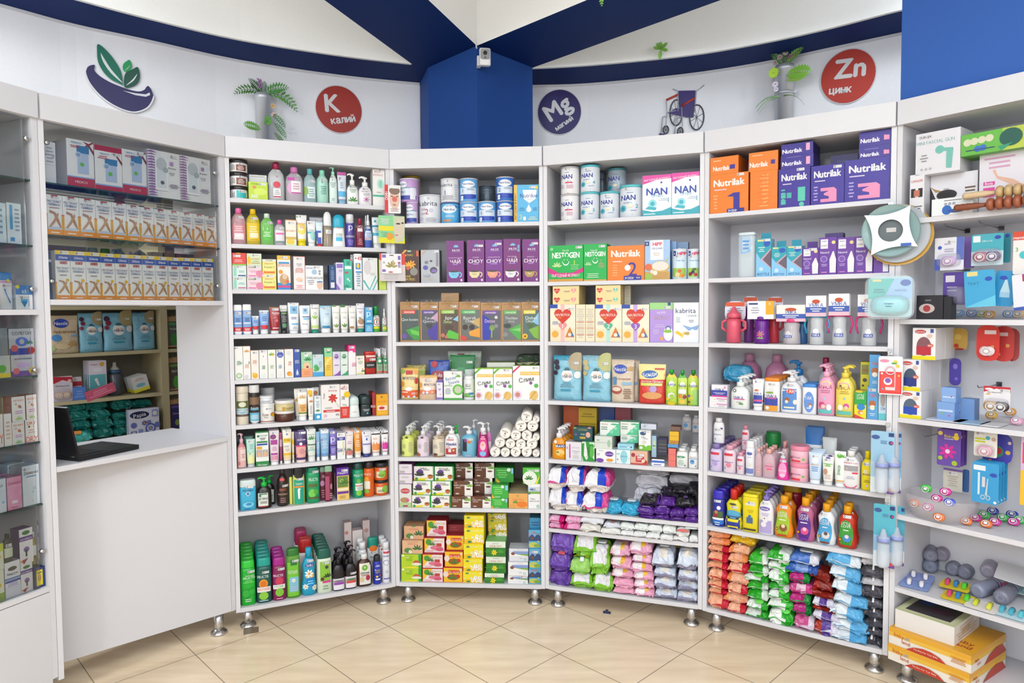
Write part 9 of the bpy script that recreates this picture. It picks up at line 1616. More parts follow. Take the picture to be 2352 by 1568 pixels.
shelf(6, -.427, *A, w_, '''
box 80 250 580 f2f0f2,e8e6e8|'''+BL2 % ('5a6a80', '2a50b8')+'''|white and yellow pad carton with blue bag, lowest|t=.09 n=3 g=.092
box 92 245 345 f2f0f2,e8e6e8|'''+BL2 % ('4a5a70', '2a3a88')+'''|white and yellow pad carton with navy bag, middle|t=.09 b=575 n=4 g=.092
box 184 358 108 f2f0f2,e8e6e8|'''+BL2 % ('8a5a60', 'c03040')+'''|white and yellow pad carton with red bag, top|t=.09 b=325 n=2 g=.092 d=.03
box 400 510 555 88b0e8,78a0e0|R .1 .3 .9 .4 c8dcf8;C .7 .4 .06 d84a80|upper translucent blue pacifier box|b=650 d=.04 t=.05 nm=pacifier_box
box 365 500 665 80a8e0,78a0e0|R .1 .5 .9 .6 c8dcf8;C .3 .4 .06 8ac040;C .7 .3 .05 d84a80|lower translucent blue pacifier box|d=.04 t=.05 nm=pacifier_box
box 540 650 640 78a0d8,6890c8|| pale blue pacifier box to the right|d=.1 t=.05 nm=pacifier_box
card 665 840 88 d83028,dbb|R .35 .75 .85 .86 e8d8d8;C .7 .4 .08 e0a050;C .3 .3 .05 e87a6a;C .6 .15 .05 e87a6a|oval red soother card, front|b=355 d=.1 rr=.026 pac=f0d8d8 py=.28
card 790 950 95 c83838,dbb|R .2 .72 .7 .82 e0c8c8;C .7 .45 .1 e0a050;C .3 .2 .06 c8d8c0|oval red soother card, second|b=360 d=.14 rr=.026
card 880 990 110 c05858,dbb|| oval red soother card, third and faded|b=360 d=.18 rr=.024
card 478 600 110 d8b050,edc|C .4 .6 .2 e8c868;C .3 .2 .15 c83a30;E .5 .05 .3 .05 a82838|yellow duck shaped bath toy card|b=275 d=.2 rr=.02
card 462 550 335 4a3aa0,bbd|E .5 .7 .2 .1 8a78d8;C .6 .25 .15 7a68c8|long violet blue toy card|b=540 d=.18 rr=.018
card 718 920 548 eceaf0,dcdce6|P c82838 0,.75 0,1 1,1 1,.78 .5,.92;E .2 .88 .16 .05 f0e8ea;T Baby_bling_pacifier .42 .76 .05 555 .7;R .1 .65 .25 .7 e8b040;S .8 .85|white and red card holding two gilt pacifiers|b=730 d=.06 bub=.5,.28,.46,.25,.022 pac=c8a060,3a2a28 py=.2
''')
soothers(6, -.427, *A, [(568, 728, '2a9a58', 'green rimmed', .0, -40), (775, 760, 'f0b838', 'amber', -.0, -30), (915, 735, 'e8a040', 'orange', .02, -20), (960, 805, 'f0a8c8', 'pink', -.0, -30)], w_, '%s loose soother lying on the shelf')
for dsc, x0, x1, y0, y1, c in (('flat white card pack', 300, 560, 760, 790, 'd8dcec'), ('flat blue card pack', 500, 720, 795, 812, 'a8c8e0'), ('flat clear pack', 700, 850, 770, 830, 'e0e0e4')):
 B = BAY[6]; u0, _ = B.hit(x0/3.266+2040, 970, .04); u1, _ = B.hit(x1/3.266+2040, 970, .04)
 m = MB(); slab(m, card_outline(u1-u0, .11, .008), -.002, .002, mat(c, 'paper')); o = m.done('flat_pack'); o.rotation_euler = (math.radians(90), 0, B.rz)
 o.location = B.w2((u0+u1)/2, .12, -.427+.004); REG.append((o, dsc, w_, 'blister pack', round(u0, 2), 0, 0, 0, 0))
w_ = 'fourth shelf of pacifier rack'
shelf(6, -.809, *A, w_, '''
card 370 550 870 6a48a8,98c|C .13 .88 .1 f0d850;C .8 .88 .08 f0d850;C .8 .8 .12 f0d030;F .45 .4 .38 d82a98 f0d0e8;C .15 .2 .1 a8c830;C .75 .1 .12 a8c830;T Baby .5 .82 .08 e8d850 .4;L .3 .72 .7 .77 1 d8c8f0|purple teether card with magenta flower|b=1145 d=.08 n=3 g=.03
card 645 822 885 ece8e0,edd|R .05 .55 .5 .62 c8d030;R .05 .66 .5 .73 c8d030;C .6 .75 .1 4ab0c0;C .85 .72 .1 c8a890;T С2 .2 .9 .08 555 .2;S .3 .9|cream soother card with green strips|b=1075 d=.05 bub=.5,.25,.42,.25,.02 pac=e8a0c0 py=.25
card 700 940 890 4a48b8,aad|C .5 .4 .22 3a9a68;C .55 .42 .12 c83850;C .85 .4 .08 e8c050;C .3 .1 .05 e87a40;C .9 .7 .06 e8d0d0|round violet toy card|b=1130 d=.1 rr=.035
card 415 560 1165 d8d4c8,edd|R 0 .9 1 1 7a5ab0;L .2 .2 .8 .7 5 b8b0a0;S .5 .8|cream card with violet edge|b=1330 d=.12
card 560 610 1170 3a6aa8,99b|| dark blue card edge|b=1340 d=.14
card 632 835 1120 38a0d8,ace|R .05 .8 .5 .92 eef2f6;E .8 .72 .14 .05 2a50b8;R .22 .2 .3 .75 d8e8f0;R .38 .4 .5 .65 d8d4dc;E .42 .15 .09 .06 c8d4dc;E .42 .15 .06 .04 38a0d8;E .62 .15 .09 .06 c8d4dc;E .62 .15 .06 .04 38a0d8;P c8d4dc .5,.2 .58,.2 .62,.62 .58,.62;C .88 .06 .06 f0f0f4|blue manicure set card with scissors|b=1425 d=.03 n=4 g=.03 nm=manicure_set
card 1000 1060 915 d8b8e0,edd|R 0 0 1 .5 f0c030;R .2 .6 .9 .9 e04a60|pink and yellow card at frame edge|b=1440 d=.03
''')
COL4 = [(285, 1310, '48d048', 'bright green', .06, 0), (430, 1335, 'e030a0', 'magenta', .04, -20), (365, 1385, 'e030a0', 'magenta', .03, -20), (460, 1415, '3a5ad8', 'blue', .0, -20), (300, 1450, 'e838b0', 'magenta', .0, -20), (380, 1525, 'f07830', 'orange', -.02, -20), (200, 1420, 'f07840', 'orange', .05, 0)]
soothers(6, 0, *A, COL4, 'in clear bowl, fourth shelf of pacifier rack', '%s soother')
COL5 = [(585, 1555, 'f07828', 'orange', .0, -35), (655, 1530, 'e030a0', 'magenta', .03, -35), (720, 1508, '40d058', 'green', .06, -35), (785, 1480, '3a48b8', 'navy', .09, -35), (800, 1560, 'e030a0', 'magenta', .03, -35), (860, 1530, '40d058', 'green', .06, -35), (930, 1505, '3a48b8', 'navy', .09, -35), (735, 1575, 'f07828', 'orange', .0, -35), (940, 1560, 'e030a0', 'magenta', .03, -35), (985, 1545, '40d058', 'green', .07, -35)]
soothers(6, -.809, *A, COL5, 'spread at front right, fourth shelf of pacifier rack', '%s soother')
def bowl():
 B = BAY[6]; px = 370/3.266+2040; u, _ = B.hit(px, 1180, .04); m = MB(); cl = mat('~~e0d8dc', 'plastic'); R = []
 for z, r in ((0, .085), (.002, .088), (.045, .108), (.09, .12), (.09, .116), (.045, .104), (.004, .083)): R.append([sup(r*1.05, r*.8, 2*math.pi*i/24, 2.6, 0, 0, z) for i in range(24)])
 m.rings(R, cl); o = m.done('clear_bowl', None, B.w2(u, .075, -.808), B.rz); tag(o, 'clear plastic bowl of soothers on fourth shelf of pacifier rack', 'bowl')
bowl()
A = (2040, 1180, 4.04)
w_ = 'fifth shelf of pacifier rack'
B6 = BAY[6]
def lay(name, desc, cat, x, y, d, zz, rz, fn, where=w_, rx=0):
 px, py = x/4.04+2040, y/4.04+1180; d = dsolve(B6, px, py, zz+(.027 if 'bottle' in name else .004)); u, z = B6.hit(px, py, d); u = max(u, .052)
 e = empty(name, B6.w2(u, d, zz), B6.rz+math.radians(rz)); e.rotation_euler[0] = math.radians(rx); fn(e); REG.append((e, desc, where, cat, round(u, 3), 0, 0, round(zz, 3), d)); return e
def lying_bottle(c, r, L):
 def fn(e):
  m = MB(); R = []
  for y, k in ((0, .55), (.002, .9), (.012, 1), (L*.6, 1), (L*.75, .8), (L*.8, .9), (L*.9, .9)): R.append([(r*k*math.cos(a), y, r+r*k*math.sin(a)) for a in [2*math.pi*i/18 for i in range(18)]])
  m.rings(R, mat(c, 'plastic')); m.done('bottle_body', e)
  q = MB(); R = [[(r*.9*math.cos(a), y, r+r*.9*math.sin(a)) for a in [2*math.pi*i/18 for i in range(18)]] for y in (L*.9, L)]; q.rings(R, mat('b8b4d8', 'plastic')); q.done('collar', e)
  q = MB(); R = [[(r*k*math.cos(a), -.0006*(k > .4), r+r*k*math.sin(a)) for a in [2*math.pi*i/18 for i in range(18)]] for k in (.5, .3)]; q.rings(R, mat('9a9cae', 'plastic'), caps=False); q.done('base_ring', e)
 return fn
zs = -1.098
for i, (x, y, d, dz, c) in enumerate([(285, 365, .17, .045, '8a8ca0'), (490, 355, .17, .047, 'a098ac'), (370, 490, .12, .0, '8088a0'), (590, 480, .12, .0, '8a8ca0'), (700, 480, .17, .0, '9090a4'), (920, 535, .1, .045, 'a8a0b4'), (815, 715, .03, .0, '9498b0'), (1040, 780, .04, .0, '8a8a9c')]):
 lay('baby_bottle', '%s smoky baby bottle lying base outward' % ['upper left', 'upper second', 'middle left', 'middle', 'farther middle', 'upper right', 'front', 'lower right'][i], 'baby bottle', x, y, d, zs+dz, [20, 10, 15, 5, 0, 10, -10, 0][i], lying_bottle(c, .027, .13))
def brushpack(cols, bg, horiz=0):
 def fn(e):
  m = MB(); slab(m, card_outline(.10, .075, .01), -.001, .001, mat(bg, 'paper')); o = m.done('card', e); o.rotation_euler = (math.radians(-84), 0, 0)
  for i, c in enumerate(cols):
   q = MB(); x = ((i+.5)/len(cols)-.5)*.085
   q.tube([(x, .052, .014), (x, .036, .015), (x+.004, .016, .012)], .0095, mat(c, 'plastic'), 10, .007); q.done('brush_cover', e)
 return fn
for i, (x, y, d, dz, cols, bg, nm) in enumerate([(270, 610, .03, .02, ['f2eef4', 'f2eef4'], '8a98d0', 'white magenta toothbrush pack, upper'), (230, 680, .01, .0, ['f2eef4', 'f2eef4'], '8aa0d8', 'white magenta toothbrush pack, lower'),
                                     (600, 690, .0, .025, ['e0487a', '3a88c8', '58d838'], 'e8d030', 'three coloured egg rattle pack, upper'), (620, 800, -.02, .0, ['e0487a', '3a88c8', '58d838'], 'e8d030', 'three coloured egg rattle pack, lower'),
                                     (990, 690, .0, .035, ['d83a70', 'e04a80'], 'e8a0b8', 'crimson spoon pack'), (1180, 720, -.0, .04, ['48b8c8', '58c8d0'], 'c8e4e8', 'turquoise teether pack, upper'), (1110, 950, -.02, .0, ['50b8d0', '48b0c8', '60c8d8'], 'c8e8f0', 'turquoise bow pack, lower'),
                                     (840, 880, -.02, .0, ['d0d838', 'e0e048'], 'f0e8e4', 'yellow green safety clip pack')]):
 lay('toy_pack', nm, 'toy pack', x, y, d+.02, zs+dz*.5+.004, [10, 10, 5, 5, 0, 0, 0, 0][i], brushpack(cols, bg))
def leaf(e):
 m = MB(); slab(m, card_outline(.16, .12, .004), -.0015, .0015, mat('ecebee', 'paper')); o = m.done('booklet', e); o.rotation_euler = (math.radians(-76), math.radians(8), 0)
lay('paper_leaflet', 'white paper leaflet resting over turquoise toys', 'leaflet', 1220, 650, .04, zs+.075, 10, leaf)
w_ = 'bottom board of pacifier rack'
def bigbox(name, W_, D, H, side, topc, g, gs, desc, u, d, z, rz, topg=''):
 m = MB(); s = mat(side, 'paper'); m.box(0, W_, 0, D, 0, H, s, {4: mat(topc, 'paper')})
 gfx(m, g, lambda x, y, l: (x*W_, -.0004*(l+1), y*H), W_, H)
 gfx(m, gs, lambda x, y, l: (W_+.0004*(l+1), x*D, y*H), D, H)
 gfx(m, topg, lambda x, y, l: (x*W_, y*D, H+.0004*(l+1)), W_, D)
 o = m.done(name, None, B6.w2(u, d, z), B6.rz+math.radians(rz)); REG.append((o, desc, w_, 'box', round(u, 3), 0, 0, z, d))
BLG = 'R 0 .5 1 1 f2c048;R 0 .75 1 1 eeae30;T baby .13 .66 .22 c84a28 .13 -4;T land .22 .36 .22 c84a28 .13 -4;C .22 .6 .018 b8a898;C .25 .62 .018 b8a898;P c83e28 .22,0 .72,0 .64,.25 .54,.38 .44,.4 .32,.28;T The_Best_For_Your_Baby .47 .2 .1 fbeee0 .3;L .76 .3 .96 .68 4 d88a40'
BSG = 'R 0 .5 1 1 f2c048;R 0 .75 1 1 eeae30;T baby .15 .6 .2 c84a28 .15;T land .2 .35 .2 c84a28 .15;P c83e28 .35,0 1,0 .9,.5 .7,.6 .5,.4'
U0, Z0 = B6.hit(2046, 1500, -.06)
bigbox('gift_carton', .285, .30, .0635, 'f4ece0', 'ecaa28', BLG, BSG, 'lower orange and white flat baby set carton', .022, -.05, -1.3695, -4)
bigbox('gift_carton', .285, .30, .0635, 'f4ece0', 'ecaa28', BLG, BSG, 'upper orange and white flat baby set carton', .024, -.048, -1.3055, -3, 'T baby .78 .32 .09 b83828 .3;T land .82 .2 .09 b83828 .3')
bigbox('gift_box', .205, .25, .07, 'eeeae6', 'd8dca8', '', 'L .05 .1 .9 .9 5 d8c0a0;R .3 .3 .6 .6 c8b098', 'white boxed baby set with windowed lid', .037, -.03, -1.2415, 0, 'R .05 .05 .95 .95 e0e4b8;R .12 .12 .88 .88 4a4448;E .3 .6 .14 .1 3a5aa0;E .6 .4 .18 .12 5a3a4a;R .05 .88 .5 .95 a8c880')
# hanging display on the post between baby-care and pacifier racks
B5 = BAY[5]
def hang(name, desc, cat, px, py, d, fn):
 u, z = B5.hit(px, py, d); e = empty(name, B5.w2(u, d, z), B5.rz); fn(e); REG.append((e, desc, 'on post beside pacifier rack', cat, round(u, 3), 0, 0, z, d)); return e
def plate(e):
 def disc(nm, r0, r1, y, dx, dz, mt, dep=.012):
  q = MB(); R = []
  for r, yy in ((r1, y-dep), (r0*.95, y), (r0*.2, y), (r0*.2, y+.003), (r0, y+.003), (r1+.003, y-dep)): R.append([(dx+r*math.cos(a), yy, dz+r*math.sin(a)) for a in [2*math.pi*i/32 for i in range(32)]])
  q.rings(R, mt, caps=False); R = [[(dx+r0*.25*math.cos(a), yy, dz+r0*.25*math.sin(a)) for a in [2*math.pi*i/32 for i in range(32)]] for yy in (y+.0005, y+.0025)]; q.rings(R, mt); return q.done(nm, e)
 disc('plate', .08, .108, .03, .02, -.01, mat('c8cdd4', 'plastic')); disc('plate_rim', .085, .114, .036, .024, -.014, mat('d8a848', 'plastic'), .006)
 disc('bowl', .07, .097, .012, 0, 0, mat('9ab8b8', 'plastic'), .02)
 q = MB(); w = mat('f2f4f6', 'paper')
 P = []
 for k in range(32):
  t = (k % 8)/4-1; a_, b_ = .080*(.8+.2*t*t), .078*t; th = math.pi/2*(k//8)-math.pi/4+.785+.15; P.append((a_*math.cos(th)-b_*math.sin(th), -.012, a_*math.sin(th)+b_*math.cos(th)))
 I = [(.042*math.cos(2*math.pi*(k-4)/32+.15), -.0125, .042*math.sin(2*math.pi*(k-4)/32+.15)) for k in range(32)]
 for k in range(32): q.quad([P[k], P[(k+1) % 32], I[(k+1) % 32], I[k]][::-1], w); q.quad([(p[0], p[1]+.0012, p[2]) for p in (P[k], P[(k+1) % 32], I[(k+1) % 32], I[k])], w)
 q.box(.035, .07, -.0135, -.0125, -.062, -.05, mat('2a58b0', 'print')); q.done('cardboard_sleeve', e)
 q = MB(); q.lathe([(0, .043), (.001, .043)], mat('5a6468', 'print')); q.v = [(x, .004-.001*(z > 0), y) for x, y, z in q.v]; q.box(-.015, .018, .0, .002, -.005, .012, mat('c8c4c4', 'print')); q.done('printed_centre', e)
hang('baby_bowl_set', 'grey and white baby bowl set in white sleeve', 'bowl', 2046, 530, -.04, plate)
def aspir(e):
 q = MB(); slab(q, card_outline(.148, .155, .018), 0, .0015, mat('bfe0ea', 'paper')); q.v = [(x, y, z-.08) for x, y, z in q.v]
 gfx(q, 'P 58c8c0 0,.45 0,.95 .6,.95 .35,.45;P a8d0f4 .35,.45 .6,.95 1,.95 1,.45;E .85 .84 .12 .08 2a58b8;T NASAL .75 .66 .06 5a88c0 .35;R .1 .88 .3 .94 f0e0a0;L .1 .6 .4 .72 2 3a9a98', lambda x, y, l: ((x-.5)*.148, -.0004*(l+1), y*.155-.08), .148, .155); q.done('card', e)
 q = MB(); R = []
 for k in range(5): c, s = math.cos(k*math.pi/8), math.sin(k*math.pi/8); R.append([(.066*max(c, .05)**.5*math.copysign(abs(math.cos(a))**.7, math.cos(a)), -.002-.035*s, -.035+.038*max(c, .05)**.5*math.copysign(abs(math.sin(a))**.7, math.sin(a))) for a in [-2*math.pi*i/20 for i in range(20)]])
 q.rings(R, mat('a8dce4', 'plastic')); gfx(q, 'T Compact .5 .62 .1 2a4a88 .4;T babies .5 .45 .1 2a4a88 .35', lambda x, y, l: ((x-.5)*.12, -.0385-.0004*l, -.035+(y-.5)*.06), .12, .06); q.done('aspirator_case', e)
 q = MB(); slab(q, card_outline(.165, .165, .03), -.03, .004, mat('~~dfeaee', 'plastic')); q.v = [(x, y, z-.088) for x, y, z in q.v]; q.done('clear_blister', e)
hang('nasal_aspirator', 'clear blister of turquoise nasal aspirator', 'blister pack', 2044, 680, -.05, aspir)
def clipcard(e):
 q = MB(); slab(q, card_outline(.083, .15, .008), -.0006, .0006, mat('f4f0f2', 'paper')); q.v = [(x, y, z-.15) for x, y, z in q.v]
 gfx(q, 'R .04 .03 .96 .6 e83a38;R .1 .08 .9 .56 f05048;C .4 .35 .18 f4e8f0;C .4 .37 .12 8a58b0;E .25 .88 .2 .04 e890b0;C .7 .85 .09 f0d040;C .8 .75 .08 f0d040;R .55 .8 .75 .84 50b060;R .66 .2 .72 .6 f8a8a8;R .3 .12 .7 .2 fbd8d8;C .15 .55 .05 fff;C .85 .5 .04 f0e040;C .2 .15 .04 60c0e0', lambda x, y, l: ((x-.5)*.083, -.0008-.0003*l, y*.15-.15), .083, .15); q.done('card', e)
 q = MB(); q.tube([(.0+.016*math.cos(a), -.006, -.055+.016*math.sin(a)) for a in [2*math.pi*i/12 for i in range(13)]], .0025, mat('f0c8d4', 'plastic'), 6); q.done('pacifier_chain', e)
 q = MB(); q.box(-.008, .008, -.004, .012, .005, .013, mat('c8ccd0', 'metal')); q.tube([(0, 0, .008), (0, -.006, -.002), (0, -.012, .0)], .0015, mat('c8ccd0', 'metal'), 6); q.done('hook', e)
hang('pacifier_clip', 'red and white pacifier chain card', 'blister pack', 2046, 818, -.02, clipcard)
def bcard(c1, c2, H, W_):
 def fn(e):
  q = MB(); slab(q, card_outline(W_, H, .006), -.0006, .0006, mat(c1, 'paper')); q.v = [(x, y, z-H) for x, y, z in q.v]
  gfx(q, 'R 0 .0 1 .5 %s;R 0 0 1 .25 e0ecf6;E .2 .9 .18 .035 3a5a98;R .75 .92 .97 .98 2a3a78;C .85 .82 .1 2a4a88;C .88 .82 .06 c04060;R .6 0 1 .05 6a4aa0;C .85 .06 .1 d8404a;L .4 .8 .7 .86 2 5a88b8' % c2, lambda x, y, l: ((x-.5)*W_, -.0008-.0003*l, y*H-H), W_, H); q.done('card', e)
  q = MB(); q.lathe([(.0, .018), (.01, .023), (.09, .022), (.1, .018), (.102, .022), (.118, .022), (.122, .014), (.15, .006)], mat('~dfe6f0', 'plastic'), z=-H*.97, cy=-.022, n=16); q.done('baby_bottle', e)
  q = MB(); q.lathe([(0, .0235), (.017, .0235)], mat('9aa8e0', 'plastic'), z=-H*.97+.1, cy=-.022, n=16); q.done('collar', e)
 return fn
hang('bottle_blister', 'pale blue hanging card with clear bottle, upper', 'blister pack', 2028, 990, -.02, bcard('9cc8e4', 'b0d4ec', .245, .082))
hang('bottle_blister', 'blue edged card behind upper clear bottle', 'blister pack', 2055, 992, .01, bcard('78b0dc', '98c8e8', .24, .05))
hang('bottle_blister', 'turquoise hanging card with clear bottle, lower', 'blister pack', 2032, 1158, -.02, bcard('58b8cc', '98c8e8', .25, .075))
hang('bottle_blister', 'turquoise card behind lower clear bottle', 'blister pack', 2062, 1162, .01, bcard('50a8c0', '88c0e0', .235, .05))
# ------------------------------------------------------------------ wooden massage rollers
def roller(c, c2, px, py, d, desc, dz):
 u, z = B6.hit(px, py, d); e = empty('massage_roller', B6.w2(u, d, z), B6.rz+math.radians(dz)); m = MB()
 mt = mat(c, 'paper')
 def along(P, mtt, nm):
  q = MB(); R = [[(x, r*math.cos(a), r*math.sin(a)) for a in [2*math.pi*i/14 for i in range(14)]] for x, r in P]; q.rings(R, mtt); q.done(nm, e)
 along([(0, .008), (.004, .012)]+[(.01+.008*i, .0125-.0012*(i % 2)) for i in range(6)]+[(.07, .011), (.085, .008), (.1, .007)], mt, 'handle')
 for i in range(7): along([(.1+.026*i, .012), (.104+.026*i, .02), (.112+.026*i, .023), (.12+.026*i, .02), (.124+.026*i, .012)], mat(c2, 'paper'), 'wooden_bead')
 along([(.1, .005), (.3, .005)], mt, 'rod')
 REG.append((e, desc, 'top shelf of pacifier rack', 'massager', round(u, 3), 0, 0, z, d))
roller('8a4a30', 'a0583a', 2192, 478, -.03, 'dark brown wooden bead massage roller', 0)
roller('dcc09a', 'c8a878', 2212, 451, -.02, 'pale wooden bead massage roller', 0)
# ------------------------------------------------------------------ goods: hatch cabinet (bay 1) and glass-door cabinet (bay 0)
A = (90, 290, 3.824)
BR = 'R 0 0 1 1 f4f4f8;%sP a878b8 0,1 .42,1 .4,.95 .35,.9 .38,.85 .3,.8 .33,.75 0,.7;P a878b8 0,.0 .4,0 .42,.05 .35,.1 .38,.15 .05,.2;'
WV = ''.join('P a070b0 %.2f,%.2f %.2f,%.2f %.2f,%.2f %.2f,%.2f;' % (0, .97-i*.058, .12, .99-i*.058, .3-.02*(i % 2), .955-i*.058, .0, .945-i*.058) for i in range(17))
w_ = 'upper glass shelf of hatch cabinet'
MD = 'R 0 0 1 .19 c03048;R 0 .19 1 .215 88b0e0;R .38 .28 .8 .78 b8c8e8;R .36 .72 .82 .88 3a80b8;C .42 .68 .12 c8d8ec;C .42 .68 .08 8aa8d0;C .55 .48 .08 68c050;T MEDICO .5 .1 .05 f8e0e4 .5;T MEDICO .35 .93 .04 5a98d0 .5;L .1 .82 .5 .88 2 c04050;P 8a3038 .6,.98 .78,.9 1,.7 1,.78 .8,.95;P 8a3038 .65,.88 .95,1 .98,.97 .75,.88'
MD2 = 'R 0 0 1 .1 c02040;R 0 .88 1 1 b82040;R 0 .1 1 .13 88b0e0;R .38 .2 .8 .62 b8c8e8;R .36 .58 .82 .72 3a80b8;C .42 .54 .12 c8d8ec;C .42 .54 .08 8aa8d0;C .55 .38 .08 68c050;T MEDICO .35 .82 .04 5a98d0 .5;L .1 .7 .5 .78 2 c04050;P 8a3038 .6,.86 .78,.8 1,.6 1,.68 .8,.84;S .8 .84'
shelf(1, .481, *A, w_, '''
box 20 140 135 e4e4ec,d8d8e4|L .2 .5 .9 .9 5 aab;R .1 .45 .9 .455 999;T CE .8 .65 .05 555 .2|white carton with barcode, far left|t=.1 d=.06
box 235 475 122 f2f0f2,e0dce0|'''+MD+'''|nebulizer carton with crimson base and side showing|t=.12 d=.03
box 482 728 180 f4f2f4,e0dce0|'''+MD2+'''|nebulizer carton with crimson top and base|t=.1 d=.03
box 718 952 215 f4f2f4,e0dce0|'''+MD+''';S .75 .93|nebulizer carton with crimson base, right of three|t=.1 d=.03
box 935 1232 222 f4f4f8,e4e4ec|'''+WV+'''R .2 .15 .6 .85 f4f4f8;R .25 .2 .55 .65 dce4ec;E .4 .72 .17 .14 c4ccd4;C .52 .6 .09 aab8c0;C .42 .32 .06 5a6478;R .68 .72 .78 .8 b890d0;T Breather .75 .66 .035 444 .24;L .62 .5 .85 .58 2 bbc;L .62 .22 .95 .32 3 8a78a0;S .8 .92|white inhaler carton with purple waves|t=.1 d=.02
box 1228 1498 275 f4f4f8,e4e4ec|'''+WV+'''R .2 .15 .6 .85 f4f4f8;R .25 .2 .55 .65 dce4ec;E .4 .72 .17 .14 c4ccd4;C .52 .6 .09 aab8c0;C .42 .32 .06 5a6478;R .68 .72 .78 .8 b890d0;T Breather .75 .66 .035 444 .24;L .62 .5 .85 .58 2 bbc;L .62 .22 .95 .32 3 8a78a0;S .8 .92|white inhaler carton with purple waves|t=.1 d=.02
''')
EX = 'P f0b030 0,0 .08,0 .08,.5 0,.5;P f0b030 .92,0 1,0 1,.5 .92,.5;R 0 0 1 .13 f0962a;R 0 .5 .08 .52 c04030;R .92 .5 1 .52 c04030;R .08 .13 .92 .2 c8d4ec;P b88a68 .2,.55 .45,.52 .6,.35 .85,.17 .9,.2 .75,.4 .55,.57 .2,.62;P c89870 .6,.5 .4,.35 .15,.2 .25,.18 .5,.3 .75,.5 .7,.58;T ЭКСТРАКТ .48 .84 .06 5a6a98 .85;T ПИЯВКИ .48 .76 .06 5a6a98 .7;L .15 .66 .85 .71 1 b888;L .1 .03 .9 .09 1 fff;S .55 .95;R .3 .97 .7 1 c03038'
EX2 = 'P f0b030 0,0 .08,0 .08,.34 0,.34;P f0b030 .92,0 1,0 1,.34 .92,.34;R 0 0 1 .09 f0962a;R 0 .34 .08 .355 c04030;R .92 .34 1 .355 c04030;P b88a68 .2,.37 .45,.35 .6,.24 .85,.12 .9,.14 .75,.27 .55,.38 .2,.4;P c89870 .6,.34 .4,.24 .15,.14 .25,.12 .5,.2 .75,.34 .7,.38;C .78 .4 .12 f0c020;T ЭКСТРАКТ .48 .64 .045 6a7aa8 .85;T ПИЯВКИ .48 .58 .045 6a7aa8 .7;L .15 .48 .85 .53 1 a99;R .3 .73 .78 .78 b03040;T Софья .54 .755 .03 f8e0e4 .4;R 0 .8 1 .92 2a58b8;T 200млн .5 .86 .05 fff .6;R 0 .92 1 1 f4d020;L .1 .02 .9 .06 1 fff;S .58 .96'
EXX = [(45, 200, 605), (190, 345, 622), (335, 490, 640), (478, 632, 662), (622, 762, 675), (750, 882, 697), (872, 1002, 715), (992, 1118, 732), (1112, 1232, 745), (1222, 1345, 762), (1338, 1448, 775), (1446, 1548, 795)]
shelf(1, .291, *A, 'middle glass shelf of hatch cabinet', '\n'.join('box %d %d %d f6f4f4,e8e4e4 | %s | orange based leg cream carton | t=.05 d=.02' % (a+8, b+4, y, EX) for a, b, y in EXX))
EY = [(135, 268, 1092), (270, 405, 1100), (405, 535, 1108), (537, 660, 1118), (662, 782, 1125), (784, 900, 1132), (902, 1015, 1138), (1017, 1125, 1145), (1128, 1228, 1152), (1230, 1328, 1155), (1330, 1425, 1160), (1428, 1525, 1163)]
shelf(1, .0525, *A, 'bottom board shelf above hatch', '\n'.join('box %d %d %d f6f4f4,e8e4e4 | %s | blue banded leg cream carton | t=.05 d=.02' % (a, b, y, EX2) for a, b, y in EY))
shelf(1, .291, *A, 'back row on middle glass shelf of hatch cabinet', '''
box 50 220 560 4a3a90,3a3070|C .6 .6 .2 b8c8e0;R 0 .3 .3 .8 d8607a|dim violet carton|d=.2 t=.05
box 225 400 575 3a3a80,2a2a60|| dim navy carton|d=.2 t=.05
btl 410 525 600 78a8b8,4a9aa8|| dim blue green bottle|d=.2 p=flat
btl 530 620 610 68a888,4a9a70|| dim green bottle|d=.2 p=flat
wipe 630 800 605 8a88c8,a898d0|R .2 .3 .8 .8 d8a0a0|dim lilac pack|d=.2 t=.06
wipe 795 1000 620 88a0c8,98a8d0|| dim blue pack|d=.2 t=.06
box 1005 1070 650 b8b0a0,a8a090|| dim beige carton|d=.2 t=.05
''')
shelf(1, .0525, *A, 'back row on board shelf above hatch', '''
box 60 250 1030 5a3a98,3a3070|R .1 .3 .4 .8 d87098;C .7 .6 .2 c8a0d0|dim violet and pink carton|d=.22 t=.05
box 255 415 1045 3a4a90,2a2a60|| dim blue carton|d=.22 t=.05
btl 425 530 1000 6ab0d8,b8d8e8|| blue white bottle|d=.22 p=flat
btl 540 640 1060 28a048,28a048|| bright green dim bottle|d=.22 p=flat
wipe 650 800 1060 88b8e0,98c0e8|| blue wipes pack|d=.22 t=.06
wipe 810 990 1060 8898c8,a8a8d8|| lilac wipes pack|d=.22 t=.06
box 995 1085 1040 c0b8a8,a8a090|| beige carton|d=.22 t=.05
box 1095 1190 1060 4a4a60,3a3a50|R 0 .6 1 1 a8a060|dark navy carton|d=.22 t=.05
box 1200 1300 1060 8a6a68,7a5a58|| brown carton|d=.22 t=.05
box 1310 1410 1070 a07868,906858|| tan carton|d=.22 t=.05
box 65 115 1095 2a4a78,203a60|C .5 .8 .3 c8d8e8|navy carton beside the blue banded ones|d=.05 t=.05
''')
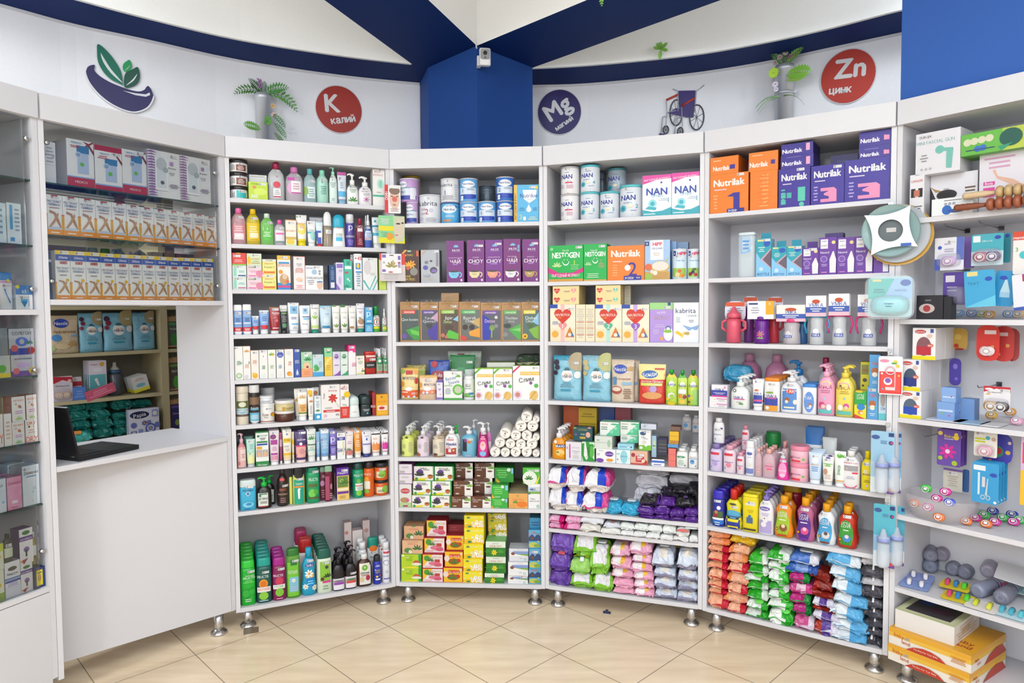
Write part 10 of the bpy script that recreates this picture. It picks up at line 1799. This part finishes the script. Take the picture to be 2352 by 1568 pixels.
# bay 0
A = (0, 240, 3.267)
shelf(0, .247, *A, 'second glass shelf of glass-door cabinet', '''
box -60 42 735 dcecf4,a8c4d4|L .1 .2 .9 .9 5 8ac;R .7 .1 .95 .9 e8f4f8|white blue carton|t=.07 d=.03
box 45 155 740 e4f0f6,a8c4d4|R .2 .35 .4 .95 5aa8dc;L .5 .3 .9 .9 6 9ab;R .2 .06 .5 .16 3a98d8|white carton with sky blue strip|t=.07 d=.03
''')
shelf(0, .016, *A, 'board shelf of glass-door cabinet', '''
btl -8 103 1260 eef0f4,3a90d8|P 3a98d8 .3,.7 .95,.7 .95,.35 .7,.2;R .0 .9 1 .96 e0a0c8;C .5 .8 .07 444;S .5 .8;C .6 .98 .12 e8e040|white contact lens solution bottle|p=slab hb=.8 d=.03 nm=solution_bottle
btl -70 -5 1230 c84858,3a90d8|| red and blue bottle at frame edge|p=slab hb=.85 d=.03 nm=solution_bottle
box 112 242 1358 eef2f6,d0dce8|R 0 .62 1 1 3a88d0;T 65 .5 .75 .15 f0f4fa .6;C .12 .94 .12 e8e040;P 68b8e8 .2,.55 .8,.55 .5,.08;P 2a88c8 .3,.35 .7,.35 .5,.1;S .5 .5|white and blue lens solution carton|t=.06 d=.025
''')
A = (0, 700, 2.24)
shelf(0, -.2215, *A, 'fourth shelf of glass-door cabinet', '''
box -60 38 120 8a9098,70767e|T сол .8 .7 .1 4a90b8 .3 90|grey carton at frame edge, upper|t=.06 d=.03 b=262
box 42 187 122 c0c4cc,80868e|T СОЛЕГОН .5 .82 .12 3a3a48 .75;E .5 .5 .25 .18 5a78d8;E .5 .5 .1 .1 c0c4cc;R 0 0 .8 .25 2a48a8;C .2 .25 .14 d8606a;C .85 .15 .15 a83028;V .8 .4 .15 3a8a40|silver carton with blue thyroid picture and berries|t=.06 d=.03 b=252
box -60 52 262 c0c4c8,80868e|C .6 .4 .2 58b040;R 0 0 1 .2 e8d028;S .2 .9|grey carton with green picture at frame edge|t=.06 d=.03
box 54 195 256 c0c4cc,80868e|T антигельминт .5 .82 .09 4a4a58 .8;E .5 .52 .28 .12 c8a8d8;R 0 0 .8 .25 6a3a98;C .2 .25 .14 d8606a;C .85 .25 .15 d8b828|silver carton with violet capsules and yellow flowers|t=.06 d=.03
''')
DD = 'T DRYDRY .5 .84 .08 e8703a .8;C .3 .7 .08 3a2a33;C .3 .7 .05 fff;C .55 .6 .12 e8783a;C .62 .56 .09 8a8a90;L .2 .3 .8 .45 2 c8c;V .5 .05 .3 a8d078'
shelf(0, -.4625, *A, 'fifth shelf of glass-door cabinet', '''
box -50 15 565 f0ecea,c8b0a8|T DRY .5 .25 .3 e8703a .9|orange lettered carton at frame edge|t=.05 d=.03
box 17 58 560 f2eeec,c8b0a8|L .2 .2 .8 .8 5 dba|narrow white and orange carton|t=.05 d=.03
box 60 125 600 f2f0ee,c8b0a8|'''+DD+'''|white deodorant carton, bottom left|t=.05 d=.03
box 128 192 590 f2f0ee,c8b0a8|T DRY .5 .15 .25 e87030 .95;T DRY .5 .85 .15 e87030 .7;L .2 .4 .8 .6 2 dba;C .3 .7 .08 3a2a33|white carton with large orange lettering|t=.05 d=.03
box 58 128 472 f2f0ee,c8704a|'''+DD+'''|white deodorant carton, top left|t=.05 d=.03 b=598
box 132 198 462 f2f0ee,c8704a|'''+DD+'''|white deodorant carton, top right|t=.05 d=.03 b=586
box 10 58 475 c8c0bc,b8b0ac|L .2 .3 .8 .9 5 999|dim grey carton behind deodorant cartons|t=.05 d=.08 b=598
''')
shelf(0, -.6905, *A, 'sixth shelf of glass-door cabinet', '''
box -60 30 900 dce4ec,c8d4dc|T Дермазол .4 .8 .08 4a3a50 .8;C .8 .3 .1 a8d0e8|white carton with blue drops at frame edge|t=.07 d=.03 n=2 g=.08
box 33 110 885 e8a0c0,d890b0|T Дермазол .5 .82 .09 b83a60 .85;R .3 .2 .7 .28 f8e8f0;C .2 .4 .04 f4c8dc;L .2 .05 .8 .12 1 c05a88|pink medicine carton|t=.07 d=.03 n=2 g=.08
box 112 200 825 dce8f0,c8d4dc|T Дермазол .5 .82 .07 3a2a40 .85;L .15 .7 .85 .76 1 6a98c8;C .7 .42 .1 b8d8ec;C .6 .33 .07 b8d8ec;T i .55 .12 .06 e06a8a;S .3 .92|tall pale blue medicine carton|t=.07 d=.03 n=2 g=.08
''')
RP = 'R 0 .65 1 .78 5a3090;T репейное .5 .71 .07 e8dcf4 .85;E .5 .88 .3 .06 3a7a40;C .5 .4 .22 8a6ab8;R .42 .2 .55 .4 3a4a2a;P a83848 0,.1 .6,.15 .3,.0;C .12 .08 .08 e8a030'
shelf(0, -.9965, *A, 'lowest shelf of glass-door cabinet', '''
box -55 20 1370 e8ecd8,c8d0b0|R 0 0 1 .25 8ab040;C .6 .5 .2 e8c030|cream carton with yellow flower, lower edge|t=.05 d=.03
box -55 18 1235 e8ecd8,c8d0b0|R 0 .7 1 1 d8e048;C .6 .5 .2 e8c030|cream carton with yellow flower, upper edge|t=.05 d=.03 b=1368
box 20 102 1320 f0f0f4,c8c0d8|E .5 .8 .3 .06 4a3a38;E .5 .3 .35 .18 c8c8e8;R 0 .5 1 .55 5a88c8;T Миндаль .5 .66 .07 4a5a88 .7;R 0 .0 1 .3 dce0f0;R 0 .42 1 .48 2a48a8|white and blue almond oil carton|t=.05 d=.03
box 104 168 1330 f2f0f4,c8c0d8|'''+RP+'''|burdock oil carton, lower one|t=.05 d=.03
box 96 166 1150 f2f0f4,4a2a78|'''+RP+'''|burdock oil carton, upper one|t=.05 d=.03 b=1325
btl 20 70 1180 3a4030,2a2a24|R .05 .2 .95 .6 d8e0c8;S .5 .7|small dark oil bottle on almond oil carton|d=.03 b=1320 p=neck hb=.85
btl 162 202 1165 ~c8b868,dce0e0|R .05 .3 .95 .7 f0f0ec;C .5 .3 .3 8a6a30|clear amber oil bottle|d=.06 b=1345 p=neck hb=.84 nm=oil_bottle
box 175 232 1350 2a3a78,223068|R .15 .12 .75 .88 f0e020;E .45 .5 .16 .2 b88a68;L .2 .7 .7 .82 1 555|navy carton with yellow panel and baby|t=.05 d=.02
''')
# ------------------------------------------------------------------ goods: cream back-room unit seen through the hatch
A = (100, 690, 4.0206)
shelf(BACKU, -.243, *A, 'top shelf of cream unit behind hatch', '''
pouch 55 335 140 d8c4a4,c8b494|E .4 .8 .26 .12 2a48b0;T Nestlé .4 .8 .09 f4f4fa .45;T ПШЕНИЧНАЯ .5 .57 .06 8a5038 .75;E .22 .42 .16 .09 4a90d0;E .4 .2 .25 .08 e0c8a0;V .75 .2 .2 c8a060;R .7 .45 .92 .5 8ab8d8;C .05 .15 .12 a8c080|beige wheat porridge pouch|t=.05
pouch 330 560 118 88c4dc,78b4cc|'''+FN % ('a89870', '3a2038', '7a2038', '7a2038')+'''|pale blue porridge pouch|t=.05
pouch 560 835 115 88c4dc,78b4cc|'''+FN % ('b0a070', '3a2038', '7a2038', '7a2038')+'''|pale blue porridge pouch|t=.05
pouch 835 1045 110 88c4dc,78b4cc|'''+FN % ('a89870', '88c4dc', '88c4dc', '88c4dc')+'''|pale blue porridge pouch|t=.05
''')
shelf(BACKU, -.531, *A, 'middle shelf of cream unit behind hatch', '''
card 80 265 700 d8d0dc,dcd0d0|P c02838 0,.7 0,1 1,.95 1,.72 .5,.85;T Baby_bling_pacifier .5 .62 .06 555 .7;C .85 .8 .1 e8c8c8|red topped pacifier card, left|d=.02 bub=.5,.28,.45,.25,.02 pac=e0b890,e0b890 py=.25
card 265 350 705 e0d8dc,dcd0d0|R 0 .6 1 .8 c03040|red topped pacifier card, second|d=.05
box 275 390 800 5a88d8,4a78c8|L .1 .2 .9 .8 3 88a8e8|translucent blue case|d=.01 t=.05
card 412 578 555 e8e0ec,cdd|R .05 .05 .95 .55 68b8c0;E .5 .7 .25 .08 f0f0f8;C .75 .88 .14 d8b050;T Canpol .3 .88 .05 c85070 .4;P f0f0f4 .3,.4 .45,.45 .6,.2 .5,.18|teal and pink pacifier chain card|d=.05 b=840 n=4 g=.03
bb 610 745 565 5a6068,3a5a80|| dim smoky baby bottle|d=.06
card 835 985 690 e0e0e0,cde|R 0 0 1 .2 e8e030;E .5 .4 .3 .12 78b8c8;L .2 .7 .8 .9 2 c8a0a0|leaning white and yellow soap card|d=.03 b=835 ry=-14 n=4 g=.035
card 395 680 795 d86080,caa|L .1 .2 .9 .8 3 f0a0b8|pink flat card leaning low|d=-.0 b=885 ry=-18
''')
tw = []
for i, (x0, x1, y0, y1) in enumerate([(210, 400, 940, 1040), (395, 600, 920, 1030), (640, 830, 920, 1020), (830, 1005, 915, 995), (85, 230, 1010, 1140), (230, 430, 1020, 1110), (440, 625, 1010, 1105), (640, 790, 1035, 1100), (110, 270, 1130, 1210), (270, 445, 1110, 1200), (450, 655, 1095, 1195), (655, 790, 1100, 1170), (470, 660, 1180, 1270), (655, 790, 1170, 1245), (360, 470, 1190, 1290)]):
 tw.append('wipe %d %d %d 1c8078,1c8078,187068 | E .5 .8 .3 .15 7a7068 | teal wipes in the pile | t=.11 d=%.3f b=%d' % (x0, x1, y0, .04+.0*i, y1))
shelf(BACKU, -.80, *A, 'low shelf of cream unit', '\n'.join(tw)+'''
wipe 150 450 1225 48b8b0,e0f0f0,48b8b0|R .3 .2 .7 .7 f09a40;E .12 .4 .12 .3 3a70b8|teal and orange wipes pack in front|t=.1 d=-.04 b=1320 br=.3/.5
box 790 1065 1000 dcdff0,b8bcd8|E .35 .8 .32 .13 1c2050;T Papia .35 .8 .14 f0f0fa .5 10;C .7 .3 .18 5a68b8;C .7 .3 .12 dcdff0;F .7 .3 .1 5a68b8;R .05 .05 .25 .25 7a88c8;F .15 .15 .08 fff;R .3 .1 .45 .3 8a98d0;C .15 .45 .1 6a78c0;F .5 .5 .1 4a58b0;F .65 .52 .08 4a58b0;C .92 .4 .1 6a78c0;R .75 .7 .95 .95 98a4d8;F .85 .82 .08 fff;R .5 .05 .6 .2 6a78c0;C .9 .1 .09 7a88c8|blue patterned paper napkin pack|t=.05 d=-.03 b=1262 r=-4
''')
BK2 = Bay((-2.35+.63*.10, 4.54+.78*.10), (-2.35+.63*.7, 4.54+.78*.7), 'second')
shelf(BACKU, -.243, *A, 'next to the cream upright, behind hatch', '''
kraft 1130 1260 150 b08a62|R .05 .05 .98 .85 55605a;R .1 .72 .9 .8 4a9a58;T Tinchlan .5 .6 .06 e0e4e0 .8;E .6 .25 .4 .2 3a8a3a|kraft tea bag with green banner, top|d=-.0 b=430
kraft 1140 1265 530 b08a62|R .05 .05 .98 .85 5a5048;R .1 .72 .9 .8 6a9a48;T Jigar .5 .6 .07 e8e4dc .6;E .7 .25 .35 .2 4aa838|kraft tea bag with lime banner, middle|d=-.0 b=830
kraft 1150 1280 915 b08a62|R .05 .05 .98 .85 2a2a68;R .1 .72 .9 .8 6a4a98;T Detox .5 .55 .07 e0a0d8 .5;E .6 .25 .2 .1 8a9a50|kraft tea bag with violet banner, low|d=-.0 b=1200
''')
finish_labels()
